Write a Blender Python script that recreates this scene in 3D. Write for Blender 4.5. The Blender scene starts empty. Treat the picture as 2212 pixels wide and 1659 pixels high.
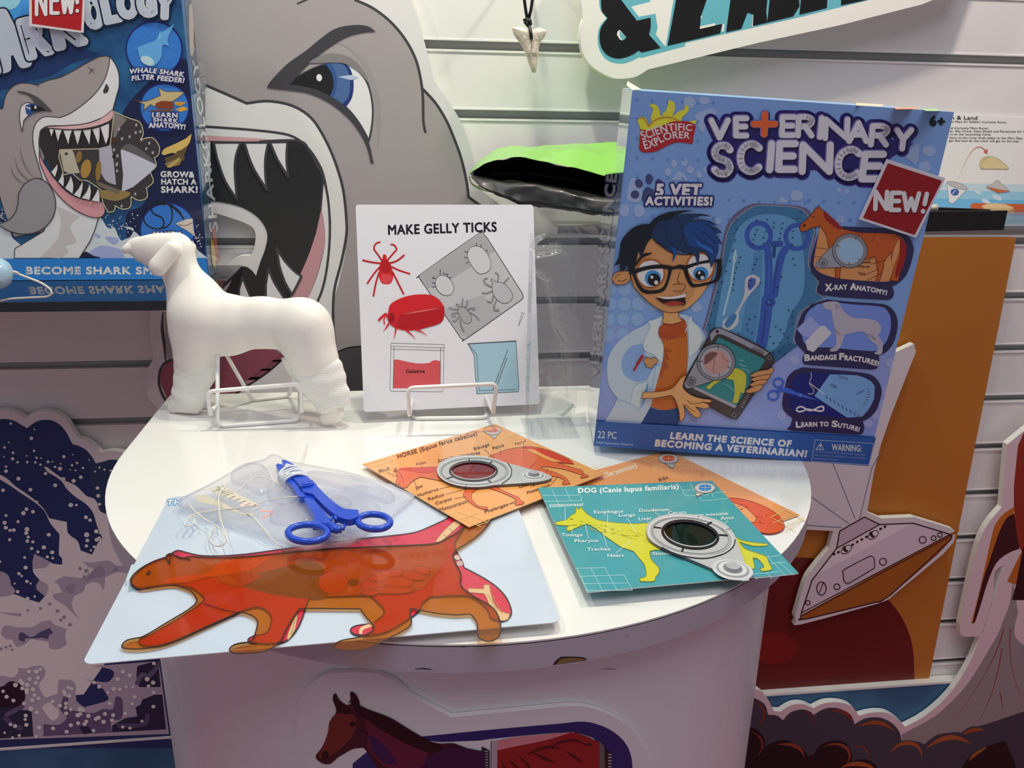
import bpy, bmesh, math, random
import numpy as np
from mathutils import Vector, Matrix, geometry, noise

# ------------------------------------------------------------------ camera, world, lights, exposure
SC = bpy.context.scene
COL = SC.collection
SC.view_settings.view_transform = 'Standard'
SC.view_settings.look = 'None'
SC.view_settings.gamma = 1.0
SC.view_settings.use_curve_mapping = False
SC.view_settings.exposure = EXPOSURE = 0.0
W, H, F = 2212, 1659, 1781.41
YAW, PITCH, ROLL = 0.12757, 0.3252, -0.01891
CAM = np.array([0.0, -1.0376, 1.20457])
_fw = np.array([math.sin(YAW)*math.cos(PITCH), math.cos(YAW)*math.cos(PITCH), -math.sin(PITCH)])
_rt = np.array([math.cos(YAW), -math.sin(YAW), 0.0])
_dn = np.cross(_fw, _rt)
RT = math.cos(ROLL)*_rt + math.sin(ROLL)*_dn
DN = -math.sin(ROLL)*_rt + math.cos(ROLL)*_dn
cam_data = bpy.data.cameras.new('camera')
cam = bpy.data.objects.new('camera', cam_data)
COL.objects.link(cam)
cam_data.sensor_width = 36.0
cam_data.lens = 36.0*F/W
cam_data.clip_start = 0.02
cam.matrix_world = Matrix(((RT[0], -DN[0], -_fw[0], CAM[0]), (RT[1], -DN[1], -_fw[1], CAM[1]), (RT[2], -DN[2], -_fw[2], CAM[2]), (0, 0, 0, 1)))
SC.camera = cam

wd = bpy.data.worlds.new('hall')
SC.world = wd
wd.use_nodes = True
wd.node_tree.nodes['Background'].inputs[0].default_value = (0.80, 0.77, 0.86, 1)
wd.node_tree.nodes['Background'].inputs[1].default_value = 0.25

def lamp(name, kind, loc, to, energy, color, size=0.1, size_y=None, angle=None, blend=0.3):
    d = bpy.data.lights.new(name, kind)
    d.energy = energy
    d.color = color
    if kind == 'AREA':
        d.size = size
        if size_y:
            d.shape = 'RECTANGLE'
            d.size_y = size_y
    else:
        d.shadow_soft_size = size
    if kind == 'SPOT':
        d.spot_size = math.radians(angle or 90)
        d.spot_blend = blend
    o = bpy.data.objects.new(name, d)
    COL.objects.link(o)
    o.location = loc
    o.rotation_euler = (Vector(to)-Vector(loc)).to_track_quat('-Z', 'Y').to_euler()
    return o
# booth lamps on arms just in front of the wall (one greenish white, one rosy); hall lights high up
lamp('booth_lamp', 'SPOT', (-0.55, -0.24, 1.98), (-0.35, -0.14, 0.9), 11, (1.0, 0.97, 0.90), 0.025, angle=120, blend=.7)
lamp('booth_lamp', 'SPOT', (0.02, -0.26, 1.92), (0.10, -0.10, 1.0), 14, (0.94, 1.0, 0.74), 0.025, angle=120, blend=.7)
lamp('booth_lamp', 'SPOT', (0.56, -0.26, 1.92), (0.42, -0.10, 1.0), 15, (1.0, 0.86, 0.76), 0.025, angle=120, blend=.7)
lamp('hall_light', 'AREA', (0.2, -1.8, 3.6), (0, -0.5, 0.6), 28, (0.95, 0.95, 1.0), 1.6)


# ------------------------------------------------------------------ helpers
def ray(x, y):
    return RT*((x-W/2)/F) + DN*((y-H/2)/F) + _fw
def on_y(x, y, Y=0.0):
    d = ray(x, y)
    return Vector(CAM + d*((Y-CAM[1])/d[1]))
def to_px(P):
    q = np.array(P)-CAM
    z = q.dot(_fw)
    return (W/2+F*q.dot(RT)/z, H/2+F*q.dot(DN)/z)
def clip_to(q, C):
    """cut polygon q to the convex outline C"""
    ar = sum(a[0]*b[1]-a[1]*b[0] for a, b in zip(C, C[1:]+C[:1]))
    for a, b in zip(C, C[1:]+C[:1]):
        o = []
        sd = lambda p: ((b[0]-a[0])*(p[1]-a[1])-(b[1]-a[1])*(p[0]-a[0]))*(1 if ar > 0 else -1)
        for p, r in zip(q, q[1:]+q[:1]):
            s1, s2 = sd(p), sd(r)
            if s1 >= 0: o.append(p)
            if (s1 >= 0) != (s2 >= 0):
                t = s1/(s1-s2); o.append((p[0]+t*(r[0]-p[0]), p[1]+t*(r[1]-p[1])))
        q = o
        if len(q) < 3: return []
    return q
def face_px(M, w, h, z=0.0):
    return [to_px(M @ Vector(p)) for p in ((0, 0, z), (w, 0, z), (w, h, z), (0, h, z))]
def on_z(x, y, Z):
    d = ray(x, y)
    return Vector(CAM + d*((Z-CAM[2])/d[2]))
def lin(h):
    h = h.lstrip('#')
    if len(h) == 3:
        h = ''.join(c*2 for c in h)
    o = []
    for i in (0, 2, 4):
        c = int(h[i:i+2], 16)/255
        o.append(c/12.92 if c <= 0.04045 else ((c+0.055)/1.055)**2.4)
    return o
MATS = {}
def mat(h, rough=0.5, gain=1.0, metal=0.0, coat=0.0, bump=None, noise_col=None, spec=0.5, trans=None, alpha=1.0, emit=0.0):
    """h = colour; bump = (scale, strength); noise_col = (scale, other colour, amount); alpha < 1 = a clear sheet"""
    key = (h, rough, gain, metal, coat, bump, noise_col, spec, alpha)
    if key in MATS:
        return MATS[key]
    m = bpy.data.materials.new('m_'+h.lstrip('#'))
    m.use_nodes = True
    nt = m.node_tree
    b = nt.nodes['Principled BSDF']
    c = [min(0.93, v*gain) for v in lin(h)]
    b.inputs['Base Color'].default_value = (*c, 1)
    b.inputs['Roughness'].default_value = rough
    b.inputs['Metallic'].default_value = metal
    b.inputs['Coat Weight'].default_value = coat
    b.inputs['Coat Roughness'].default_value = 0.08
    b.inputs['Specular IOR Level'].default_value = spec
    if noise_col or bump:
        tc = nt.nodes.new('ShaderNodeTexCoord')
    if noise_col:
        n = nt.nodes.new('ShaderNodeTexNoise')
        n.inputs['Scale'].default_value = noise_col[0]
        n.inputs['Detail'].default_value = 6
        nt.links.new(tc.outputs['Object'], n.inputs['Vector'])
        r = nt.nodes.new('ShaderNodeValToRGB')
        r.color_ramp.elements[0].position = 0.38
        r.color_ramp.elements[1].position = 0.66
        nt.links.new(n.outputs['Fac'], r.inputs['Fac'])
        mx = nt.nodes.new('ShaderNodeMix')
        mx.data_type = 'RGBA'
        mu = nt.nodes.new('ShaderNodeMath')
        mu.operation = 'MULTIPLY'
        mu.inputs[1].default_value = noise_col[2]
        nt.links.new(r.outputs['Color'], mu.inputs[0])
        nt.links.new(mu.outputs[0], mx.inputs[0])
        mx.inputs[6].default_value = (*c, 1)
        mx.inputs[7].default_value = (*[min(.93, v*gain) for v in lin(noise_col[1])], 1)
        nt.links.new(mx.outputs[2], b.inputs['Base Color'])
    if bump:
        n2 = nt.nodes.new('ShaderNodeTexNoise')
        n2.inputs['Scale'].default_value = bump[0]
        n2.inputs['Detail'].default_value = 4
        nt.links.new(tc.outputs['Object'], n2.inputs['Vector'])
        bp = nt.nodes.new('ShaderNodeBump')
        bp.inputs['Strength'].default_value = bump[1]
        bp.inputs['Distance'].default_value = 0.002
        nt.links.new(n2.outputs['Fac'], bp.inputs['Height'])
        nt.links.new(bp.outputs['Normal'], b.inputs['Normal'])
    if alpha < 1:
        b.inputs['Alpha'].default_value = alpha
    MATS[key] = m
    return m
def clear_mat(name, tint='ffffff', body=0.05, body_col='ffffff', gloss=0.12, rough=0.06, ior=1.45):
    """a thin transparent sheet: see-through, a little milky, with mirror highlights"""
    if name in MATS:
        return MATS[name]
    m = bpy.data.materials.new(name)
    m.use_nodes = True
    nt = m.node_tree
    nt.nodes.clear()
    out = nt.nodes.new('ShaderNodeOutputMaterial')
    t = nt.nodes.new('ShaderNodeBsdfTransparent')
    t.inputs[0].default_value = (*lin(tint), 1)
    d = nt.nodes.new('ShaderNodeBsdfDiffuse')
    d.inputs[0].default_value = (*lin(body_col), 1)
    tl = nt.nodes.new('ShaderNodeBsdfTranslucent')
    tl.inputs[0].default_value = (*lin(body_col), 1)
    db = nt.nodes.new('ShaderNodeMixShader')
    nt.links.new(d.outputs[0], db.inputs[1])
    nt.links.new(tl.outputs[0], db.inputs[2])
    g = nt.nodes.new('ShaderNodeBsdfGlossy')
    g.inputs['Roughness'].default_value = rough
    lw0 = nt.nodes.new('ShaderNodeLayerWeight')
    lw0.inputs['Blend'].default_value = .5
    lw = nt.nodes.new('ShaderNodeMath')
    lw.operation = 'POWER'
    lw.inputs[1].default_value = 4.0
    nt.links.new(lw0.outputs['Facing'], lw.inputs[0])
    ad = nt.nodes.new('ShaderNodeMath')
    ad.operation = 'MULTIPLY_ADD'
    ad.inputs[1].default_value = 0.7
    ad.inputs[2].default_value = gloss*0.6
    ad.use_clamp = True
    m1 = nt.nodes.new('ShaderNodeMixShader')
    m1.inputs[0].default_value = body
    m2 = nt.nodes.new('ShaderNodeMixShader')
    nt.links.new(t.outputs[0], m1.inputs[1])
    nt.links.new(db.outputs[0], m1.inputs[2])
    nt.links.new(lw.outputs[0], ad.inputs[0])
    nt.links.new(ad.outputs[0], m2.inputs[0])
    nt.links.new(m1.outputs[0], m2.inputs[1])
    nt.links.new(g.outputs[0], m2.inputs[2])
    nt.links.new(m2.outputs[0], out.inputs[0])
    MATS[name] = m
    return m

def link(name, me, parent=None, M=None):
    o = bpy.data.objects.new(name, me)
    COL.objects.link(o)
    if parent:
        o.parent = parent
    if M is not None:
        o.matrix_local = M
    return o
def tag(o, label=None, cat=None, group=None, kind=None):
    if label: o['label'] = label
    if cat: o['category'] = cat
    if group: o['group'] = group
    if kind: o['kind'] = kind
    return o
def empty(name, M):
    o = bpy.data.objects.new(name, None)
    o.empty_display_size = 0.02
    COL.objects.link(o)
    o.matrix_world = M
    return o
def mesh_of(name, verts, faces, mats, parent=None, M=None, idx=None, smooth=False, recalc=False):
    """verts are in the object's own frame"""
    me = bpy.data.meshes.new(name)
    me.from_pydata([tuple(v) for v in verts], [], faces)
    for m in (mats if isinstance(mats, (list, tuple)) else [mats]):
        me.materials.append(m)
    if idx is not None:
        me.polygons.foreach_set('material_index', idx)
    if recalc:
        bm = bmesh.new(); bm.from_mesh(me)
        bmesh.ops.recalc_face_normals(bm, faces=bm.faces)
        bm.to_mesh(me); bm.free()
    if smooth:
        me.polygons.foreach_set('use_smooth', [True]*len(me.polygons))
    me.update()
    return link(name, me, parent, M)
class MB:
    """collects pieces into ONE mesh"""
    def __init__(s):
        s.v, s.f, s.i, s.m = [], [], [], []
    def mi(s, m):
        if m not in s.m: s.m.append(m)
        return s.m.index(m)
    def add(s, v, f, m):
        b = len(s.v); k = s.mi(m)
        s.v += [tuple(p) for p in v]
        s.f += [tuple(b+j for j in q) for q in f]
        s.i += [k]*len(f)
    def box(s, x0, x1, y0, y1, z0, z1, m):
        s.add([(x0,y0,z0),(x1,y0,z0),(x1,y1,z0),(x0,y1,z0),(x0,y0,z1),(x1,y0,z1),(x1,y1,z1),(x0,y1,z1)],
              [(3,2,1,0),(4,5,6,7),(0,1,5,4),(1,2,6,5),(2,3,7,6),(3,0,4,7)], m)
    def tube(s, pts, r, m, n=8, closed=False):
        pts = [Vector(p) for p in pts]
        rr = r if isinstance(r, (list, tuple)) else [r]*len(pts)
        N = len(pts); rings = []; up = None
        for i in range(N):
            a = pts[(i-1) % N] if (i or closed) else pts[0]
            b = pts[(i+1) % N] if (i < N-1 or closed) else pts[-1]
            t = (b-a).normalized()
            if up is None:
                up = t.orthogonal().normalized()
            up = (up - t*up.dot(t))
            up = up.normalized() if up.length > 1e-9 else t.orthogonal().normalized()
            w = t.cross(up)
            rings.append([pts[i]+(up*math.cos(q)+w*math.sin(q))*rr[i] for q in [2*math.pi*j/n for j in range(n)]])
        v = [p for ring in rings for p in ring]
        f = []
        for i in range(N if closed else N-1):
            i2 = (i+1) % N
            for j in range(n):
                j2 = (j+1) % n
                f.append((i*n+j, i*n+j2, i2*n+j2, i2*n+j))
        if not closed:
            f.append(tuple(range(n))[::-1]); f.append(tuple((N-1)*n+j for j in range(n)))
        s.add(v, f, m)
    def build(s, name, parent=None, M=None, smooth=False, inv=None):
        v = s.v if inv is None else [inv @ Vector(p) for p in s.v]
        o = mesh_of(name, v, s.f, s.m, parent, M, s.i, smooth)
        return o

def cat_rom(p, n=6, closed=True):
    p = [np.array(q, float) for q in p]; N = len(p); o = []
    for i in range(N if closed else N-1):
        if closed:
            a, b, c, d = p[i-1], p[i], p[(i+1) % N], p[(i+2) % N]
        else:
            a, b, c, d = p[max(i-1, 0)], p[i], p[i+1], p[min(i+2, N-1)]
        for k in range(n):
            t = k/n
            o.append(0.5*((2*b)+(-a+c)*t+(2*a-5*b+4*c-d)*t*t+(-a+3*b-3*c+d)*t**3))
    if not closed:
        o.append(p[-1])
    return o
def pts_of(s):
    """'x,y x,y ...' -> list of points; a trailing ! on a point keeps it a sharp corner"""
    return [tuple(float(v) for v in q.rstrip('!').split(',')) for q in s.split()]
def smooth_pts(s, n=6, closed=True):
    toks = s.split() if isinstance(s, str) else s
    if not isinstance(toks[0], str):
        return cat_rom(toks, n, closed)
    P = pts_of(s)
    sharp = [i for i, t in enumerate(toks) if t.endswith('!')]
    if not sharp:
        return cat_rom(P, n, closed)
    out = []
    if closed:
        N = len(P)
        for a, i in enumerate(sharp):
            j = sharp[(a+1) % len(sharp)]
            seg = [P[i]]
            k = i
            while True:
                k = (k+1) % N
                seg.append(P[k])
                if k == j: break
            out += cat_rom(seg, n, False)[:-1]
    else:
        cuts = sorted(set([0]+sharp+[len(P)-1]))
        for a, b in zip(cuts, cuts[1:]):
            out += cat_rom(P[a:b+1], n, False)[:-1]
        out.append(np.array(P[-1]))
    return out

# ------------------------------------------------------------------ surfaces that carry print
class Plane:
    def __init__(s, o, u, v):
        s.o, s.u, s.v = Vector(o), Vector(u).normalized(), Vector(v)
        s.v = (s.v - s.u*s.v.dot(s.u)).normalized()
        s.n = s.u.cross(s.v)
        s.M = Matrix((( s.u.x, s.v.x, s.n.x, s.o.x), (s.u.y, s.v.y, s.n.y, s.o.y), (s.u.z, s.v.z, s.n.z, s.o.z), (0, 0, 0, 1)))
        s.strip = None
    def at(s, x, y, n=0.0):
        """local coordinates of the surface point seen at photo pixel (x, y)"""
        d = ray(x, y)
        nn = np.array(s.n); oo = np.array(s.o)
        t = (oo-CAM).dot(nn)/d.dot(nn)
        p = CAM + d*t - oo
        return Vector((p.dot(np.array(s.u)), p.dot(np.array(s.v)), n))
    def world(s, x, y, n=0.0):
        return s.M @ s.at(x, y, n)
    def up(s, k):
        return Plane(s.o+s.n*k, s.u, s.v)
class Cyl:
    """vertical cylinder surface; local frame = world"""
    def __init__(s, cx, cy, r):
        s.c, s.r = (cx, cy), r
        s.M = Matrix.Identity(4)
        s.strip = 14
    def at(s, x, y, n=0.0):
        d = ray(x, y)
        ox, oy = CAM[0]-s.c[0], CAM[1]-s.c[1]
        a = d[0]**2+d[1]**2; b = ox*d[0]+oy*d[1]; c = ox*ox+oy*oy-s.r**2
        q = b*b-a*c
        t = (-b-math.sqrt(max(q, 0)))/a
        p = CAM+d*t
        k = (s.r+n)/s.r
        return Vector((s.c[0]+(p[0]-s.c[0])*k, s.c[1]+(p[1]-s.c[1])*k, p[2]))
STEP = 0.00006
_glyph = {}
def glyphs(txt, bold=0.0, shear=0.0, space=0.0):
    """filled outline of a line of text from Blender's built-in font: verts, tris, boundary loops"""
    key = (txt, bold, shear, space)
    if key in _glyph:
        return _glyph[key]
    cu = bpy.data.curves.new('t', 'FONT')
    cu.body = txt
    cu.size = 1.0
    cu.offset = bold
    cu.shear = shear
    cu.resolution_u = 4
    cu.fill_mode = 'FRONT'
    cu.space_character = 1.0+space*2.6
    o = bpy.data.objects.new('t', cu)
    COL.objects.link(o)
    bpy.context.view_layer.update()
    me = bpy.data.meshes.new_from_object(o.evaluated_get(bpy.context.evaluated_depsgraph_get()))
    v = [(p.co.x, p.co.y) for p in me.vertices]
    f = [tuple(p.vertices) for p in me.polygons]
    cnt = {}
    for q in f:
        for a, b in zip(q, q[1:]+q[:1]):
            cnt.setdefault((min(a, b), max(a, b)), []).append((a, b))
    ed = [e[0] for e in cnt.values() if len(e) == 1]
    bpy.data.objects.remove(o)
    bpy.data.meshes.remove(me)
    bpy.data.curves.remove(cu)
    _glyph[key] = (v, f, ed)
    return _glyph[key]
CAPH = None
class Art:
    """flat print: pieces given in photo pixels (or in the pixels of a crop: origin + scale), laid on a surface in thin layers"""
    def __init__(s, surf, crop=(0, 0, 1), gain=1.0, rough=0.45, coat=0.0, base=1):
        s.s, s.c, s.gain, s.rough, s.coat = surf, crop, gain, rough, coat
        s.mb = MB(); s.bb = []; s.base = base; s.noise = None; s.clip = None
    def crop(s, *c):
        s.c = c; return s
    def m(s, h):
        if not isinstance(h, str): return h
        return mat(h, s.rough, s.gain, coat=s.coat, noise_col=s.noise)
    def px(s, p):
        return (s.c[0]+p[0]/s.c[2], s.c[1]+p[1]/s.c[2])
    def lev(s, P, lift=0):
        xs = [p[0] for p in P]; ys = [p[1] for p in P]
        b = (min(xs), min(ys), max(xs), max(ys))
        l = s.base
        for q in s.bb:
            if q[4] >= l and q[0] < b[2] and q[2] > b[0] and q[1] < b[3] and q[3] > b[1]:
                l = q[4]+1
        l += lift
        s.bb.append((*b, l))
        return l*STEP
    def _fill(s, P, z, m, holes=()):
        st = s.s.strip
        rings = [[(float(p[0]), float(p[1])) for p in R] for R in [P, *holes]]
        if s.clip and not holes:
            rings[0] = clip_to(rings[0], s.clip)
            if len(rings[0]) < 3: return
        if st:
            x0 = min(p[0] for p in P); x1 = max(p[0] for p in P)
            k = x0
            while k < x1:
                q = rings[0]
                for lim, sg in ((k, 1), (k+st, -1)):
                    o = []
                    for a, b in zip(q, q[1:]+q[:1]):
                        ia, ib = (a[0]-lim)*sg >= 0, (b[0]-lim)*sg >= 0
                        if ia: o.append(a)
                        if ia != ib:
                            t = (lim-a[0])/(b[0]-a[0])
                            o.append((lim, a[1]+t*(b[1]-a[1])))
                    q = o
                    if not q: break
                if len(q) > 2: s._tri([q], z, m)
                k += st
        else:
            s._tri(rings, z, m)
    def _tri(s, rings, z, m):
        flat = [p for r in rings for p in r]
        T = geometry.tessellate_polygon([[Vector((p[0], p[1], 0)) for p in r] for r in rings])
        V = [s.s.at(p[0], p[1], z) for p in flat]
        f = []
        for a, b, c in T:
            A, B, C = flat[a], flat[b], flat[c]
            cr = (B[0]-A[0])*(C[1]-A[1])-(B[1]-A[1])*(C[0]-A[0])
            if abs(cr) < 1e-9: continue
            f.append((a, b, c) if cr < 0 else (a, c, b))
        s.mb.add(V, f, m)
    def poly(s, pts, col, sm=0, holes=(), line=None, lw=2, lift=0):
        """filled shape; sm = smoothing steps; line = outline colour"""
        P = [s.px(p) for p in (smooth_pts(pts, sm) if sm else (pts_of(pts) if isinstance(pts, str) else pts))]
        Hs = [[s.px(p) for p in (smooth_pts(h, sm) if sm else pts_of(h))] for h in holes]
        s._fill(P, s.lev(P, lift), s.m(col), Hs)
        if line:
            s._stroke(P, lw/s.c[2], line, True)
            for h in Hs: s._stroke(h, lw/s.c[2], line, True)
        return s
    def ell(s, x, y, rx, ry, col, rot=0, n=28, line=None, lw=2, hole=None):
        a = math.radians(rot); ca, sa = math.cos(a), math.sin(a)
        def ring(k):
            return [s.px((x+ca*rx*k*math.cos(t)-sa*ry*k*math.sin(t), y+sa*rx*k*math.cos(t)+ca*ry*k*math.sin(t))) for t in [2*math.pi*i/n for i in range(n)]]
        P = ring(1)
        s._fill(P, s.lev(P), s.m(col), [ring(hole)] if hole else [])
        if line: s._stroke(P, lw/s.c[2], line, True)
        return s
    def _stroke(s, P, w, col, closed=False, taper=None, caps=True, z=None):
        m = s.m(col)
        if z is None:
            z = s.lev([(p[0]-w, p[1]-w) for p in P]+[(p[0]+w, p[1]+w) for p in P])
        N = len(P)
        ws = []
        for i in range(N):
            t = i/max(1, N-1)
            k = 1.0
            if taper == 'both': k = max(0.08, math.sin(math.pi*t))
            elif taper == 'end': k = max(0.08, 1-t)
            elif taper == 'start': k = max(0.08, t)
            elif taper == 'belly': k = 0.35+0.65*math.sin(math.pi*t)
            ws.append(w*k/2)
        segs = range(N if closed else N-1)
        for i in segs:
            a, b = P[i], P[(i+1) % N]
            wa, wb = ws[i], ws[(i+1) % N]
            dx, dy = b[0]-a[0], b[1]-a[1]
            L = math.hypot(dx, dy)
            if L < 1e-6: continue
            nx, ny = -dy/L, dx/L
            zz = z+(i % 3)*1.5e-6
            q = [(a[0]+nx*wa, a[1]+ny*wa), (b[0]+nx*wb, b[1]+ny*wb), (b[0]-nx*wb, b[1]-ny*wb), (a[0]-nx*wa, a[1]-ny*wa)]
            V = [s.s.at(p[0], p[1], zz) for p in q]
            s.mb.add(V, [(0, 1, 2, 3)], m)
        for i in range(N):
            if not caps and not closed and i in (0, N-1): continue
            r = ws[i]
            if r*s.c[2] < 0.25: continue
            k = 6 if r < 2 else (10 if r < 6 else 16)
            q = [(P[i][0]+r*math.cos(t), P[i][1]-r*math.sin(t)) for t in [2*math.pi*j/k for j in range(k)]]
            zz = z+4.5e-6+(i % 3)*1.5e-6
            s.mb.add([s.s.at(p[0], p[1], zz) for p in q], [tuple(range(k))], m)
    def line(s, pts, w, col, sm=0, closed=False, taper=None, caps=True):
        Q = smooth_pts(pts, sm, closed) if sm else (pts_of(pts) if isinstance(pts, str) else pts)
        s._stroke([s.px(p) for p in Q], w/s.c[2], col, closed, taper, caps)
        return s
    def text(s, txt, base, h, col, bold=0.0, shear=0.0, out=(), up=None, flip=False):
        """base: baseline points (first letter's left .. last letter's right); h: cap height (or a pair left, right); out = ((colour, width), ...) widest first"""
        global CAPH
        if CAPH is None:
            v = glyphs('H')[0]
            CAPH = max(p[1] for p in v)
        v, f, ed = glyphs(txt, 0.0, shear, bold)
        x0 = min(p[0] for p in v); x1 = max(p[0] for p in v)
        B = [s.px(p) for p in (pts_of(base) if isinstance(base, str) else base)]
        if len(B) > 2: B = [tuple(p) for p in cat_rom(B, 8, False)]
        cum = [0]
        for a, b in zip(B, B[1:]): cum.append(cum[-1]+math.hypot(b[0]-a[0], b[1]-a[1]))
        hh = h if isinstance(h, (tuple, list)) else (h, h)
        def mp(p):
            t = (p[0]-x0)/(x1-x0)
            d = t*cum[-1]
            i = 0
            while i < len(B)-2 and cum[i+1] < d: i += 1
            k = (d-cum[i])/max(1e-9, cum[i+1]-cum[i])
            a, b = B[i], B[i+1]
            bx, by = a[0]+(b[0]-a[0])*k, a[1]+(b[1]-a[1])*k
            if up: ux, uy = up
            else:
                L = math.hypot(b[0]-a[0], b[1]-a[1]); ux, uy = (b[1]-a[1])/L, -(b[0]-a[0])/L
            q = p[1]/CAPH*(hh[0]+(hh[1]-hh[0])*t)/s.c[2]
            return (bx+ux*q, by+uy*q)
        V = [mp(p) for p in v]
        xs = [p[0] for p in V]; ys = [p[1] for p in V]
        bw = bold/CAPH*(hh[0]+hh[1])/2/s.c[2]
        for oc, ow in list(out)+([(col, 0)] if bw > 0 else []):
            ow = ow/s.c[2]+bw; z = s.lev([(min(xs)-ow, min(ys)-ow), (max(xs)+ow, max(ys)+ow)])
            m = s.m(oc)
            for k, (a, b) in enumerate(ed):
                s._stroke([V[a], V[b]], ow*2, oc, z=z+(k % 5)*7e-6)
            s.mb.add([s.s.at(p[0], p[1], z) for p in V], [q if q_ccw(V, q) else q[::-1] for q in f], m)
        if bw <= 0:
            z = s.lev([(min(xs), min(ys)), (max(xs), max(ys))])
            s.mb.add([s.s.at(p[0], p[1], z) for p in V], [q if q_ccw(V, q) else q[::-1] for q in f], s.m(col))
        return s
    def letters(s, txt, quads, col, w, out=()):
        """hand-lettered rounded capitals: one (x, y, width, height, lean) per letter"""
        L = []
        for ch, (x, y, ww, hh, lean) in zip(txt, quads):
            for st in STROKES[ch]:
                L.append([s.px((x+p[0]*ww+lean*(p[1]-0)*hh*-0.01, y-p[1]*hh)) for p in (cat_rom(st[1:], 6, False) if st[0] else st[1:])])
        xs = [p[0] for l in L for p in l]; ys = [p[1] for l in L for p in l]
        for oc, ow, dx, dy in list(out)+[(col, w, 0, 0)]:
            z = s.lev([(min(xs)-ow, min(ys)-ow), (max(xs)+ow, max(ys)+ow)])
            for k, l in enumerate(L):
                s._stroke([(p[0]+dx/s.c[2], p[1]+dy/s.c[2]) for p in l], ow/s.c[2], oc, z=z+(k % 7)*9e-6)
        return s
    def build(s, name, parent=None, M=None, label=None):
        o = s.mb.build(name, parent, M)
        if label: o['label'] = label
        return o
def q_ccw(V, q):
    a, b, c = V[q[0]], V[q[1]], V[q[2]]
    return (b[0]-a[0])*(c[1]-a[1])-(b[1]-a[1])*(c[0]-a[0]) < 0
STROKES = {
 'V': [[0, (0, 1), (.5, 0), (1, 1)]], 'E': [[0, (1, 1), (0, 1), (0, 0), (1, 0)], [0, (0, .52), (.9, .52)]],
 'R': [[0, (0, 0), (0, 1)], [1, (0, 1), (.6, 1), (.95, .87), (.95, .66), (.6, .5), (0, .5)], [0, (.5, .5), (1, 0)]],
 'I': [[0, (.5, 0), (.5, 1)]], 'N': [[0, (0, 0), (0, 1), (1, 0), (1, 1)]], 'A': [[0, (0, 0), (.5, 1), (1, 0)], [0, (.22, .36), (.78, .36)]],
 'Y': [[0, (0, 1), (.5, .5), (1, 1)], [0, (.5, .5), (.5, 0)]], 'W': [[0, (0, 1), (.25, 0), (.5, .7), (.75, 0), (1, 1)]],
 'S': [[1, (1, .86), (.75, 1), (.3, 1), (.02, .8), (.15, .58), (.5, .5), (.85, .4), (1, .2), (.75, 0), (.3, 0), (0, .13)]],
 'C': [[1, (1, .86), (.75, .99), (.45, 1), (.12, .83), (0, .5), (.12, .17), (.45, 0), (.75, .01), (1, .14)]],
 '!': [[0, (.5, 1), (.5, .42)], [0, (.5, .02), (.5, 0)]], '+': [[0, (0, .5), (1, .5)], [0, (.5, 0), (.5, 1)]],
}
def slab(surf, pts, n0, n1, m_face, m_edge, name, parent=None, M=None, crop=(0, 0, 1), sm=0, holes=()):
    """a board cut to an outline: front at n1, back at n0 along the surface normal"""
    P = [(crop[0]+p[0]/crop[2], crop[1]+p[1]/crop[2]) for p in (smooth_pts(pts, sm) if sm else (pts_of(pts) if isinstance(pts, str) else pts))]
    Hs = [[(crop[0]+p[0]/crop[2], crop[1]+p[1]/crop[2]) for p in (smooth_pts(h, sm) if sm else pts_of(h))] for h in holes]
    a = Art(surf); a._fill(P, n1, m_face, Hs); a._fill(P, n0, m_face, Hs)
    for R in [P, *Hs]:
        N = len(R)
        v = [surf.at(p[0], p[1], n1) for p in R]+[surf.at(p[0], p[1], n0) for p in R]
        a.mb.add(v, [(i, (i+1) % N, N+(i+1) % N, N+i) for i in range(N)], m_edge)
    return a.mb.build(name, parent, M)
# ------------------------------------------------------------------ the setting: slatted wall, base band, floor
M_WALL = mat('f1efec', 0.32, bump=(3, 0.02))
M_LIP = mat('f4f2ee', 0.25)
M_GROOVE = mat('b9bcb9', 0.5)
Z0, PITCH_S = 1.27066, 0.0762
XL, XR = -1.1, 1.6
prof = []                     # (y, z, material) down the face of the wall
edges = []
ztop, zbot = 2.05, 0.0
mb = MB()
def strip(p, q, m):
    mb.add([(XL, p[0], p[1]), (XR, p[0], p[1]), (XR, q[0], q[1]), (XL, q[0], q[1])], [(3, 2, 1, 0)], m)
zprev = ztop
k = -int((ztop-Z0)/PITCH_S)
while True:
    zc = Z0-k*PITCH_S
    if zc < 0.03: break
    a, b = zc+0.0049, zc-0.0047
    strip((0, zprev), (0, a+0.0024), M_WALL)
    # upper lip of the insert, groove, lower lip
    strip((0, a+0.0024), (-0.0006, a+0.002), M_LIP); strip((-0.0006, a+0.002), (-0.0006, a), M_LIP); strip((-0.0006, a), (0.006, a), M_LIP)
    strip((0.006, a), (0.006, a+0.004), M_GROOVE); strip((0.006, a+0.004), (0.011, a+0.004), M_GROOVE)
    strip((0.011, a+0.004), (0.011, b-0.004), M_GROOVE)
    strip((0.011, b-0.004), (0.006, b-0.004), M_GROOVE); strip((0.006, b-0.004), (0.006, b), M_GROOVE)
    strip((0.006, b), (-0.0012, b), M_LIP); strip((-0.0012, b), (-0.0012, b-0.0026), M_LIP); strip((-0.0012, b-0.0026), (0, b-0.003), M_LIP)
    zprev = b-0.003
    k += 1
strip((0, zprev), (0, zbot), M_WALL)
mb.add([(XL, 0, ztop), (XR, 0, ztop), (XR, 0.03, ztop), (XL, 0.03, ztop), (XL, .03, 0), (XR, .03, 0)], [(0, 1, 2, 3), (3, 2, 5, 4)], M_WALL)
tag(mb.build('wall_back'), 'white slatted display wall with horizontal grooves', kind='structure')
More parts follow.
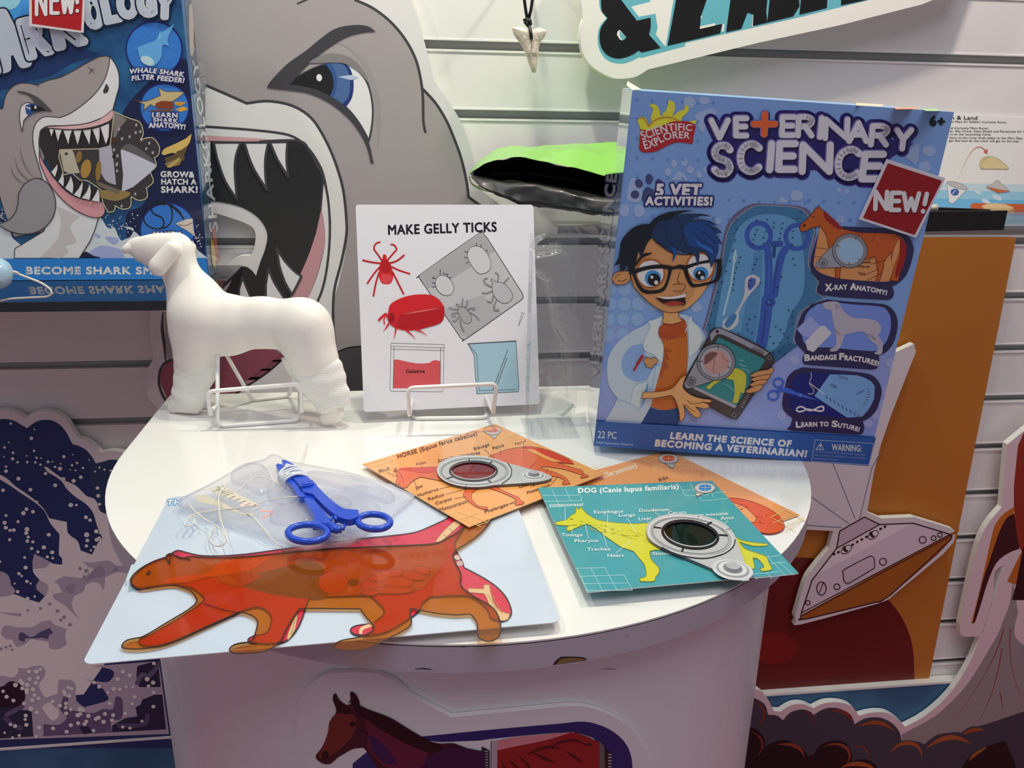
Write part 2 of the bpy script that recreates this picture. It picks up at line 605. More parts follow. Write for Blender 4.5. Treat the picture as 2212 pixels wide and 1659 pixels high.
fl = MB(); fl.box(-2.5, 2.8, -2.6, 0.03, -0.02, 0.0, mat('b04a5c', 0.9, bump=(400, .4)))
tag(fl.build('floor'), 'red carpet floor', kind='structure')
# blue band along the foot of the wall, white upper edge
zt = on_y(362, 1590, -0.016)[2]
bb = MB(); bb.box(XL, XR, -0.016, -0.0015, 0.0, zt-0.004, mat('2f5f86', 0.6, noise_col=(14, '3f7396', .8)))
bb.box(XL, XR, -0.017, -0.0015, zt-0.004, zt, mat('efede8', .4))
tag(bb.build('trim_1'), 'blue panel with a white top edge along the foot of the wall', kind='structure')

# ------------------------------------------------------------------ display table: D-shaped top on a D-shaped pedestal
def dshape(r, cy, yb, n=64):
    cx = 0.0505
    p = [(cx-r, yb)]
    for i in range(n+1):
        a = math.pi+math.pi*i/n
        p.append((cx+r*math.cos(a), cy+r*math.sin(a)))
    p.append((cx+r, yb))
    return p
ZT = 0.9
M_TOP = mat('f2f1ee', 0.16, coat=.3)
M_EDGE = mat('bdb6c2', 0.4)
table = empty('display_table', Matrix.Translation((0.0505, -0.311, 0)))
tag(table, 'white D-shaped display table with a dark-rimmed top', 'table')
Ti = Matrix.Translation((-0.0505, 0.311, 0))
def prism(P, z0, z1, m_top, m_side, name, parent, inv):
    mb = MB(); N = len(P)
    mb.add([(x, y, z1) for x, y in P], [tuple(range(N))], m_top)
    mb.add([(x, y, z0) for x, y in P], [tuple(range(N))[::-1]], m_side)
    mb.add([(x, y, z0) for x, y in P]+[(x, y, z1) for x, y in P], [(i, (i+1) % N, N+(i+1) % N, N+i) for i in range(N)], m_side)
    return mb.build(name, parent, inv=inv)
P = dshape(.3115, -.311, -.1535)
prism(P, ZT-0.0012, ZT, M_TOP, M_TOP, 'laminate', table, Ti)
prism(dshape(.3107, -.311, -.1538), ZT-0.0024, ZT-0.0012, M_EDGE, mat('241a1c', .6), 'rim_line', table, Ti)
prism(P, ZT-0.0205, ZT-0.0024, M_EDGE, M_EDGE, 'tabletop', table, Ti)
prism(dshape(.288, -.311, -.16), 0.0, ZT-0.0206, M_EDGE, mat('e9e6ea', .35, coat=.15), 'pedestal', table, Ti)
RIM = Cyl(0.0505, -.311, .3117)
a = Art(RIM, (960, 1299, 4.608), rough=.8)
a.poly('1080,632! 1110,590 1160,552! 1260,550 1380,558 1425,580! 1380,590! 1200,615! 1080,632!', '2a1c18', 4)
a.poly('1110,628! 1130,600 1165,572 1260,560 1360,568 1415,580! 1200,612!', '8a6a3c', 4)
a.line('1560,680 1620,668 1680,676 1740,670', 7, '3a3036', 3, taper='both')
a.ell(1820, 343, 4, 6, '4a4048')
a.crop(640, 1000, 3.456).line('880,1540 950,1535 1020,1545', 9, '3a3036', 3, taper='both').line('1235,1372 1262,1369', 8, '3a2c30')
a.build('edge_chips', table, Ti.copy(), 'chipped brown patch on the rim')
# ------------------------------------------------------------------ cut-out boards and papers on the wall
UX, UZ = (1, 0, 0), (0, 0, 1)
def wallplane(px, py, Y):
    return Plane(on_y(px, py, Y), UX, UZ)
M_FOAM = mat('efecec', .4)
M_FOAME = mat('f7f5f0', .5)

# ---- big grey shark
pl = wallplane(700, 900, -0.014)
C3, C4, C5 = (400, 0, 3.456), (300, 420, 3.456), (0, 620, 5.53)
shark = slab(pl, '380,-90! 850,-90! 900,30 938,177! 965,215 996,264 1023,342 1032,405! 1085,445! 1130,520 1125,700 1100,930! 345,930! 343,888 324,864 315,837 314,819 320,794 331,774 328,747 324,710 328,662 370,640! 474,611! 480,593 488,576 503,561 520,553 540,552! 546,544 550,530 552,507 546,492 528,481 502,472 474,463! 400,450! 380,420!',
             -0.010, 0, M_FOAM, M_FOAME, 'shark_cutout', None, pl.M, sm=4)
tag(shark, 'huge grey angry shark face cut-out board on the slatted wall', 'cut-out sign')
G = 1.45
K, KB = '3b3a3e', '1b1c1e'
a = Art(pl, C3, gain=G, rough=.4)
a.noise = None
a.crop(*C3)
a.poly('-60,-250! 1100,-250! 1270,0 1400,60 1530,160 1640,290 1720,440 1760,600 1775,665! 1870,770 1950,900 2010,1040 2060,1180 2100,1350 2115,1470! 2340,1600! 2490,1800 2460,2500 2400,3200! 1000,3200! 300,3200! -190,3080! -140,2960! -190,2790! -130,2690! -150,2560! -152,2329! 330,2260! 900,2100! 950,1500! 800,1100! -60,1040!', '968f8f', 4)
a.line('1270,0 1400,60 1530,160 1640,290 1720,440 1760,600 1775,740 1778,900 1792,985', 20, K, 5, taper=None)
a.line('1775,665 1870,770 1950,900 2010,1040 2060,1180 2100,1350 2115,1470! 2212,1540 2400,1660', 20, K, 5)
a.line('840,27 880,10 930,-12', 14, K, 3)
# dark lid shadow printed round the eye
a.poly('1110,320 1200,350 1300,450 1370,560 1410,700 1425,900 1440,1100 1460,900 1450,720 1400,560 1330,420 1200,340', '8f898a', 4)
face_o = a.build('face_print', shark, None)
a = Art(pl, C3, gain=G, rough=.4, base=5)
# eye
a.poly('780,632! 850,570 960,510 1080,475 1180,470 1260,500 1330,570 1375,660 1400,800 1395,930 1372,1050! 1300,920 1200,800 1060,700 900,645 780,632!', 'd9dade', 4, line=K, lw=14)
a.poly('1060,475 1180,470 1235,520 1258,620 1245,730 1195,805! 1100,730 1040,690! 1100,600!', '1f2f6e', 4)
a.poly('1050,475! 1160,473 1210,520 1232,620 1220,720 1170,780! 1090,720! 1000,600!', '44628f', 4)
a.poly('1030,480! 1090,478 1125,560 1135,640 1100,735! 1000,680!', '2e5085', 4)
a.poly('780,632! 850,570 960,510 1050,480! 1095,550 1108,640 1080,720! 980,665 880,640!', KB, 4)
a.ell(1001, 580, 21, 27, 'e6e6e2', -8)
a.poly('1140,575! 1240,560 1290,580 1240,598!', 'a7b3c8', 3)
# lids
a.poly('612,655! 640,605 760,480 900,380 1010,290 1120,215 1250,188 1360,195 1425,237! 1340,240 1220,270 1110,330 1000,410 900,500 830,580 780,632! 700,640!', K, 4)
a.poly('612,655! 640,640 780,632 950,660 1080,715 1200,800 1300,930 1370,1060 1400,1190 1408,1220! 1385,1215! 1350,1080 1260,930 1150,820 1030,740 900,690 760,672!', K, 4)
a.poly('920,470! 1000,420 1120,400 1250,440 1340,540 1380,640! 1300,540 1190,475 1100,468!', '7b7677', 4)
a.build('eye', shark, None, 'blue angry eye')
a = Art(pl, C3, gain=G, rough=.4, base=5)
# muzzle, mouth
a.poly('150,635! 300,700 460,772! 620,755 800,790 940,880 1040,1030 1120,1210 1180,1420 1205,1660! 1195,1880 1150,2100 1110,2250 1095,2450 1122,2630! 1050,2720! 1000,3000! 300,3000! 430,2860! 730,2630 850,2480 950,2330 1010,2100 1060,1800 1082,1660! 1060,1450 1030,1300 990,1210 930,1120 850,1045 740,1000 500,970 150,945!', 'd2d0cd', 4)
a.line('150,635 300,700 460,772! 620,755 800,790 940,880 1040,1030 1120,1210 1180,1420 1205,1660 1200,1780 1165,1960 1120,2130 1105,2270 1108,2450 1125,2630', 20, K, 5)
a.poly('150,950! 500,970 740,1000 850,1048 700,1050 500,1055 150,1050!', 'e3dcda', 4)
a.poly('150,1010! 500,1030 700,1045! 500,1056 150,1052!', 'c79a9c', 3)
a.line('150,945 500,970 740,1000 850,1045 930,1120 990,1210 1030,1300 1060,1450 1082,1660', 18, K, 5)
# the black of the mouth (upper part, right side, down to the lower teeth)
a.poly('190,1052! 500,1056 780,1050 880,1080 960,1180 1010,1280 1030,1330 1015,1480 1000,1640 960,1800 900,1990 840,2140 780,2240! 640,2260! 320,2260! 290,2200! 330,2130 375,2040 420,1995 455,1990 500,2020 530,2060! 560,1960 600,1850 613,1740 560,1640 470,1570 370,1530 250,1505! 190,1500!', '232425', 4)
a.line('560,1056 850,1050 930,1130 990,1240 1032,1330 1020,1480 1005,1640 965,1800 905,1990 845,2140 800,2230', 16, K, 4)
# gum on the right
a.poly('1018,1560! 1045,1760 1025,1900 985,2050 925,2210 865,2300! 800,2260! 790,2210 850,2070 920,1910 975,1750!', 'b98a90', 4)
a.poly('1036,1360! 1070,1460 1080,1660 1075,1850 1050,2050 1010,2200 950,2330! 860,2290! 925,2210 990,2050 1035,1880 1045,1740 1020,1560!', 'd2d0cd', 4)
a.line('1036,1340 1065,1470 1080,1660 1075,1850 1050,2050 1010,2200 940,2340', 18, K, 4)
mo = a.build('mouth', shark, None, 'black open mouth with white lips')
def tooth(pts, c=C3):
    t = Art(pl, c, gain=G, rough=.4, base=30)
    t.poly(pts, 'd6d6da', 3, line=K, lw=18)
    t.build('tooth', shark, None)
tooth('215,1064! 416,1064! 385,1150 372,1260 388,1485! 300,1350 240,1180!')
tooth('445,1064! 622,1064! 600,1180 600,1300 612,1415! 520,1270 470,1150!')
tooth('635,1062! 765,1060! 758,1180 770,1320! 690,1190!')
tooth('1030,395! 1080,480 1150,560 1215,610! 1180,680 1145,745! 1090,650 1050,530!', C4)
tooth('968,550! 1010,650 1060,730 1105,800! 950,795! 948,680!', C4)
tooth('775,615! 810,700 850,795! 745,795! 750,700!', C4)
a = Art(pl, C4, gain=G, rough=.4, base=5)
a.poly('215,1245! 300,1225! 600,1215 720,1190 900,1140 1000,1150 1095,1212! 960,1330 780,1455! 650,1600! 250,1600! 160,1400 165,1320!', '8a4a58', 4)
a.line('180,880 175,1000 190,1120 200,1240', 24, K, 4, taper='belly')
a.line('300,1225 210,1248 165,1300 150,1370 155,1430 180,1500 230,1580', 18, K, 5)
a.line('1100,1205 960,1330 770,1455 640,1540', 12, KB, 4)
a.poly('1400,1235! 1480,1180 1570,1142 1720,1130! 1900,1200! 1900,1600! 1400,1600! 1430,1400!', '4a474a', 3)
a.line('1395,1240 1480,1180 1570,1142 1720,1130', 10, KB, 3)
a.build('lower_jaw', shark, None, 'maroon lower jaw')

# ---- splash of sea at the lower left
pl = wallplane(150, 1600, -0.016)
W2, W3, W4 = (0, 860, 5.82), (0, 1120, 5.53), (0, 1359, 5.53)
wave = slab(pl, '-60,895! 0,886 25,889 40,895 54,903! 70,893 90,888 112,890 130,898 146,911! 158,930 168,946! 185,951 203,963 217,978! 240,974 262,977! 380,990! 370,1600! 0,1608! -60,1612!', -0.010, 0, M_FOAM, M_FOAME, 'wave_cutout', None, pl.M, sm=4)
tag(wave, 'blue sea splash cut-out board left of the table', 'cut-out sign')
a = Art(pl, W2, gain=1.35, rough=.4)
NV, PK, GY, DK = '14305f', 'e6d3d2', 'a99fae', '1b2744'
a.poly('-400,290! 0,265 80,262 180,285 260,330 340,378! 400,330 480,285 580,272 680,290 770,350 840,440 880,520 915,580! 1000,605 1080,650 1150,730 1205,820! 1290,800 1400,772 1520,785! 2200,900! 2200,4400! -400,4400!', NV, 4)
a.build('sea', wave, None)
a = Art(pl, W2, gain=1.35, rough=.4, base=3)
a.poly('1100,680! 1205,820! 1400,772! 2100,820! 2100,1900! 1500,1900! 1180,1300!', '1d3b5c', 0)
a.poly('550,862! 600,870 640,905 760,990 800,1000 830,1040 940,1090 1010,1150 1090,1230 1180,1260 1230,1330 1260,1420 1380,1470! 1400,1800! 1290,1760! 1220,1600 1170,1440 1080,1330 950,1240 840,1140 780,1050 690,980 600,930!', PK, 4)
a.poly('-100,920! 0,960 90,1010 200,1110 320,1190 450,1290 550,1390 610,1490 625,1510! 840,1555! 850,1700! 760,1720! 640,1580 560,1420 440,1310 260,1190 100,1080 -100,960!', PK, 4)
a.crop(*W3)
a.poly('610,10! 800,45! 805,150 850,210 930,270 965,380! 1100,430! 1190,260 1260,215! 1210,140 1150,0! 1320,-60! 1400,100! 1700,480! 1560,1100! 1300,1660! 1000,2100! -300,2200! -300,800! 0,900! 160,900 300,950 470,1003! 530,935! 560,850 480,740 400,640 395,520 410,420! 600,520 650,540 745,550! 740,470 705,420 710,180 660,110!', PK, 4)
a.poly('395,600! 390,520 410,425! 500,460 610,525! 540,590!', GY, 3).poly('470,735! 560,780 580,850 540,930! 440,850! 430,800!', GY, 3).poly('-200,600! 50,640 120,720 130,790! 180,850 150,910 0,935 -200,940!', GY, 3)
a.poly('985,515! 1100,525 1300,500 1400,560 1560,560! 1520,650! 1400,640 1280,690 1250,720 1260,760 1230,860! 1190,780 1100,760 1020,800 1000,870 900,920 860,1000 880,1100 950,1190! 900,1160 780,1040 640,950 640,900! 740,880! 700,790 650,760! 700,720 780,690 1000,710 1050,660 1150,620 1060,580!', GY, 3)
a.poly('790,800! 880,780 905,800 880,880 840,890 780,850!', '938aa0', 3).poly('1060,680! 1130,600 1200,560 1245,610 1240,690 1100,710 1000,770!', '938aa0', 3)
a.poly('10,1370! 60,1275 230,1300 400,1290 500,1230 600,1215 635,1260! 800,1320! 780,1400 800,1500! 700,1560 590,1545 580,1480 450,1450 370,1440 300,1500 200,1530 150,1450 70,1440!', GY, 3)
a.poly('230,1370! 270,1355 350,1410 420,1400 460,1365 590,1305! 640,1365! 590,1390 575,1440 500,1420 440,1430 310,1430 300,1475! 230,1450 225,1420!', '4c5170', 3)
a.line('-50,1110 100,1135 240,1150', 42, GY, 3, taper='start')
a.crop(*W4)
a.poly('-300,640! 0,560 60,560 150,575 210,530 220,455! 300,470 400,440 500,440 545,500 530,570 470,650 480,720 540,820! 690,770! 700,600! 830,600! 900,650 910,780 920,860 1010,930! 1260,860 1300,820! 1200,680 1000,590! 1100,610 1290,630 1365,530 1300,470 1100,440! 1900,380! 2020,1250! -300,1330!', GY, 3)
a.poly('-300,640! 0,690 120,620 250,660 300,760 290,860 200,930 0,940 -300,930!', '201425', 3).poly('-300,935! 200,930! 260,960! 380,970! 400,1280! -300,1320!', '1c2c46', 0)
a.poly('1640,440! 1890,370! 1920,690! 1660,690! 1630,560!', DK, 3).poly('1640,1040! 1620,930! 1680,900 1700,840! 1850,780! 1940,780! 1985,1195! 1340,1230! 1340,1150! 1500,1060!', DK, 0)
a.poly('520,1130! 700,1140 800,1050 720,960 760,800! 820,820! 830,950 1100,1000 1230,950 1350,950 1380,810 1450,820 1470,900 1450,1070 1330,1090 1340,1230! 520,1275!', '5f5676', 3)
a.poly('950,1165! 1060,1160! 1110,1235! 1000,1255!', DK, 0).line('80,1020 270,920', 50, '5f5676', 0).line('70,1060 140,1130 250,1180', 60, '4d4a68', 3)
a.poly('500,930! 560,880 620,870 640,920 700,950 700,1040 640,1090 600,1070 540,1000!', PK, 3)
a.line('1640,640 1700,540 1780,560 1890,430', 55, '5f5a78', 3).line('1420,1150 1600,1150 1740,1120 1760,1030', 55, '4d4a68', 3)
a.build('foam', wave, None, 'pale foam shapes of the splash')
a = Art(pl, W2, gain=1.35, rough=.4, base=22)
sp = 'e2d8d4'
for q in '142,315,17 438,388,12 118,550,11 62,615,18 170,682,18 56,733,10 165,757,22 228,800,17 348,798,17 435,658,17 465,745,17 523,750,12 450,802,17 515,830,17 610,795,20 665,795,12 342,720,11 82,855,17 82,912,25 238,1007,27 808,730,22 922,705,10 972,810,17 910,838,17 1047,872,17 768,820,12 698,860,17 760,882,28 888,895,10 955,903,13 1020,988,24 930,1035,28 578,943,22 700,1090,26 388,1145,26 45,1152,25 805,1010,24 895,1338,30 965,1338,18 1230,1125,24 1240,1222,26 1257,1328,20 1085,1492,26 1140,1528,22 1125,772,11 1255,868,14 1200,918,13 1318,893,15 1395,905,15 338,1390,25 300,1440,30 420,1422,25 82,1470,20 234,1548,20 344,1640,30 470,1298,16 400,500,24 436,658,15'.split():
    x, y, r = (float(v) for v in q.split(','))
    a.ell(x, y, r, r*.92, sp, n=12)
a.crop(*W3)
for q in '222,32,20 328,122,30 320,168,26 342,217,20 332,264,23 398,274,20 588,188,25 530,338,27 384,352,21 458,392,20 628,398,26 570,452,20 634,467,17 120,248,20 300,460,18 312,580,26 232,652,22 265,680,16 328,745,22 372,770,14 180,770,13 216,868,22 420,926,16 336,948,22 1080,14,22 1155,148,28 1203,168,17 1040,188,32 1048,257,24 1036,322,22 1160,248,26 1190,228,22 1130,332,20 1090,374,15 8,510,14 60,45,26 75,103,26 170,132,24 125,136,20'.split():
    x, y, r = (float(v) for v in q.split(','))
    a.ell(x, y, r, r*.92, sp, n=12)
for q in '598,1012,20 486,1068,18 336,1090,16 690,1098,22 768,1172,22 728,1206,18 840,1262,22 125,1515,16 75,1530,16 15,1550,18 148,1560,14 958,592,20 1035,618,26 1010,690,20 1380,600,18'.split():
    x, y, r = (float(v) for v in q.split(','))
    a.ell(x, y, r, r*.9, '8f8798', n=10)
a.crop(*W4)
for q in '350,500,25 440,500,30 490,475,24 360,590,26 458,575,26 250,610,28 270,640,28 435,632,25 330,660,30 325,720,28 400,712,28 418,782,25 325,750,24 392,842,28 466,820,25 292,880,25 375,945,32 445,985,24 312,1025,25 306,1072,20 190,660,30 270,700,25 42,735,22 84,800,26 165,845,25 635,855,24 720,905,26 792,880,25 790,930,24 850,950,25 795,998,26 960,950,30 995,960,26 935,1020,30 965,1005,24 1060,1028,28 1258,1005,25 1355,1020,25 1180,1050,28 1150,1065,26 1342,1080,25 1035,1095,25 1015,1125,25 938,1115,25 850,1140,26 1240,1100,28 472,1168,25 638,1178,25 800,1218,25 1120,1205,22 1470,1162,20 1556,1175,20 1500,1003,24 1315,880,24 1410,590,25 1552,545,25 1472,502,25 1364,706,27 1434,710,24 1510,680,20 1590,685,18 1612,802,24 1580,885,20 1842,402,24 1762,590,30 1832,632,28 1778,672,22 1840,750,24 1835,918,24 1700,1092,20 1128,632,22 1190,680,26 770,740,26 830,790,26 780,770,24 860,705,22 820,690,24 1295,750,18 130,1130,22 185,1150,25 320,1135,26 235,1262,20 60,1230,16 440,1275,20 155,1290,20'.split():
    x, y, r = (float(v) for v in q.split(','))
    a.ell(x, y, r, r*.92, sp, n=12)
tag(a.build('spray_dots', wave, None, 'white spray dots'), kind='stuff')

# ---- orange panel with the red planet
pl = wallplane(1850, 1480, -0.006)
mars = slab(pl, '1700,513! 2195,513! 2005,1476! 1560,1505! 1590,1100!', -0.004, 0, mat('b06a22', .5, 1.3), mat('b06a22', .5, 1.3), 'planet_panel', None, pl.M)
tag(mars, 'orange panel with a dark red planet right of the table', 'cut-out sign')
a = Art(pl, (1580, 960, 3.5), gain=1.25, rough=.5)
a.poly('-200,900! 440,858! 560,855 700,880 900,960 1080,1090 1200,1190 1300,1330 1370,1530 1385,1830! -100,1900! -200,1900!', '62100a', 5)
a.ell(330, 1540, 185, 120, '7c100b')
a.build('planet', mars, None, 'dark red planet')
# ---- lander with its parachute lines
pl = wallplane(1850, 1330, -0.022)
CL = (1580, 960, 3.5)
M_PF = mat('e9dfe4', .4)
land = slab(pl, '470,-330! 560,-380! 1380,-760! 1395,-700! 1130,0 1025,515! 1135,560! 1380,550! 1640,630 1690,660 1680,740! 1600,830! 1480,930! 1250,1120 1190,1170 1120,1200! 530,1360 490,1340 478,1300! 550,1050 600,960! 740,785! 770,655! 500,640! 380,630!', -0.010, 0, M_PF, M_FOAME, 'lander_cutout', None, pl.M, CL, sm=3)
tag(land, 'pale spacecraft lander cut-out with thin parachute lines', 'cut-out sign')
a = Art(pl, CL, gain=1.3, rough=.45)
LK = '2c0f12'
a.poly('1005,548! 1120,605! 1375,595! 1640,675 1660,690 1655,710! 530,1275! 528,1268! 608,1028! 795,785! 818,655!', 'cdbcc6', 0)
a.poly('795,785! 1120,605! 1375,595! 640,990! 608,1028!', 'e0cdd3', 0)
a.poly('818,655! 1005,548! 1120,605! 795,785!', 'bba6b1', 0)
a.poly('528,1290! 1640,680 1668,690 1660,720 1560,830! 1200,1140 1100,1190! 560,1320 530,1315!', '9a5518', 3)
a.line('1005,548! 1120,605! 1375,595! 1640,675! 1665,690 1660,715! 1200,1140 1100,1190! 560,1320 525,1310 530,1270! 608,1028! 795,785! 818,655! 1005,548!', 9, LK, 2)
a.line('795,785 1120,605', 8, LK).line('530,1272 1650,680', 7, LK).line('535,1292 1660,690', 6, LK)
a.build('hull', land, None)
a = Art(pl, CL, gain=1.3, rough=.45, base=9)
for x, y, r in ((1445, 720, 26), (1528, 707, 18), (1575, 683, 17), (1145, 885, 26), (797, 1075, 22), (577, 1195, 17)):
    a.line([(x+r*math.cos(t), y+r*1.0*math.sin(t)) for t in [2*math.pi*i/20 for i in range(20)]], 7, LK, closed=True)
a.line([(680+34*math.cos(t)+10*math.sin(t), 1088+48*math.sin(t)-14*math.cos(t)) for t in [2*math.pi*i/20 for i in range(20)]], 7, LK, closed=True).line('665,1120 690,1050 705,1050', 6, LK)
a.poly('840,960! 860,940 1030,850 1060,845 1080,870 1080,930! 1060,945 900,1040 870,1050 850,1030!', 'c4b1bb', 2, line=LK, lw=7)
for x, y in ((775, 828), (808, 813), (915, 757), (950, 735), (985, 717), (1020, 697), (1127, 637), (1160, 620)):
    a.ell(x, y, 12, 9, LK, -30, 8)
for x, y in ((868, 792), (1070, 682)):
    a.ell(x, y, 44, 25, 'ded0d6', -35, 20, line=LK, lw=6).ell(x-8, y-2, 18, 25, LK, -35, 14).ell(x+4, y-6, 8, 14, 'ded0d6', -35, 10)
a.build('windows', land, None)
a = Art(pl, CL, gain=1.0, rough=.5, base=2)
for s in ('765,140 935,560', '580,380 890,600', '500,605 830,628', '1060,180 970,560', '1125,60 1060,180'):
    a.line(s, 7, '8d8ba0')
a.build('parachute_line', land, None)

# ---- rocket with its plume and smoke
pl = wallplane(2050, 1659, -0.028)
CR = (1892, 1050, 6.91)
CS, CS2 = (1580, 1250, 4.057), (1812, 1359, 5.53)
M_RP = mat('ecd0d6', .4)
rk = slab(pl, '2176,960! 2250,900! 2300,900! 2300,1760! 1560,1760! 1600,1500! 1632,1489 1655,1505 1672,1536! 1686,1537! 1710,1523 1735,1521 1757,1530! 1780,1519 1810,1517 1838,1525 1856,1546! 1885,1539 1915,1540 1938,1553 1955,1570! 2000,1545 2050,1500 2090,1440 2120,1370 2145,1290! 2150,1235 2170,1222 2165,1230! 2125,1362 2100,1375 2077,1372 2074,1350! 2107,1198 2130,1138 2164,1096!', -0.010, 0, M_RP, M_FOAME, 'rocket_cutout', None, pl.M, sm=3)
tag(rk, 'rocket launch cut-out board with dark smoke clouds at right edge', 'cut-out sign')
a = Art(pl, CR, gain=1.3, rough=.45)
a.poly('2060,0! 2060,310! 2110,800 2180,985! 2250,1500! 2400,1500! 2400,-1200! 2300,-1000! 2120,-600!', '8c2a12', 3)
a.poly('2190,980! 2160,1000! 1975,1390 1985,1430 2080,1470! 2160,1480! 2400,1200!', 'b06022', 3)
a.poly('2200,900! 2090,1480! 2030,1700! 2400,1700! 2400,900!', '26060a', 0)
a.build('rocket_body', rk, None, 'rust red rocket body')
a = Art(pl, CR, gain=1.3, rough=.45)
a.poly('2062,310! 1900,420 1790,560 1740,700 1650,1100 1560,1500 1500,1750 1420,2050! 1470,2030! 1530,1800 1640,1500 1760,1200 1900,1020 2130,930! 2060,420!', 'b8641f', 3)
a.poly('2065,410! 1960,470 1870,620 1800,800 1700,1100 1600,1400 1500,1800 1440,2060! 1480,2030! 1560,1790 1660,1460 1790,1160 1960,1010 2145,935! 2110,760!', '3a0d10', 3)
a.build('fin', rk, None, 'rocket fin')
a = Art(pl, CS2, gain=1.3, rough=.45)
a.poly('2080,-600! 2040,-300 1960,-100 1900,60 1800,230 1640,500 1500,700 1330,880 1150,1040 900,1180 750,1260! 760,1500! 2400,1700! 2400,300! 2110,100 2140,-200!', '8e8484', 4)
for s in ('1970,0 1880,270 1740,540 1560,830 1350,1100', '1950,230 1900,500 1820,780 1700,1050 1660,1110', '2050,0 2040,200 2070,480 2150,740 2212,880', '1925,760 1970,1000'):
    a.line(s, 13, '8f2520', 5, taper='end')
a.build('plume', rk, None, 'grey exhaust plume')
a = Art(pl, CS, gain=1.2, rough=.5, base=4)
NG = '3d3a46'
a.poly('100,1020! 200,1045 290,1100 320,1190! 400,1200 450,1240! 520,1170 620,1145 690,1165 720,1195! 800,1145 900,1130 1000,1160 1060,1220 1078,1275! 1170,1225 1290,1215 1400,1260 1470,1340 1490,1420! 1560,1415 1640,1430 1690,1450! 1800,1370 1950,1345 2010,1350! 2100,1295 2212,1280 2600,1150! 2700,2000! 0,2000!', NG, 4)
a.line('190,1060 270,1130 285,1220 230,1300', 22, '7a3020', 4, taper='both').line('600,1160 680,1175 720,1230 730,1290', 14, '6a2a22', 4, taper='both')
a.line('860,1155 970,1165 1040,1210 1060,1250', 34, '7e3420', 4, taper='both').line('1120,1290 1230,1260 1340,1275 1420,1330', 36, '9a4a20', 4, taper='both')
a.line('1390,1520 1470,1455 1570,1440 1640,1480 1670,1560', 34, 'a85420', 4, taper='both').line('1710,1480 1830,1410 1960,1390 2100,1440', 44, 'a85420', 4, taper='both').line('2030,1360 2110,1325 2212,1320', 36, '9a4a20', 3, taper='both')
a.line('1060,1480 1140,1470 1190,1520 1200,1600', 14, '7a3a22', 4, taper='both')
a.build('smoke', rk, None, 'dark grey smoke clouds')
a = Art(pl, CS, gain=1.2, rough=.5, base=14)
a.poly('100,1290! 200,1310 280,1380 295,1470! 380,1425 480,1415 600,1470 670,1550! 720,1545! 780,1460 900,1415 1000,1440 1055,1530 1050,1600! 1150,1580 1250,1620 1320,1720! 2000,1720! 2060,1590 2180,1490 2400,1420! 2600,1900! 0,1900!', '120608', 4)
a.line('170,1330 250,1390 270,1470 230,1550', 24, '6b2a1e', 4, taper='both').line('400,1450 520,1450 600,1490 640,1560', 32, '8c3c24', 4, taper='both').line('800,1470 900,1445 1000,1475 1035,1550 1010,1620', 26, '8c3c24', 4, taper='both').line('960,1650 1060,1620 1180,1630 1260,1670', 42, 'a05024', 4, taper='both').line('2080,1590 2140,1530 2240,1470', 30, '9a5a28', 3, taper='both')
a.build('smoke', rk, None, 'black smoke clouds')

# ---- "& LAND" sign
pl = wallplane(1500, 120, -0.034)
CA = (960, 0, 4.254)
sgn = slab(pl, '1253,-120! 1255,0! 1260,40! 1254,60 1254,90 1262,122 1285,148 1320,167 1345,170 1375,165 1400,150! 1640,92! 1812,55! 1990,10! 2090,-30! 2150,-200!', -0.012, 0, mat('f6f3ec', .35), M_FOAME, 'slogan_sign', None, pl.M, sm=3)
tag(sgn, 'white cut-out sign with slanted black letters at the top', 'sign')
a = Art(pl, CA, gain=1.0, rough=.4)
BL, TQ = '121212', '6cbccb'
# turquoise edge of the letters
a.poly('1422,-60! 1425,60 1460,130 1490,165! 1430,240 1408,330 1415,430 1460,520 1530,570 1620,585 1700,570 1790,525! 1810,532! 2212,425! 2212,395! 3300,150! 3900,0! 3900,-400! 1422,-400!', TQ, 3)
a.poly('1610,-60! 1660,60 1765,190! 1800,150! 1930,130! 1935,160 1960,250 1935,330! 2032,428! 2105,0! 2110,-60!', 'f6f3ec', 2)
a.poly('1765,190! 1612,0! 1890,-60! 1892,15! 1715,60! 1790,158! 1940,125! 1950,200 1940,315! 2030,430! 1990,440! 1880,320! 1900,240 1896,162!', TQ, 0)
a.build('turquoise_edge', sgn, None, 'turquoise letter edging')
a = Art(pl, CA, gain=1.0, rough=.4, base=6)
a.poly('1440,-300! 1440,60 1470,130 1500,165! 1440,250 1425,340 1440,430 1490,500 1570,535 1650,530 1730,500 1785,462! 1810,482! 1985,440! 1880,320! 1895,240 1893,162! 1768,190! 1640,20 1560,-100 1600,-300!', BL, 4)
a.poly('1585,320! 1590,290 1610,275! 1672,345! 1640,370 1610,362!', 'f6f3ec', 3)
a.poly('1605,280! 1672,345! 1640,368 1615,340!', TQ, 2)
a.build('lettering', sgn, None, 'black ampersand')
CB = (1220, 0, 2.23)
def letter(pts, hole=()):
    t = Art(pl, CB, gain=1.0, rough=.4, base=6)
    t.poly(pts, BL, 0, hole)
    t.build('lettering', sgn, None, 'black slanted letter')
letter('495,220! 560,-130! 760,-130! 700,-50! 655,80! 650,140! 757,115! 748,160!')
letter('777,155! 815,-130! 985,-130! 970,60! 975,108! 905,125! 908,70! 880,60! 850,138!')
letter('975,108! 1000,-130! 1120,-130! 1130,30! 1100,78!')
letter('1130,70! 1150,-130! 1270,-130! 1262,38!')
letter('1330,25! 1335,-130! 1440,-130! 1460,-3!')
t = Art(pl, CB, gain=1.0, rough=.4, base=5)
t.line('655,80 620,140 720,118', 12, 'f6f3ec').line('765,120 760,150', 10, 'f6f3ec').line('905,125 915,30', 9, 'f6f3ec')
t.build('turquoise_edge', sgn, None)

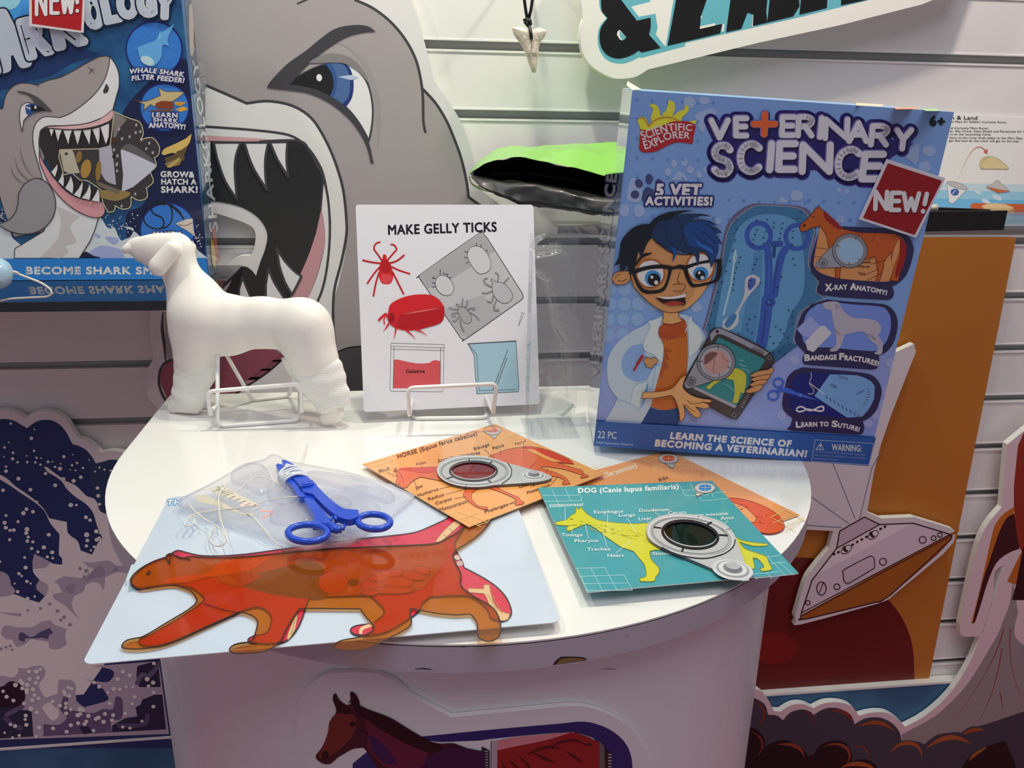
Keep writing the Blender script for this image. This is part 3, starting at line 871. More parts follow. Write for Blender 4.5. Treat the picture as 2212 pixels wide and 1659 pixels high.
# ---- instruction sheet at the right
pl = Plane(on_y(2100, 480, -0.012), (1, 0, 0), (0, 0.06, 1))
sh = slab(pl, '1925,242! 2290,258! 2290,476! 1900,468!', -0.0015, 0, mat('f4f4ee', .4), mat('e8e8e4', .5), 'instruction_sheet', None, pl.M)
tag(sh, 'white rover instruction sheet with small print and a parachute drawing', 'paper sheet')
CI = (1852, 200, 6.144)
a = Art(pl, CI, gain=1.0, rough=.4)
a.poly('900,1190! 2700,1230! 2700,1700! 900,1640!', 'cfe6ee', 0).poly('900,1290! 2700,1330! 2700,1700! 900,1640!', '9fd4ec', 0).poly('900,1400! 2700,1440! 2700,1700! 900,1640!', '77c2ea', 0)
for x, y, r in ((1600, 1320, 50), (1850, 1390, 70), (1700, 1440, 60), (1960, 1500, 50)):
    a.ell(x, y, r, r*.45, 'd6ecf4', 25)
a.poly('1500,1490! 1540,1465! 2700,1490! 2700,1630! 1900,1625! 1500,1600!', 'd8683a', 0).poly('1640,1510! 1750,1470 1950,1480 2080,1540 2050,1600 1900,1560 1780,1590!', 'f0cf9a', 3)
a.build('sky_print', sh, None)
a = Art(pl, CI, gain=1.0, rough=.4, base=5)
TXT = '33322f'
a.text('h & Land', '1245,355 1590,360', 48, TXT, .012)
for s, b in (("to Mars for NASA's Curiosity Rover.", '1235,397 1985,405'), ('el Curiosity Mars Rover,', '1240,481 1745,485'), ('er, Sky Crane, Heat Shield and Parachute for launch', '1225,522 2330,530'),
             (', in to the Launching Cone.', '1205,563 1775,568'), ('ctory so the rover lands safely on the Mars Map.', '1215,608 2195,617'), ("go! See how far the rover will get on the map.", '1215,648 2150,656')):
    a.text(s, b, 25, TXT, .012)
a.build('small_print', sh, None)
a = Art(pl, CI, gain=1.0, rough=.4, base=5)
a.line('1335,1150 1400,990 1480,830 1560,740 1630,722 1690,760 1715,790', 17, 'dd7a72', 5, taper='start').poly('1670,785! 1730,745! 1722,815!', 'd9665e')
a.poly('1640,1012! 1622,950 1640,890 1690,860 1760,848 1850,870 1930,930 1995,985 2003,1015!', 'e8d6a0', 4, line='a89a70', lw=5).line('1665,1012 1655,950 1690,880 1750,850', 5, 'a89a70', 4)
a.line('1870,1020 1850,1170', 2, 'd8d8d4').line('1990,1020 1880,1180', 2, 'd8d8d4')
a.poly('1705,1252! 1800,1205! 1830,1168! 1875,1170! 1905,1215! 1960,1250! 2015,1310!', 'cfcbc6', 0, line='8a8480', lw=4).poly('1705,1255! 2015,1312! 1870,1332!', 'd8703c', 0)
a.poly('1185,1185! 1460,1278! 1270,1470! 1215,1460!', 'f0f0f0', 0, line='9a9a9a', lw=4).ell(1322, 1230, 140, 36, 'c9c9c9', 18, line='8c8c8c', lw=4)
a.ell(1290, 1320, 55, 45, '2f6ab8').text('NASA', '1262,1352 1310,1300', 22, 'e8e8f0', .02).line('1275,1270 1310,1320 1330,1350', 5, 'd83a3a', 3, taper='both')
a.build('drawing', sh, None, 'parachute and launching cone drawing')
# ------------------------------------------------------------------ acrylic shelves hooked into the wall, and what stands on them
M_ACR = clear_mat('acrylic', 'f6faf8', .03, 'f0f4f2', .13, .03, 1.5)
M_ACRE = clear_mat('acrylic_edge', '3a3438', .35, '141012', .18, .05, 1.5)
def shelf(x0, x1, zt, yf, label, mt=None, lip=.0, me=None):
    me = me or M_ACRE
    t = empty('acrylic_shelf', Matrix.Translation(((x0+x1)/2, 0, zt)))
    tag(t, label, 'shelf', 'clear shelves on the slatted wall')
    Ti = t.matrix_world.inverted()
    b = MB(); b.box(x0, x1, yf+.001, -.0145 if lip else -.002, zt-.004, zt, mt or M_ACR); b.build('shelf_plate', t, inv=Ti)
    b = MB(); b.box(x0, x1, yf, yf+.001, zt-.0095, zt+.0002, me); b.box(x0, x1, yf+.001, yf+.004, zt-.0095, zt-.0042, me); b.build('front_edge', t, inv=Ti)
    return t
shelf(-.62, -.2, 1.016, -.205, 'clear acrylic shelf carrying the blue shark kit box', clear_mat('acrylic_plate', '9a8f94', .12, '6a6a86', .30, .02, 1.5), .01)
shelf(.155, .80, 1.0875, -.185, 'clear acrylic shelf under the green bag and black tray', None, .0, clear_mat('acrylic_clear_edge', 'd8d4d0', .15, 'd8d0c8', .35, .08, 1.5))

# ---- blue shark kit box
def carton(name, M, w, h, d, m_body, label, cat):
    """upright box; local frame: x right, y up, z out of the front face (front face at z = 0)"""
    r = empty(name, M); tag(r, label, cat)
    b = MB()
    v = [(x, y, z) for z in (-d, 0) for y in (0, h) for x in (0, w)]
    b.add(v, [(4, 5, 7, 6), (1, 0, 2, 3), (5, 1, 3, 7), (0, 4, 6, 2), (6, 7, 3, 2), (0, 1, 5, 4)], m_body)
    o = b.build('carton', r)
    md = o.modifiers.new('b', 'BEVEL'); md.width = .0012; md.segments = 2; md.limit_method = 'ANGLE'
    return r
YB = -.098
o = on_y(452, 602, YB); bw, bh, bd = .30, .362, .043
pl = Plane((o[0]-bw, YB, 1.0165), UX, UZ)
SBG = 1.5
box = carton('shark_kit_box', pl.M, bw, bh, bd, mat('1f5f9e', .25, 1.2, coat=.4), 'dark blue shark science kit box on the left shelf', 'toy box')
S1, S2 = (0, 0, 4.608), (0, 320, 4.608)
CLS = face_px(pl.M, bw, bh)
a = Art(pl, S1, gain=SBG, rough=.25, coat=.4)
a.clip = CLS
a.noise = (30, '2a6f9a', .5)
a.poly('-455,-300! 1800,-300! 1830,0! 1895,700! 2005,1700! 2050,2575! -455,2575!', '17406e', 0)
a.noise = None
a.poly('-455,-300! 900,-300! 600,0 380,180 200,290 -100,250 -455,300!', '3f8ed0', 3).poly('-455,-300! 300,-300! 200,20 60,100 -300,60!', '8cc0e8', 3)
a.poly('1895,640! 1750,600 1300,1000 1200,1300 1500,1500 1450,2000 1250,2150 1300,2575! 2050,2575! 2005,1700!', '131d42', 4).poly('-455,1500! -200,1450! 40,2200! -200,2575! -455,2575!', '131d42', 0)
a.poly('200,600 400,540 560,470 700,450 850,500 1000,540 700,640 500,760 300,800 0,900 -100,800', '16305e', 3)
a.crop(*S2)
a.poly('-450,760! 0,740 90,800 130,900 300,1100 -450,1100!', 'c6cbe4', 3).poly('780,1100! 960,690 1010,700 1060,780 1100,800 1140,790 1180,880 1210,920 1260,900 1300,880 1330,800 1230,780 1340,830 1400,880 1500,930 1650,950 1900,980 2050,1080! 2070,1100!', 'c6cbe4', 3)
a.poly('860,1060! 1000,970 1200,1010 1240,1090! 1000,1100!', '9aa4cc', 3).poly('950,850 1000,870 990,900 950,880', '9aa4cc', 3).poly('1050,880 1180,900 1150,960 1080,930', '9aa4cc', 3).poly('830,1040! 860,1030 930,1070 1000,1085! 990,1100! 790,1100!', '14183a', 3)
a.build('sea_print', box, None)
rs = random.Random(4)
a = Art(pl, S2, gain=SBG, rough=.25, base=8)
for i in range(130):
    q = rs.random()
    x, y = (rs.gauss(1190, 120), rs.gauss(760, 60)) if q < .45 else ((rs.gauss(1960, 40), rs.gauss(900, 90)) if q < .8 else (rs.gauss(20, 30), rs.gauss(690, 40)))
    if x > 2030 or y > 1080: continue
    r = rs.uniform(3, 8); a.ell(x, y, r, r*.9, 'c6cbe4', n=8)
tag(a.build('spray_dots', box, None), kind='stuff')
# the shark
a = Art(pl, S1, gain=SBG, rough=.25, coat=.4, base=9)
a.clip = CLS
SG, SW, SK = '958d8c', 'd6d6de', '3a3638'
a.poly('-450,1400! -200,1150 30,1080! 60,950 120,870 200,830 290,830 370,845! 480,800 600,770 740,700 880,620 980,570 1050,558 1095,565! 1120,900! 700,1250! 500,1400! 420,1659! 450,1800! 440,1950! 480,2300! 140,2360! 40,2095! 0,1955! -300,1300!', SG, 4, line=SK, lw=10)
a.poly('1095,565! 1150,640 1185,740 1187,860 1160,960 1130,1075! 1100,1130 1000,1180 850,1230 650,1250 480,1255 415,1300 390,1400 400,1520 430,1659! 470,1790! 600,1960! 800,2120! 980,2165! 950,2275 900,2395 850,2475 790,2570! 145,2570! 150,2475! 440,2300! 480,2150! 440,1950! 425,1780 380,1625 340,1470 330,1330 360,1230 420,1172 480,1160 600,1170! 700,1130 830,1040 950,930 1040,800 1085,660 1095,565!', SW, 4, line=SK, lw=9)
a.poly('565,2050! 610,2200 590,2330 560,2400 400,2560! 600,2570! 680,2500 650,2440 760,2400 700,2250 800,2150!', 'bdb6b6', 4)
a.poly('480,1258! 650,1252 850,1232 1000,1182 1130,1085! 1125,1170 1060,1220 900,1270 700,1290 480,1275!', 'd9a6a6', 4, line=SK, lw=6)
a.poly('400,1320! 450,1275 700,1290 900,1270 1060,1225 1125,1175! 1115,1320 1100,1440 1060,1460! 1000,1470! 990,1480! 600,1490! 590,1560! 640,1740! 700,1750! 800,1800! 1000,1900! 1010,2000! 860,1975 700,1900 560,1760 460,1580 400,1450!', '2b2526', 4, line=SK, lw=8)
a.poly('395,1500! 430,1600 520,1740 640,1880 760,1960 900,1995 1000,2000 1045,2060 1040,2130 985,2165 880,2150 740,2080 600,1960 480,1800 400,1620!', 'c98f92', 4, line=SK, lw=9)
a.poly('1060,830! 1085,870 1075,915 1040,930 1028,905!', SK, 3)
a.line('860,655 910,690 945,738', 7, SK, 3, taper='both').line('950,685 915,700 880,745', 7, SK, 3, taper='both')
a.line('345,835 390,855', 7, SK)
for s in ('205,1470 220,1560 270,1680 340,1765', '150,1560 180,1680 260,1770 315,1800', '110,1640 140,1740 200,1800 265,1840'):
    a.line(s, 12, '6d6767', 4, taper='both')
a.poly('160,905! 260,915 380,970 470,1050 525,1110! 400,1090 300,960 200,925!', '4a4546', 3)
a.poly('225,1310! 200,1180 215,1060 270,1020! 360,1040 455,1095! 380,1110 300,1140 240,1200!', 'cfd0da', 3, line=SK, lw=8)
a.poly('255,1050! 330,1030 400,1060 455,1095! 360,1110 290,1155! 262,1120!', '2d4a86', 3).poly('310,1040! 400,1062 455,1095! 370,1105 320,1110!', '17171d', 3).ell(358, 1068, 12, 15, 'e8e8ec').poly('235,1050! 310,1075! 300,1090!', 'e0e2ee', 0)
a.poly('190,1930! 250,1830 350,1775 430,1790 500,1850 550,1960 555,2080 520,2180 440,2270 330,2320 200,2325 80,2290 -20,2230! 90,2190 160,2110 185,2020!', '8d898b', 4, line=SK, lw=10)
a.build('shark_print', box, None, 'grey shark with open mouth')
def steeth(lst, c):
    t = Art(pl, c, gain=SBG, rough=.25, base=30)
    for s in lst: t.poly(s, 'd9d9e0', 2, line=SK, lw=5)
    t.build('teeth_print', box, None)
steeth(['495,1280! 545,1285! 530,1330 520,1370!', '550,1285! 625,1290! 600,1360 585,1420!', '635,1295! 725,1295! 700,1380 690,1450!', '735,1298! 820,1295! 800,1380 780,1450!', '830,1295! 915,1285! 905,1390 900,1450!', '925,1285! 1000,1265! 1000,1370 985,1440!', '1005,1262! 1095,1225! 1090,1360 1060,1440!'], S1)
steeth(['515,235! 560,180 580,150! 580,210 555,290!', '585,330! 615,280 625,225! 645,300 640,385!', '650,395! 690,330 710,265! 740,360 730,455!', '735,460! 790,400 832,315! 830,400 805,495!', '815,495! 870,430 900,345! 915,430 900,515!', '915,520! 960,450 985,390! 1000,460 1000,535!'], S2)
# die-cut whale shark at the mouth
a = Art(pl, S1, gain=SBG, rough=.25, base=22)
a.poly('1140,1110! 1250,1160 1300,1180 1400,1220 1430,1330 1400,1390! 1520,1370 1590,1460 1580,1540 1540,1570! 1560,1650 1500,1710! 1530,1810 1460,1870! 1470,1960 1390,1995 1310,1955! 1300,2060 1220,2080 1150,2045! 1140,2100 1080,2110! 1030,2020! 1000,1880! 880,1800! 800,1790! 720,1720! 640,1740! 590,1560! 600,1490! 990,1480! 1100,1450! 1120,1300!', '3b3637', 3, line='c9c19a', lw=8)
a.poly('600,1500! 720,1490 760,1600 800,1720! 700,1730! 640,1700! 620,1600!', 'aba693', 3).poly('1140,1110! 1270,1190! 1200,1270! 1130,1420!', '77716f', 3)
a.poly('990,1480! 1110,1440! 1130,1560 1150,1740 1160,1840! 1060,1800 1000,1700!', 'a6a4b0', 3).poly('1205,1500! 1260,1460 1400,1520 1560,1640! 1500,1720! 1330,1860! 1215,1910! 1230,1740!', 'b9bac6', 3).poly('1205,1480! 1300,1430 1500,1560 1560,1640! 1400,1560 1260,1500!', '5c585a', 3)
a.ell(860, 1680, 50, 95, 'a07d3e', 12).ell(790, 1560, 30, 60, '83683a', 10).ell(985, 1700, 28, 100, '8a6c38', 5).poly('940,1940! 1150,2000 1300,1940 1250,1900 1000,1890!', '8a7648', 3).poly('960,1800! 1200,1890! 1180,1930! 980,1850!', '6d6456', 0)
for x, y in ((1360, 1245), (1400, 1310), (1295, 1360), (1220, 1380), (1355, 1320), (1190, 1285), (1490, 1425), (1415, 1390), (1460, 1480), (1525, 1520), (1140, 1490), (1150, 1560), (1170, 1630), (1175, 1550), (1165, 1640), (1170, 1700), (1350, 1930), (1215, 2050)):
    a.ell(x, y, 11, 17, 'a09aa0', 10, 10)
a.ell(1140, 1395, 28, 30, '4a3320').ell(1140, 1558, 18, 18, '1c1818').ell(665, 1530, 16, 14, '3c342c')
a.build('whale_shark_print', box, None)
# round pictures and words
def disc(x, y, r, parts, c=S1):
    t = Art(pl, c, gain=SBG, rough=.25, coat=.4, base=9)
    t.ell(x, y, r+16, r+16, '1b2468', n=40).ell(x, y, r, r*.98, '2f6fbd', n=40)
    parts(t); return t.build('picture_disc', box, None)
def whale(t):
    for i in range(26):
        g = 2*math.pi*i/26
        if 1.0 < g < 2.2: continue
        t.line([(1540+120*math.cos(g), 490+110*math.sin(g)), (1540+210*math.cos(g+.05), 490+190*math.sin(g+.05))], 10, '9fb0d8' if i % 3 else '8e7f98', taper='both')
    t.poly('1370,470! 1450,440 1550,400 1600,330! 1680,280 1740,235! 1690,340 1670,400 1690,460! 1620,450 1610,560 1560,640 1500,660 1420,600 1390,560!', '5b9be0', 3).poly('1560,400! 1600,310! 1610,380!', '6fabe8').ell(1470, 605, 72, 42, 'a9c6f0', 25)
disc(1535, 490, 270, whale)
def anat(t):
    t.poly('1320,985! 1400,1010 1480,1000 1600,950! 1580,870! 1650,910 1740,910 1840,915! 1780,970 1720,1010! 1740,1120! 1690,1020! 1600,1010 1540,1060! 1500,1040! 1440,1090! 1430,1120! 1440,1040!', 'b7a678', 3, line='4a3a22', lw=5)
    t.poly('1550,1030! 1620,1005 1720,1010! 1730,1080! 1560,1080!', '7c3a1e', 3).poly('1740,1010! 1860,1015! 1800,1060! 1740,1040!', 'b98a3a', 3).poly('1750,1090! 1830,1060 1875,1090! 1800,1115!', 'c99a3c', 3).poly('1450,1100! 1700,1085! 1720,1110! 1560,1110!', '6b4a26')
disc(1640, 1070, 235, anat)
def neck(t):
    K2 = '14141c'
    t.line('1600,545 1680,560 1715,640 1700,740 1640,790 1540,800 1450,750 1430,660 1460,600 1560,550', 13, K2, 5).line('1500,590 1530,650 1610,690 1635,750 1610,790', 13, K2, 5).line('1660,550 1750,610 1820,690 1845,740', 12, K2, 4).line('1700,560 1780,620 1830,700', 10, K2, 4).line('1570,545 1640,550', 30, K2)
    t.poly('1750,750! 1850,710 1920,700! 1925,780 1935,840 1952,885! 1880,830 1810,790!', 'cdbfb2', 3).line('1780,760 1850,770 1915,740', 6, '6a4a3a', 3)
disc(1670, 815, 265, neck, S2)
a = Art(pl, S1, gain=SBG, rough=.25, base=22)
a.poly('1610,1530! 1640,1480 1750,1430 1850,1380! 1910,1330! 1890,1420 1830,1480 1760,1510! 1770,1540! 1720,1520 1640,1545!', 'c8a95e', 3).poly('1640,1570! 1750,1530 1880,1440! 1840,1540 1830,1600 1660,1630!', '5a4a34', 3).poly('1640,1630! 1740,1590 1810,1570! 1790,1640 1680,1660!', '8a7448', 3).poly('1660,1660! 1720,1620 1790,1560! 1780,1600 1700,1670!', 'b09a5c', 3)
a.build('hatchling_print', box, None)
a = Art(pl, S1, gain=SBG, rough=.25, base=26)
a.clip = CLS
WH = 'dfe2ee'
o1 = (('1b2468', 9),)
a.text('WHALE SHARK', '1300,735 1450,722 1600,735 1830,765', 46, WH, .045, .1, o1).text('FILTER FEEDER!', '1320,805 1450,790 1600,800 1835,825', 46, WH, .045, .1, o1)
a.text('LEARN', '1520,1165 1770,1172', 46, WH, .045, .0, o1).text('SHARK', '1530,1212 1775,1225', 42, WH, .045, .0, o1).text('ANATOMY!', '1488,1272 1650,1268 1845,1288', 48, WH, .045, .0, o1)
a.crop(*S2)
a.text('GROW&', '1605,285 1935,290', 55, WH, .045).text('HATCH A', '1612,358 1955,360', 52, WH, .045).text('SHARK!', '1610,440 1968,440', 58, WH, .045)
a.text('MAKE A', '1530,882 1820,882', 52, WH, .045, 0, o1).text('SHARK TOOTH', '1440,945 1700,950 1925,968', 46, WH, .045, 0, o1).text('NECKLACE!', '1500,1020 1880,1030', 46, WH, .045, 0, o1)
a.poly('-455,1100! 2055,1090! 2085,1300! -455,1320!', '2a78c0', 0)
a.text('BECOME SHARK SMART!', '270,1250 1830,1250', 68, WH, .05)
a.build('lettering', box, None, 'white slogans')
# title letters
a = Art(pl, S1, gain=SBG, rough=.25, base=22)
TG = 'a9b2bf'
def tl(ch, x, y, w, h, ang=-14):
    g = math.radians(ang)
    a.text(ch, [(x, y), (x+w*math.cos(g), y+w*math.sin(g))], h, TG, .06, 0, (('10203a', 24), ('d6dce6', 6)))
tl('A', 30, 680, 250, 520); tl('R', 300, 570, 220, 360, -16); tl('K', 580, 470, 270, 400, -12)
tl('O', 880, 275, 160, 270, -8); tl('L', 1070, 225, 140, 240, -12); tl('O', 1205, 175, 170, 250, -6); tl('G', 1400, 155, 150, 250, -4); tl('Y', 1560, 170, 170, 250, 2)
tl('H', -235, 755, 210, 520); tl('S', -440, 830, 170, 500)
a.build('title_lettering', box, None, 'grey block title letters')
# NEW! tag
tp = pl.up(.006)
tg = slab(tp, '290,-140! 845,-60! 830,328! 290,258!', -.001, 0, mat('e4dfe0', .4, 1.1), mat('e4dfe0', .4, 1.1), 'new_tag', box, pl.M.inverted() @ tp.M, S1)
a = Art(tp, S1, gain=1.35, rough=.4)
a.poly('315,-120! 825,-45! 808,305! 318,235!', 'a81c22', 0)
a.letters('NEW!', [(365, 145, 90, 240, 0), (510, 130, 70, 240, 0), (610, 125, 130, 240, 0), (745, 110, 50, 200, 0)], 'efe9ea', 36, (('5a0f14', 42, 5, 6),))
a.build('tag_lettering', tg, Matrix.Identity(4))
# right side of the box
sp_ = Plane((o[0], YB, 1.0165), (0, 1, 0), UZ)
a = Art(sp_, S1, gain=1.3, rough=.12, coat=.6)
a.clip = face_px(sp_.M, bd, bh)
L = box.matrix_world.inverted() @ sp_.M
a.poly('1815,-300! 1960,-300! 2130,1300! 2260,2700! 2100,2775! 2050,2575! 2005,1700! 1895,700!', '2c4864', 0)
a.poly('1815,-300! 1840,-300! 1860,300! 1930,900! 1990,1600! 2050,2400! 2095,2775! 2080,2775! 2050,2575! 2005,1700! 1895,700!', '2a74ae', 0)
a.poly('1880,60! 1920,20 1975,60 2010,280 2030,420 2010,470! 1960,420! 1910,570! 1890,520 1880,300!', 'a9a29e', 3).poly('1930,210! 1960,240 1990,330 1965,420 1935,510! 1925,400!', '2f2c30', 3)
a.build('side_print', box, L)
a = Art(sp_, S1, gain=1.3, rough=.12, coat=.6, base=6)
a.text('SHARKOLOGY', '2165,2300 2130,1950 2080,1550 2030,1200 1970,700 1960,600', (80, 45), 'b6bcc6', .05)
a.text('SMASHES, BASHES', '2060,930 2030,620', 24, '9aa6b0', .03).text('& GROWS SHARKS!', '2030,935 2000,620', 24, '9aa6b0', .03)
a.crop(*S2).poly('2105,800! 2140,800! 2160,950 2190,1100 2160,1150! 2120,1000!', '9a4a3a', 3).poly('2095,880! 2120,950 2150,1100 2140,1200! 2110,1150 2095,1000!', 'b89a3a', 3)
a.build('side_lettering', box, L)

# ---- ball and cord hanging in front of the shelf at the left edge
bt = empty('glass_float', Matrix.Translation(on_y(-12, 590, -.225))); tag(bt, 'pale blue glass ball with looped white cord by left shelf edge', 'ornament')
Ti = bt.matrix_world.inverted()
bm = bmesh.new(); bmesh.ops.create_uvsphere(bm, u_segments=24, v_segments=16, radius=.0155)
me = bpy.data.meshes.new('ball'); bm.to_mesh(me); bm.free(); me.materials.append(mat('a8cbe2', .12, coat=.5)); me.polygons.foreach_set('use_smooth', [True]*len(me.polygons)); link('ball', me, bt)
def cordpx(name, parent, inv, pts, Y, r, m, sm=5):
    P = [on_y(p[0], p[1], (Y if not isinstance(Y, list) else Y[min(i, len(Y)-1)])) for i, p in enumerate(pts_of(pts))]
    Q = cat_rom(P, sm, False); b = MB(); b.tube([inv @ Vector(q) for q in Q], r, m, 6); return b.build(name, parent, smooth=True)
M_CORD = mat('e9e2d4', .8, bump=(900, .6))
cordpx('cord', bt, Ti, '10,585 22,588 40,590 25,586 60,600 90,612 110,628 103,640 60,643 20,646 -20,655', -.222, .0011, M_CORD)
b = MB(); b.tube([(0, 0, .014), (0, .004, .03), (0, .02, .15), (0, .06, .32)], .0008, M_CORD, 6); b.build('hanging_cord', bt, smooth=True)

# ---- shark tooth pendant
YT = -.05
tt = empty('shark_tooth_pendant', Matrix.Translation(on_y(1143, 100, YT))); tag(tt, 'shark tooth pendant hanging on a knotted black cord', 'necklace')
Ti = tt.matrix_world.inverted()
CT = (960, 0, 4.254)
tpz = Plane(on_y(1143, 100, YT), UX, UZ)
M_TOOTH = mat('efe2d2', .3, coat=.3, noise_col=(220, 'b08a6a', .35), bump=(300, .4))
out = [np.array(tpz.at(CT[0]+p[0]/CT[2], CT[1]+p[1]/CT[2]))[:2] for p in smooth_pts('622,255! 660,248 720,248 760,270 800,285 840,258 880,255 938,280! 935,310 905,360 880,385 868,450 858,560 840,660 820,668 800,655 760,540 720,440 690,395 650,340 630,300', 5)]
cx_, cy_ = np.mean(out, axis=0)
vs, fs = [], []
rings = [(1, 0), (.93, .0028), (.75, .0048), (.45, .006), (.15, .0065)]
N = len(out)
for sg in (1, -1):
    for k, z in rings:
        for p in out:
            w = 1.0 if p[1] > -.012 else .75
            vs.append((cx_+(p[0]-cx_)*k, p[1]*k+(1-k)*min(max(p[1], -.006), .012)*1.0, sg*z*w))
for h in (0, 1):
    for r_ in range(len(rings)-1):
        for i in range(N):
            A = h*len(rings)*N+r_*N; j = (i+1) % N
            fs.append((A+i, A+j, A+N+j, A+N+i))
    A = h*len(rings)*N+(len(rings)-1)*N
    fs.append(tuple(A+i for i in range(N)))
mesh_of('tooth', vs, fs, M_TOOTH, tt, Ti @ tpz.M, smooth=True, recalc=True)
b = Art(tpz, CT, base=1)
M_BLK = mat('0e0d0e', .45)
b = MB()
def tp3(x, y, dz): return Ti @ (tpz.M @ tpz.at(CT[0]+x/CT[2], CT[1]+y/CT[2], dz))
b.tube([tp3(*q) for q in ((790, 365, .0075), (785, 320, .0085), (780, 270, .006), (775, 240, .002), (765, 215, .001))], .0019, M_BLK)
b.tube([tp3(*q) for q in ((735, -260, 0), (735, 0, 0), (745, 80, 0), (762, 190, .001))], .0018, M_BLK)
b.tube([tp3(*q) for q in ((815, -260, 0), (808, 0, 0), (795, 90, 0), (770, 190, .001))], .0018, M_BLK)
b.tube([tp3(*q) for q in ((730, 190, .001), (750, 178, .003), (785, 190, .002), (790, 220, .002), (760, 235, .003), (738, 210, .003), (760, 185, .003), (785, 215, .004))], .0021, M_BLK)
b.build('cord', tt, smooth=True)
b = MB(); b.tube([on_y(1110, 5, YT)*0+Vector((tt.location[0], YT, tt.location[2]+.098))]*1+[Vector((tt.location[0], -.001, tt.location[2]+.098))], .002, mat('c8c8c8', .25, metal=.9), 8); 
hk = b.build('wall_hook'); tag(hk, 'thin metal hook holding the tooth necklace above frame', 'hook')
# ------------------------------------------------------------------ veterinary kit box on the table
vu, vv = Vector((.9865, -.1572, -.0469)), Vector((.0396, -.0492, .998))
pl = Plane((.16576, -.34698, .909), vu, vv)
VW, VH, VD = .2532, .3097, .08
VG = 1.5
V1, V2, V3, V4, V5, V6 = (1300, 180, 4.608), (1660, 180, 4.608), (1260, 440, 4.608), (1600, 440, 4.608), (1260, 680, 4.608), (1560, 680, 4.608)
vet = carton('veterinary_kit_box', pl.M, VW, VH, VD, mat('86b2e6', .3, 1.25, coat=.35), 'light blue veterinary science kit box with spectacled boy at table right', 'toy box')
CLV = face_px(pl.M, VW, VH)
def art(c, base=1):
    t = Art(pl, c, gain=VG, rough=.32, base=base, coat=.15)
    t.clip = CLV
    return t
# printed background
a = art(V1)
a.c = (0, 0, 1)
a.poly('1300,150! 2100,150! 2100,745! 1200,700!', '749ace').poly('1200,694! 2100,757! 2100,955! 1200,902!', '8496cc').poly('1200,902! 2100,955! 2100,1100! 1200,1100!', '25569c')
a.build('front_print', vet, None)
a = art(V1, base=4)
LB = '93abdc'
for x, y, rx, ry in ((870, 190, 62, 60), (1020, 170, 58, 40), (720, 800, 30, 42), (820, 785, 34, 40), (660, 880, 35, 40), (880, 860, 36, 40), (970, 910, 28, 32), (220, 1265, 55, 65), (370, 1265, 55, 65), (1940, 1115, 65, 50), (1030, 860, 25, 28), (1160, 1370, 28, 30)):
    a.ell(x, y, rx, ry, LB, n=20)
a.poly('920,310! 1080,250 1140,270 1130,320 1060,360 1010,490 960,440!', LB, 3).poly('700,960! 770,870 860,960 800,970!', LB, 3).poly('280,960! 320,940 400,960! 390,1170 260,1165 250,1100!', LB, 3).poly('1760,1180! 1790,1120 1850,1190!', LB, 2)
for r_ in range(7):
    for k in range(12):
        x, y = 350+k*152+(r_ % 2)*0, 165+r_*192+k*6
        if 1000 < x and 200 < y < 1050: continue
        a.poly([(x-17, y), (x, y-22), (x+17, y), (x, y+22)], '5c86c2')
a.c = V2
for x, y, rx, ry in ((1600, 670, 68, 55), (1555, 830, 65, 58), (280, 1115, 65, 55), (700, 1330, 16, 16), (735, 1330, 16, 16), (690, 1365, 22, 18), (730, 1365, 22, 18), (700, 1060, 22, 24), (780, 1075, 25, 22)):
    a.ell(x, y, rx, ry, LB, n=20)
a.poly('1340,720! 1480,600 1500,620 1490,760 1460,810!', LB, 2)
for x, y in ((400, 1165), (550, 1175), (700, 1182), (850, 1185), (810, 1362)):
    a.poly([(x-22, y), (x, y-25), (x+22, y), (x, y+25)], '5c86c2')
a.c = V3
for r_ in range(6):
    for k in range(5):
        x, y = 265+k*142+(r_ % 2)*8-r_*6, 845+r_*152
        if x > 640+60*(r_ < 2) : continue
        a.ell(x, y, 66-r_*3, 72-r_*3, '6f94d4' if r_ > 3 else '87a6dc', n=22)
for x, y, rx, ry in ((1120, 1020, 45, 60), (1160, 1030, 25, 35), (1340, 170, 30, 35), (405, 70, 55, 60), (555, 75, 55, 60)):
    a.ell(x, y, rx, ry, LB, n=18)
a.c = V6
for x, y in ((1620, 760), (1600, 900), (1560, 980), (1670, 480), (1700, 560), (1450, 1080), (1530, 1000), (720, 450), (590, 1000)):
    a.ell(x, y, 45, 45, '97a2dc', n=18)
for k in range(5):
    for r_ in range(2):
        x, y = 330+k*130-r_*20, 890+r_*150-k*6
        if x < 620: a.line([(x+30*math.cos(t), y+34*math.sin(t)) for t in [.3*i for i in range(21)]], 9, '8aa2e0', closed=True)
a.build('pale_dots', vet, None)
# logo: sun and red banner
a = art(V1, base=8)
YS = 'd8cf3a'
a.poly('355,375! 370,340 410,335 445,360 470,430! 495,400! 490,330 510,260 475,225! 490,205 540,215 570,260 580,320! 605,325! 610,290 640,270 660,200 655,175! 690,170 725,200 725,260 700,330! 720,320! 760,280 815,260 830,215! 860,235 860,280 800,340 790,380! 860,380 945,365! 930,400! 700,480! 390,470!', YS, 3)
a.line('370,350 410,345 440,380 465,425 480,410 530,365 620,338 700,345 760,375', 16, 'b98a2a', 4)
a.poly('385,455! 430,465 520,455 600,420 700,380 800,375 880,385 937,425! 915,510 903,603! 820,590 730,590 640,625 540,675 450,688 400,680 370,655! 375,550!', 'a3242a', 4)
a.text('SCIENTIFIC', '405,565 480,540 600,495 730,470 895,472', (88, 62), 'e6dfe4', .02)
a.text('EXPLORER', '430,655 540,620 640,565 760,545 870,550', (80, 62), 'e6dfe4', .02)
a.build('maker_logo', vet, None, 'yellow sun and red banner logo')
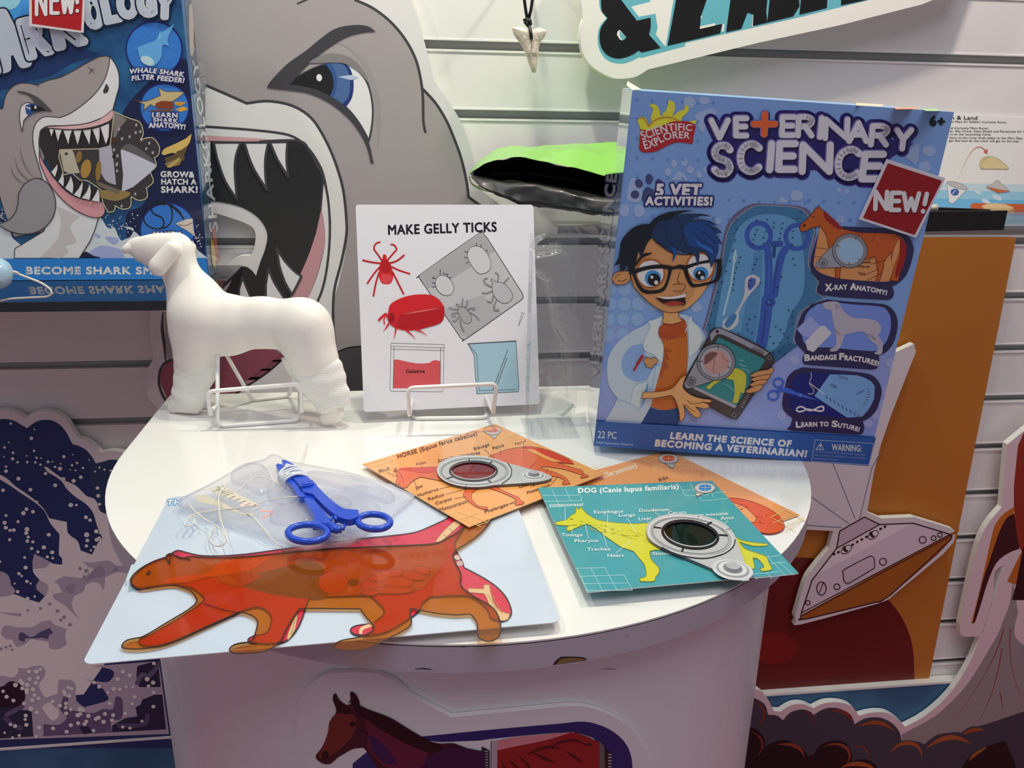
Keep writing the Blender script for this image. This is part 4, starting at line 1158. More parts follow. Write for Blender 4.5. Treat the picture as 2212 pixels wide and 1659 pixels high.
# title
FILL = 'c4c7e0'
rows = [('VE', [(1088, 540, 165, 172, 0), (1332, 520, 105, 172, 0)], V1, 56), ('ERINARY', [(130, 515, 115, 180, -3), (290, 520, 135, 185, -4), (478, 535, 60, 190, -10), (560, 545, 215, 185, -4), (800, 575, 170, 180, -4), (1015, 610, 150, 185, -10), (1255, 650, 140, 185, -12)], V2, 56),
        ('SCIEN', [(1122, 895, 152, 272, 0), (1375, 872, 185, 265, -2), (1642, 858, 50, 258, -8), (1757, 855, 155, 255, -4), (1990, 875, 270, 262, -4)], V1, 70), ('CE', [(680, 930, 200, 268, -8), (925, 950, 180, 245, -14)], V2, 70)]
for col, ww, dx, dy, mult in (('2a2372', 84, 5, 10, 1), ('2a2372', 76, -8, -2, 1), ('17123f', 22, 8, 12, 1), ('7068a6', 16, -4, -4, 1)):
    t = art((0, 0, 1), base=6 if ww > 70 else (12 if ww > 20 else 16))
    for txt, q, c, w in rows:
        t.c = (c[0]+dx/c[2], c[1]+dy/c[2], c[2])
        t.bb = []
        t.letters(txt, q, col, w+ww)
    t.build('title_edge', vet, None)
t = art(V1, base=9)
t.poly('1100,420! 2150,420! 3100,600! 2700,850! 1150,880!', '221c62')
t.build('title_edge', vet, None)
t = art((0, 0, 1), base=20)
for txt, q, c, w in rows:
    t.c = c; t.bb = []; t.letters(txt, q, FILL, w)
t.build('title_lettering', vet, None, 'pale rounded title letters')
t = art(V1, base=20)
t.letters('+', [(1510, 505, 205, 200, -4)], 'd2602e', 66, (('17123f', 92, 5, 8), ('7068a6', 80, -3, -3)))
t.build('title_cross', vet, None, 'orange cross in the title')
a = art(V1, base=10)
PWC = '3c4470'
a.ell(368, 995, 36, 45, PWC, -25).ell(470, 952, 36, 50, PWC, 0).ell(565, 985, 34, 32, PWC, 20).ell(330, 1105, 42, 40, PWC, 10).poly('410,1080! 440,1035 480,1040 530,1075! 530,1150! 420,1185! 395,1150!', PWC, 3)
a.text('5 VET', '540,1115 985,1118', 110, 'dfe3f2', .06, .08, (('1d2268', 16),)).text('ACTIVITIES!', '435,1208 1095,1210', 78, 'dfe3f2', .06, .08, (('1d2268', 16),))
a.c = V2; a.text('6+', '1605,418 1745,428', 90, '12131c', .06)
a.build('slogan_lettering', vet, None)
# window with the tray of tools
a = art(V3, base=6)
a.poly('1185,1240! 1210,1170 1290,850 1350,600 1375,440 1400,300 1450,170 1560,60 1700,0 1900,5 2130,20 2240,60 2290,130! 2320,300! 2270,480 2255,600 2290,690 2350,770! 2330,880! 2420,930! 2170,1090 2130,1200 2110,1350 2040,1480 1890,1600 1880,1620! 1400,1500!', '625e80', 4)
a.poly('1205,1260! 1240,1150 1320,850 1380,600 1405,430 1430,300 1480,190 1590,90 1720,20 1900,20 2110,35 2200,80 2250,140! 2300,280! 2250,480 2240,600 2275,690 2335,770! 2315,880! 2400,940! 2180,1060 2125,1150 2100,1300 2060,1440 1890,1575! 1500,1500!', '3a6f98', 4, line='b9b4a8', lw=4)
a.poly('1400,700! 1480,420 1560,220 1750,110 2000,120 2150,200! 2200,600 2180,900 2060,1100 1950,1400 1700,1500 1300,1300!', '5a93bd', 4)
a.poly('1700,500! 1780,480 1760,900 1700,1350 1560,1350 1640,900!', '4a82b0', 3).poly('2150,1400! 2040,1480 1890,1580 1880,1500 2020,1380!', '2d5f88', 3)
bl = '3556a8'
a.line([(1745+118*math.cos(t), 315+125*math.sin(t)) for t in [2*math.pi*i/30 for i in range(30)]], 48, bl, closed=True)
a.line([(2125+112*math.cos(t), 330+118*math.sin(t)) for t in [2*math.pi*i/30 for i in range(30)]], 46, bl, closed=True)
a.line('1830,440 1840,520 1845,700 1835,900', 74, bl, 4).line('2010,450 1970,520 1930,700 1900,900', 74, bl, 4).line('1890,400 1960,395', 56, '2f4c98')
a.line('1830,950 1810,1150 1770,1400', 112, bl, 3).ell(1842, 975, 68, 66, bl).ell(1850, 980, 38, 36, '27407e').ell(1845, 975, 16, 15, '4a70b8')
a.line('1846,560 1840,880', 12, '4468b8').line('1935,560 1890,880', 12, '2a4288').line('1900,420 1895,520', 30, '27407e').line('1815,1060 1775,1380', 16, '27407e')
a.line('1515,465 1500,560 1470,800 1395,1100', 20, '9cc2dc').line('1515,470 1490,530 1500,590 1525,530 1515,470', 7, 'b9d4e4', 2)
OFF = 'b6bcc4'
a.poly('1690,700! 1620,730 1605,800 1600,900 1560,1000 1500,1090 1400,1150 1380,1220! 1400,1260 1470,1255 1540,1180 1550,1070 1640,920 1750,790 1750,730!', OFF, 4).poly('1670,730! 1640,760 1635,820 1655,860 1710,800 1715,745!', '4a5fa4', 3).poly('1400,1200! 1440,1130 1510,1090 1520,1130 1480,1200 1430,1235!', '3f74a8', 3)
a.build('tool_window', vet, None, 'teal window showing blue forceps, needle and thread')
a = art(V3, base=30)
rs = random.Random(3)
for x, y in ((1520, 155), (1720, 160), (1825, 155), (1895, 185), (1980, 195), (1525, 250), (1890, 235), (1970, 243), (1725, 255), (1815, 275), (1705, 303), (1960, 293), (1790, 335), (1690, 353), (1950, 345), (1795, 395), (1690, 403), (2085, 268), (2078, 333), (2072, 402), (1510, 357), (1485, 462), (1455, 567), (1420, 670), (1380, 775), (1340, 880), (1300, 985), (1270, 1093), (1250, 1203), (1560, 530), (1540, 580), (1520, 632), (1505, 685), (1495, 742), (1490, 798), (1488, 855), (1720, 550), (1700, 602), (1683, 652), (2083, 542), (2100, 607), (1970, 722), (1930, 830), (1705, 1122), (1650, 1148), (1622, 1196), (1632, 1250), (1675, 1278), (1540, 1288), (2040, 1055), (2082, 1068), (2077, 1122), (2080, 1187), (1910, 1218), (1957, 1250), (1992, 1292), (2033, 1328), (1855, 1318), (1890, 1385), (1955, 1380), (1880, 1475), (1945, 1470), (2005, 1490), (2165, 80), (2130, 143), (1757, 783), (1660, 760), (1650, 815)):
    a.ell(x, y, 11, 7, '1b2a55', 15, 8)
a.build('tray_holes', vet, None)
# boy
a = art(V3, base=12)
SKN, SKL, OUTL = 'c08a58', 'd09a62', '5a2f1a'
HR, HB = '131a26', '1a4280'
CO = 'aebfe4'
a.poly('600,1210! 700,1150 760,1120! 950,1095 1060,1120 1085,1160! 1160,1230 1200,1300 1230,1360! 1215,1420! 1050,1659! 1000,1800! 950,2000! 920,2310! 550,2290! 170,2240! 300,2020 340,1930! 260,1820 235,1650 260,1500 340,1380 480,1270!', CO, 4)
a.c = V5
a.poly('590,285! 480,310 400,400 380,500 410,600 520,665! 590,660! 640,640! 700,520! 760,500! 620,400!', '7fa0d8', 3).poly('530,690! 640,660! 600,800! 575,820! 560,935! 465,880! 500,720!', 'b9c8ea', 2, line='8aa8dc', lw=5).poly('600,815! 640,670! 645,720! 620,840! 570,930!', '5b8ccc', 0)
a.poly('735,165! 850,210 1010,165 1030,130! 1040,300 1030,560 950,700 950,920! 830,945 740,935 670,905! 700,800 750,600 795,420 780,250!', 'b5601f', 4).poly('735,165! 745,130 790,90! 950,20! 1010,50 1030,110! 1000,180! 860,245 760,225!', 'a8481f', 3)
for x in range(0, 9): a.line([(775+x*30, 185+18*math.sin(x/8*3.14)), (785+x*27, 222+18*math.sin(x/8*3.14))], 5, '6a2a14')
a.poly('800,330! 880,350 830,380! 860,440 820,450 850,520 800,560 790,640! 760,600! 795,420!', '9c4a1a', 3)
a.poly('570,1085! 670,910! 740,940 840,945 950,915! 960,1030! 925,1115!', '22407a', 2)
a.poly('670,112! 600,270 610,350 700,395 770,470 790,440! 795,300 740,180 790,20! 640,60!', 'c2d0ee', 3, line='8fa9dc', lw=4).poly('1040,40! 1085,0! 1080,60 1150,120 1190,230! 1160,330! 1050,430! 1045,200!', 'c2d0ee', 3, line='8fa9dc', lw=4)
a.line('455,610 540,400 640,300', 5, '86a6de', 3).line('540,530 600,500 720,525 690,700 660,740', 5, '86a6de').line('300,820 470,880', 5, '86a6de')
a.line('505,545 545,470 580,410', 22, '9c2420').line('540,480 585,410', 32, '9c2420')
a.poly('600,450! 620,420 660,425 670,440! 690,420 730,430 735,470 700,495! 685,525! 620,515! 625,490! 605,480!', 'b98a5a', 3, line=OUTL, lw=5)
a.build('white_coat', vet, None, 'white coat over an orange jumper')
a = art(V3, base=26)
a.poly('280,750! 300,700 360,670 450,670 470,720 450,770 390,800 320,800!', SKN, 4, line=OUTL, lw=6)
a.line('320,740 330,710 370,700', 5, OUTL, 3).line('340,760 390,765 430,745', 5, OUTL, 3)
a.poly('790,1060! 795,1130 780,1180! 880,1195 990,1160! 950,1120 940,1060!', SKL, 3, line=OUTL, lw=5)
a.poly('450,640! 520,450 640,330 690,330 900,500 1300,480! 1310,560 1290,700 1220,830 1120,960 1000,1050 870,1080 740,1040 600,930 500,820!', SKN, 4, line=OUTL, lw=7)
a.poly('1160,680! 1280,640 1220,830 1120,960 1000,1050 1090,900!', SKL, 3)
a.build('face', vet, None, 'smiling brown face')
a = art(V3, base=32)
for cx, cy, rx, ry in ((665, 690, 130, 130), (1160, 625, 125, 130)):
    a.ell(cx, cy, rx+22, ry+20, 'a4602e').ell(cx, cy, rx, ry, 'dfe3ee')
a.poly('520,610! 560,560 650,540 760,590! 700,560 600,575!', 'a4602e', 3).poly('540,720! 600,810 700,820 770,760! 740,800 660,830 580,800!', '7c4422', 3)
a.ell(690, 735, 80, 78, '3a86c4').ell(700, 750, 62, 62, '15161c').ell(680, 725, 15, 16, 'eef0f6').ell(722, 778, 20, 21, 'eef0f6')
a.ell(1165, 690, 76, 68, '3a86c4').ell(1160, 705, 50, 48, '15161c').ell(1150, 682, 13, 14, 'eef0f6').ell(1180, 730, 17, 18, 'eef0f6')
GL = '15151a'
a.poly('470,660! 600,620 730,600 830,605 890,620! 960,600 1010,610! 1130,575 1270,550 1375,545! 1370,680 1340,760 1240,800 1110,825 1060,810 1020,740 990,650! 940,640 880,650! 850,760 800,860 690,890 590,880 530,810!', GL, 3,
       ('515,690! 620,655 740,640 830,645 840,680 815,780 770,840 680,855 600,840 545,770', '1035,640! 1140,600 1260,580 1325,580 1320,690 1290,755 1200,780 1110,795 1075,770 1045,700'))
a.poly('510,620! 540,550 600,490 690,485! 660,500 590,530 560,560! 530,600!', GL, 3).poly('1035,495! 1050,485 1140,460! 1130,480!', GL, 2)
a.line('960,675 940,720 935,760 955,795', 6, OUTL, 3).line('890,800 950,790 1005,800 1010,830 970,865 890,860', 6, OUTL, 4)
a.poly('705,925! 850,945 1000,890 1025,865! 1010,930! 1015,985! 1000,1000 900,1005 800,990 740,950!', '221616', 3).poly('725,915! 850,920 960,905 1015,880! 1015,920! 900,940 800,940!', 'dfe0ea', 2).poly('795,985! 880,960 960,970 1000,985 960,1000 860,1010!', '9a3526', 3)
a.build('spectacles', vet, None, 'black spectacles and blue eyes')
a = art(V3, base=44)
a.poly('300,610! 340,550 360,470 370,380 420,300 500,230 580,200 655,195! 720,130 840,80 1000,60 1100,68! 1000,80 900,120 860,150! 960,100 1100,95 1200,100 1275,125! 1180,115 1090,140 1040,175! 1160,155 1260,170 1325,210! 1270,215! 1330,240 1375,285! 1300,295! 1350,350 1380,405! 1340,390! 1340,440 1330,500! 1310,480! 1300,560 1265,635! 1250,560 1200,470 1150,470! 1150,540 1130,620! 1120,540 1080,490 1000,480! 920,450! 920,500 880,575! 890,500 860,450! 780,420 720,380 680,330! 630,390 600,470 570,520! 545,460! 530,540 510,640! 480,690 465,720! 445,640! 420,600! 420,640! 370,660 360,590! 340,600!', HR, 3)
a.poly('680,330! 690,250 760,170 850,155! 960,105 1100,100 1270,123! 1150,120 1045,178! 1200,165 1320,210! 1270,215! 1370,283! 1300,297! 1375,400! 1340,390! 1330,490! 1300,560 1265,630! 1240,520 1180,470! 1150,470! 1145,560 1130,610! 1110,520 1060,480! 960,460! 920,440! 900,480! 800,420!', '173258', 3)
a.poly('980,250! 1050,180! 1200,165 1320,210! 1270,215! 1370,283! 1300,297! 1375,400! 1340,390! 1325,480! 1290,560 1270,600! 1250,500 1180,440 1060,420!', HB, 3)
for s in ('670,330 690,250 740,200', '820,230 830,340 900,420', '985,240 990,350 1040,450', '1090,270 1170,360 1270,410 1300,480', '1165,260 1240,310 1320,390', '1220,200 1290,245 1320,290'):
    a.line(s, 5, '0d1830', 4)
a.poly('1100,340! 1180,400 1260,440 1300,500! 1220,450 1140,410!', '2a66b8', 3).poly('860,410! 920,440 920,500 885,570! 895,500!', '1d4a86', 3)
a.build('hair', vet, None, 'blue black swept hair')
a = art(V5, base=36)
MG = '6c6c74'
a.poly('1250,200! 1260,150 1320,125 1400,140 1650,250 1850,370 1885,430 1860,520 1560,980 1510,1025 1440,1010 1200,880 1020,790 985,700 1020,600!', '3c3638', 3, line='1c1a1e', lw=6)
a.poly('1255,190! 1320,130 1400,145 1640,260 1840,370! 1800,400! 1450,220 1330,185 1270,260!', '8d8d98', 3)
a.poly('1345,215! 1750,410 1790,440 1780,480 1500,920! 1080,720! 1290,300!', '2c7c80', 2).poly('1500,920! 1080,720! 1095,700 1520,895!', '9a9aa4', 0)
for i in range(8):
    a.line([(1690+i*14, 310+i*7), (1675+i*14, 340+i*7)], 6, '1c1a1e').line([(1240-i*10, 235+i*14), (1215-i*10, 225+i*14)], 6, '17161a').line([(1660-i*11, 770+i*20), (1635-i*11, 755+i*20)], 8, '8d8d98')
for x, y in ((1328, 158), (1850, 420), (1495, 990)): a.ell(x, y, 20, 19, '2a2a30', line='9a9aa0', lw=4)
a.poly('1300,640! 1440,540 1500,520 1570,540 1615,600 1600,740 1580,770! 1560,760! 1540,830 1510,870! 1480,860! 1500,760 1490,640! 1400,620! 1290,690 1250,730 1215,710!', 'b7b43a', 3)
a.poly('1480,840! 1530,830 1520,800! 1540,790! 1530,860 1490,865!', 'b7b43a', 2)
for s in ('1540,440 1590,450', '1550,480 1620,510', '1575,520 1650,560', '1400,680 1450,700', '1450,710 1500,750'): a.line(s, 5, '9fc4c4')
a.poly('1125,430! 1150,500! 1300,640! 1060,720 1010,710 1000,670!', '8a8a92', 2, line='2a2a2e', lw=5)
a.ell(1315, 460, 190, 182, '7e7e86', line='2a2a2e', lw=6).ell(1315, 460, 160, 152, '9c9ca4', line='4a4a50', lw=4).ell(1315, 458, 128, 120, 'b08a84').poly('1200,400! 1260,360 1330,370 1290,420 1230,470 1195,480!', '6a4a48', 3)
a.line('1280,400 1300,460 1285,520 1300,570', 5, '8a3a32', 3).line('1370,380 1400,430 1440,460', 5, '8a3a32', 3).line('1335,280 1335,330', 6, '2a2a2e').line('1135,452 1185,452', 6, '2a2a2e').line('1425,500 1460,520', 6, '2a2a2e').line('1350,600 1345,570', 6, '2a2a2e')
a.ell(1070, 650, 46, 45, '7a7a82', line='3a3a40', lw=5).ell(1070, 652, 26, 25, '5c5c64', line='2a2a2e', lw=3)
a.build('tablet', vet, None, 'grey tablet with round magnifier')
a = art(V5, base=60)
a.poly('575,820! 590,755! 750,750 880,715 960,620 1020,580! 985,690 1010,740 1080,790 1180,820 1260,830 1255,860 1170,850! 1245,880 1220,920 1110,900! 1160,960 1150,1005 1100,1000 1040,940! 990,880! 1005,960 985,1030 955,1030 945,940 910,830 870,785! 720,815!', SKL, 3, line=OUTL, lw=6)
a.line('1025,835 1080,870 1170,860', 5, OUTL, 3).line('1005,875 1070,930 1110,950', 5, OUTL, 3)
for s in ('1650,590! 1720,550 1830,530 1860,510 1885,530 1850,580 1750,600 1660,605!', '1645,630! 1720,600 1840,580 1850,600 1800,640 1700,650!', '1640,680! 1720,640 1810,630 1815,655 1760,690 1670,700!', '1595,755! 1640,720 1740,680 1775,690 1740,740 1650,765!'):
    a.poly(s, SKN, 3, line=OUTL, lw=6)
a.build('hands', vet, None, 'hands holding the tablet')
# three feature panels
def panel(name, c, outer, inner, icol, tab, fn, words, label):
    t = art(c, base=12)
    PN = '2a2850'
    t.poly(outer, PN, 3).poly(tab, PN, 3).poly(inner, icol, 3)
    fn(t)
    for w in words: t.text(w[0], w[1], w[2], 'd6dbea', .05, 0)
    t.build(name, vet, None, label)
def p1(t):
    HO = 'b0541f'
    t.poly('585,240! 600,200 660,150 720,80 735,55! 745,35! 765,50! 772,10! 790,45! 850,90 920,160 1020,250! 1180,285 1400,290 1540,300! 1640,400 1640,500! 1560,770! 1480,760! 1520,640 1500,560 1500,480! 1430,560 1420,620! 1400,700 1380,765! 1340,760! 1360,680 1340,560 1330,520! 1200,560 1000,520! 985,700 980,740! 940,740! 935,640 900,480 870,430! 850,320 790,220! 770,225! 700,240 640,270 600,275!', HO, 3, line='5a2210', lw=6)
    t.poly('820,75! 900,130 1020,250! 960,250 880,190 830,140!', '8a2216', 3).poly('1560,360! 1580,370 1570,480 1520,620 1540,690! 1520,640 1500,560 1520,460!', 'c89058', 3).poly('1580,330! 1640,400 1640,520 1600,660 1540,740! 1540,660 1580,520!', '8c1c12', 3)
    t.ell(630, 215, 14, 14, '3a1a10').ell(720, 130, 10, 8, '3a1a10')
    for s in ('750,435 860,450', '735,520 830,535', '1270,560 1330,530', '1290,600 1440,560', '1250,700 1370,645', '1250,760 1400,690', '1340,290 1300,380', '1210,280 1200,310'): t.line(s, 4, '3a2010')
    t.text('Patella', '1170,590 1290,590', 26, '1c1410', .01).text('Fibula', '1180,635 1280,635', 26, '1c1410', .01).text('Tibia', '1165,708 1240,708', 28, '1c1410', .01)
    t.poly('915,410! 1180,620! 860,635 770,640 745,600 760,570!', '8d949c', 2, line='3a3a40', lw=4)
    t.ell(1080, 465, 172, 168, '7d858e', line='33353a', lw=5).ell(1080, 465, 140, 138, 'a2aab2', line='5a5e64', lw=4).ell(1085, 465, 122, 118, '8db4d6')
    t.line('1145,330 1135,355', 6, '2a2a2e').line('950,415 975,422', 6, '2a2a2e').line('1075,580 1078,605', 6, '2a2a2e').line('1160,540 1180,560', 6, '2a2a2e')
    t.ell(815, 585, 44, 42, '7d858e', line='3a3a40', lw=4).ell(815, 588, 20, 19, '5c6268')
panel('anatomy_panel', V4, '1020,225! 1250,235 1500,255 1650,310 1715,420 1710,520 1660,680 1590,770 1500,825! 1520,870 1510,930 1440,955! 1000,930 800,900 760,880 765,820 790,775! 700,680 695,560 720,450 790,230!', '780,250! 790,225! 830,260 870,370 900,480! 1000,400! 1060,265! 1200,290 1500,300 1600,340 1645,420 1640,500 1580,670 1500,760 1400,775! 1000,745 800,690 730,620 725,560!', 'c58a55', '770,800! 1500,815! 1522,880 1500,940 1440,955! 800,905! 765,870!', p1,
      [('X', '842,865 903,862', 66), ('-RAY', '908,857 1058,848', 46), ('A', '1088,853 1146,856', 62), ('NATOMY!', '1152,856 1300,875 1445,908', (46, 44))], 'x-ray horse picture panel')
def p2(t):
    t.poly('555,1245! 690,1115! 790,1220! 700,1330! 610,1310!', '8f9ccf', 0).poly('640,1370! 790,1215! 830,1210! 905,1285! 720,1475! 660,1450!', 'bcbec6', 2)
    t.poly('810,990! 850,975 920,968 975,985 1010,1050 1060,1100 1130,1135 1250,1140 1350,1165 1392,1220 1385,1280 1360,1300! 1400,1360 1410,1390 1400,1490 1340,1495 1325,1480! 1355,1460 1355,1410 1290,1360 1240,1290 1180,1268 1030,1300! 1010,1370 970,1450 920,1468 885,1462 885,1445! 940,1410 945,1320 930,1230 910,1140 900,1060! 870,1050 830,1040!', 'a8a6b4', 3)
    t.poly('930,1230! 960,1260 1000,1310! 960,1300!', '8e8a98', 2).poly('1240,1290! 1300,1300 1350,1350! 1330,1360!', '8e8a98', 2).poly('930,990! 975,1000 990,1040 940,1050!', '98949f', 2)
panel('bandage_panel', V4, '860,950! 1100,975 1400,995 1500,1040 1555,1140 1555,1250 1520,1380 1450,1470 1370,1510! 1375,1560 1350,1640! 700,1605 625,1580 615,1540 640,1480! 560,1400 540,1330 560,1240 600,1110 700,1000!', '900,970! 1100,1000 1380,1020 1460,1070 1490,1150 1485,1260 1440,1380 1380,1440! 1300,1465 900,1430! 700,1420 630,1380 610,1310 620,1200 660,1080 760,1000!', '6a86cc', '640,1470! 1360,1500! 1378,1560 1360,1630 1300,1648! 700,1605! 620,1580 615,1530!', p2,
      [('B', '637,1560 688,1556', 58), ('ANDAGE', '694,1554 950,1547', 46), ('F', '980,1548 1022,1549', 62), ('RACTURES!', '1030,1552 1200,1570 1362,1612', (48, 46))], 'white plaster dog picture panel')
def p3(t):
    t.poly('915,805! 1070,590! 1340,600 1480,660 1515,720! 1510,830! 1460,930 1390,1010! 1240,1020!', '6f9fce', 2)
    for i in range(9): t.line([(1030+i*40, 800+i*24), (1040+i*40, 830+i*24)], 9, '33507c')
    for i in range(6): t.line([(1160+i*16, 595+i*5), (1160+i*16, 625+i*5)], 7, '4a5f80').line([(1080+i*11, 680+i*4), (1075+i*11, 705+i*4)], 6, '4a5f80')
    for i in range(7): t.line([(1440+i*5-i*i*2, 740+i*26), (1460+i*5-i*i*2, 735+i*26)], 6, '33507c').line([(1080+i*24, 615+i*10), (1090+i*24, 620+i*10)], 4, '4a6fa0').line([(1100+i*22, 820+i*8), (1110+i*22, 824+i*8)], 4, '4a6fa0').line([(1330+i*12, 780-i*6), (1338+i*12, 790-i*6)], 5, '33507c')
    t.line('880,570 885,620 865,675 900,730 910,760 890,785 850,780', 6, 'c9cede', 4).line('875,680 1015,790', 8, 'c9cede')
    t.line('740,930 770,910 810,920 850,945 900,945 960,915 1000,910 1005,940 980,955 900,945 840,935 800,955 760,960 735,945', 16, 'd2d6e2', 3)
    B = '3a5ec0'
    t.line([(558+48*math.cos(q), 675+44*math.sin(q)) for q in [.2*i*math.pi/3.2 for i in range(32)]], 18, B, closed=True).line([(508+52*math.cos(q), 800+46*math.sin(q)) for q in [.2*i*math.pi/3.2 for i in range(32)]], 18, B, closed=True)
    t.line('585,710 600,750 760,790', 26, B, 3).line('540,760 600,745 640,735 760,790', 26, B, 3).line('760,790 860,820 960,850', 42, B, 3, taper='end').ell(775, 795, 20, 18, '5a7ed4', line='24408c', lw=4)
panel('suture_panel', V6, '800,520! 1100,545 1400,575 1520,620 1580,720 1580,800 1530,950 1450,1030 1390,1055! 1410,1100 1390,1180! 700,1150 680,1100 705,1030! 620,960 595,870 620,740 650,620 720,550!', '860,570! 1100,575 1380,605 1480,650 1515,740 1500,840 1440,960 1360,1010 1250,1020! 800,985 700,940 660,860 670,740 700,640 760,590!', '16206c', '700,1020! 1390,1055! 1412,1110 1390,1180 1330,1190! 720,1145! 675,1110!', p3,
      [('L', '737,1118 780,1114', 54), ('EARN TO', '788,1110 1055,1104', 42), ('S', '1088,1108 1142,1112', 56), ('UTURE!', '1150,1116 1260,1130 1355,1160', (42, 40))], 'suturing picture panel')
# bottom band
a = art((0, 0, 1), base=48)
a.poly('1200,902! 2100,955! 2100,1100! 1200,1100!', '25569c')
a.c = V5
a.text('22 PC', '140,1212 328,1222', 68, 'c3cfe8', .0).text('Adult Supervision Required.', '125,1265 497,1290', 22, 'a9bce0')
a.text('LEARN THE SCIENCE OF', '862,1218 2060,1300', 60, 'cfd6ea', .06, .1).text('BECOMING A VETERINARIAN!', '710,1292 2212,1400', 62, 'cfd6ea', .06, .1)
a.c = V6
a.line('915,1232 1498,1268 1450,1480 880,1445', 5, 'a9bce0', closed=True).text('WARNING:', '1080,1335 1375,1348', 62, 'c3cfe8', .02)
a.line('970,1262 925,1325 1000,1330', 6, 'c3cfe8', closed=True).text('!', '958,1318 972,1319', 38, 'c3cfe8', .02)
a.text('This kit contains chemicals that may be harmful if misused. Read', '915,1352 1412,1388', 17, '8fa6d6').text('cautions on individual containers carefully. Not to be used by children', '905,1387 1422,1420', 17, '8fa6d6').text('except under adult supervision.', '900,1420 1135,1437', 17, '8fa6d6')
a.build('band_lettering', vet, None, 'white slogan on the dark blue band')
# NEW! tag stuck on the corner
tp = pl.up(.004)
tg = slab(tp, '1180,752! 1762,945! 1470,1538! 900,1353!', -.0012, 0, mat('d3d3de', .4, 1.3), mat('d3d3de', .4, 1.3), 'new_tag', vet, pl.M.inverted() @ tp.M, V2)
a = Art(tp, V2, gain=1.3, rough=.4)
a.poly('1188,795! 1728,970! 1455,1510! 940,1340!', '8f161c')
a.letters('NEW!', [(1063, 1250, 110, 170, -4), (1215, 1260, 85, 170, -8), (1340, 1265, 150, 170, -5), (1512, 1275, 50, 175, -22)], 'd9dbe6', 46, (('4a0a0e', 50, 6, 8),))
a.build('tag_lettering', tg, Matrix.Identity(4))
# left side of the box: glossy, with the title running up it
sd = Plane(pl.M @ Vector((0, 0, 0)), pl.n, vv)
L = pl.M.inverted() @ sd.M
a = Art(sd, (0, 0, 1), gain=1.25, rough=.06, coat=1.0, base=1)
a.poly('1345,190! 1366,195! 1326,560! 1283,958! 1268,885! 1307,545!', 'b9bed0')
a.poly('1341,300! 1355,300! 1283,958! 1268,885! 1307,545!', '8aa0cc')
a.build('side_print', vet, L)
a = Art(sd, (0, 0, 1), gain=1.25, rough=.06, coat=1.0, base=4)
a.text('VETERINARY SCIENCE', '1291,815 1300,700 1311,580 1321,470 1333,378', (15, 21), 'c9cbdc', .05, 0, (('3b3a72', 3),))
a.build('side_lettering', vet, L)
b = MB(); b.add([(.0, VH, -.001), (VW*.03, VH+.001, -.004), (VW*.03, VH+.002, -VD*.6), (0, VH+.006, -VD*.6), (-.003, VH+.003, -.02)], [(0, 1, 2, 3, 4)], mat('c9c2b8', .6)); b.build('lid_flap', vet)
a = Art(Plane(pl.M @ Vector((0, VH, 0)), vu, -pl.n), (0, 0, 1), gain=1.2, rough=.3)
tpP = a.s
a.poly('1930,232! 1975,232! 1990,236! 1935,236!', 'd98a5a').poly('1990,235! 2020,234! 2030,240! 2000,240!', '8fbf8a').poly('1850,222! 1910,226! 1905,230! 1850,228!', 'e6c9b0')
a.build('top_print', vet, pl.M.inverted() @ tpP.M)
# ------------------------------------------------------------------ cards, lens viewers and laminated sheet lying on the table
def plane3(p, zs):
    """plane through three photo pixels (bottom-left, bottom-right, top-left) at given heights"""
    a, b, c = (on_z(q[0], q[1], z) for q, z in zip(p, zs))
    return Plane(a, b-a, c-a)
M_PAPER = mat('f0eeea', .5)
def card(name, q, zs, col, edge, label, cat, t=.0007, group=None, rough=.18):
    pl = plane3(q, zs)
    o = slab(pl, [q[0], q[1], q[3], q[2]], 0, t, mat(col, rough, 1.0, coat=.5), mat(edge, .6), name, None, pl.M)
    tag(o, label, cat, group)
    return pl.up(t), o, Matrix.Translation((0, 0, t))
def grid(a, lines, col='f2d28a', w=4):
    for l in lines: a.line(l, w, col)
CH, CD, CP = (760, 900, 3.95), (1140, 960, 3.456), (360, 960, 3.95)
GO = 1.0
# snake card (lowest)
q = [(1225, 1105), (1660, 1168), (1070, 1030), (1444, 974)]
q = [(1262, 1275), (1744, 1122), (1150, 1060), (1444, 974)]
tl_, tr_, br_ = (1130, 1085), (1444, 974), (1744, 1122)
A_, B_, C_ = (on_z(*p, .9006) for p in (tl_, tr_, br_))
ex = (C_-B_).normalized(); ey = Vector((0, 0, 1)).cross(ex); sz = .15
br = B_+ex*sz; bl_ = br-ey*sz; tl3 = B_-ey*sz
pq = [to_px(bl_), to_px(br), to_px(tl3), to_px(B_)]
spl, snake, L = card('snake_card', [pq[2], pq[0], pq[3], pq[1]], (.9006, .9006, .9006), 'f0a464', 'e8c9a0', 'orange snake anatomy card mostly under the teal dog card', 'card')
a = Art(spl, CD, gain=GO, rough=.2, coat=.5)
a.text('SNAKE (Serpentes)', '395,295 590,243 815,172', 36, 'f4e2cc', .03)
a.text('Ribs', '985,280 1050,255', 26, '4a2a18', .015)
a.line('1030,275 1020,300', 3, '4a2a18')
a.poly('1440,415! 1520,400 1650,420 1780,470 1870,530 1915,600 1900,640 1830,665 1750,660 1600,620! 1500,500!', 'e0602c', 4, line='8a3a1a', lw=4)
a.poly('1440,430! 1530,435 1620,470 1690,530 1703,565 1670,585 1560,540!', 'f0a464', 4, line='8a3a1a', lw=4)
rs = random.Random(8)
for i in range(60):
    x, y = rs.uniform(1560, 1890), rs.uniform(430, 650)
    if (x-1690)/230-(y-560)/130 > -.1 and ((x-1640)/60)**2+((y-530)/55)**2 > 1.3 and x < 1880 and y > 430+(x-1560)*.35:
        a.line([(x, y), (x+10, y+6), (x+16, y-4)], 4, 'c8481c')
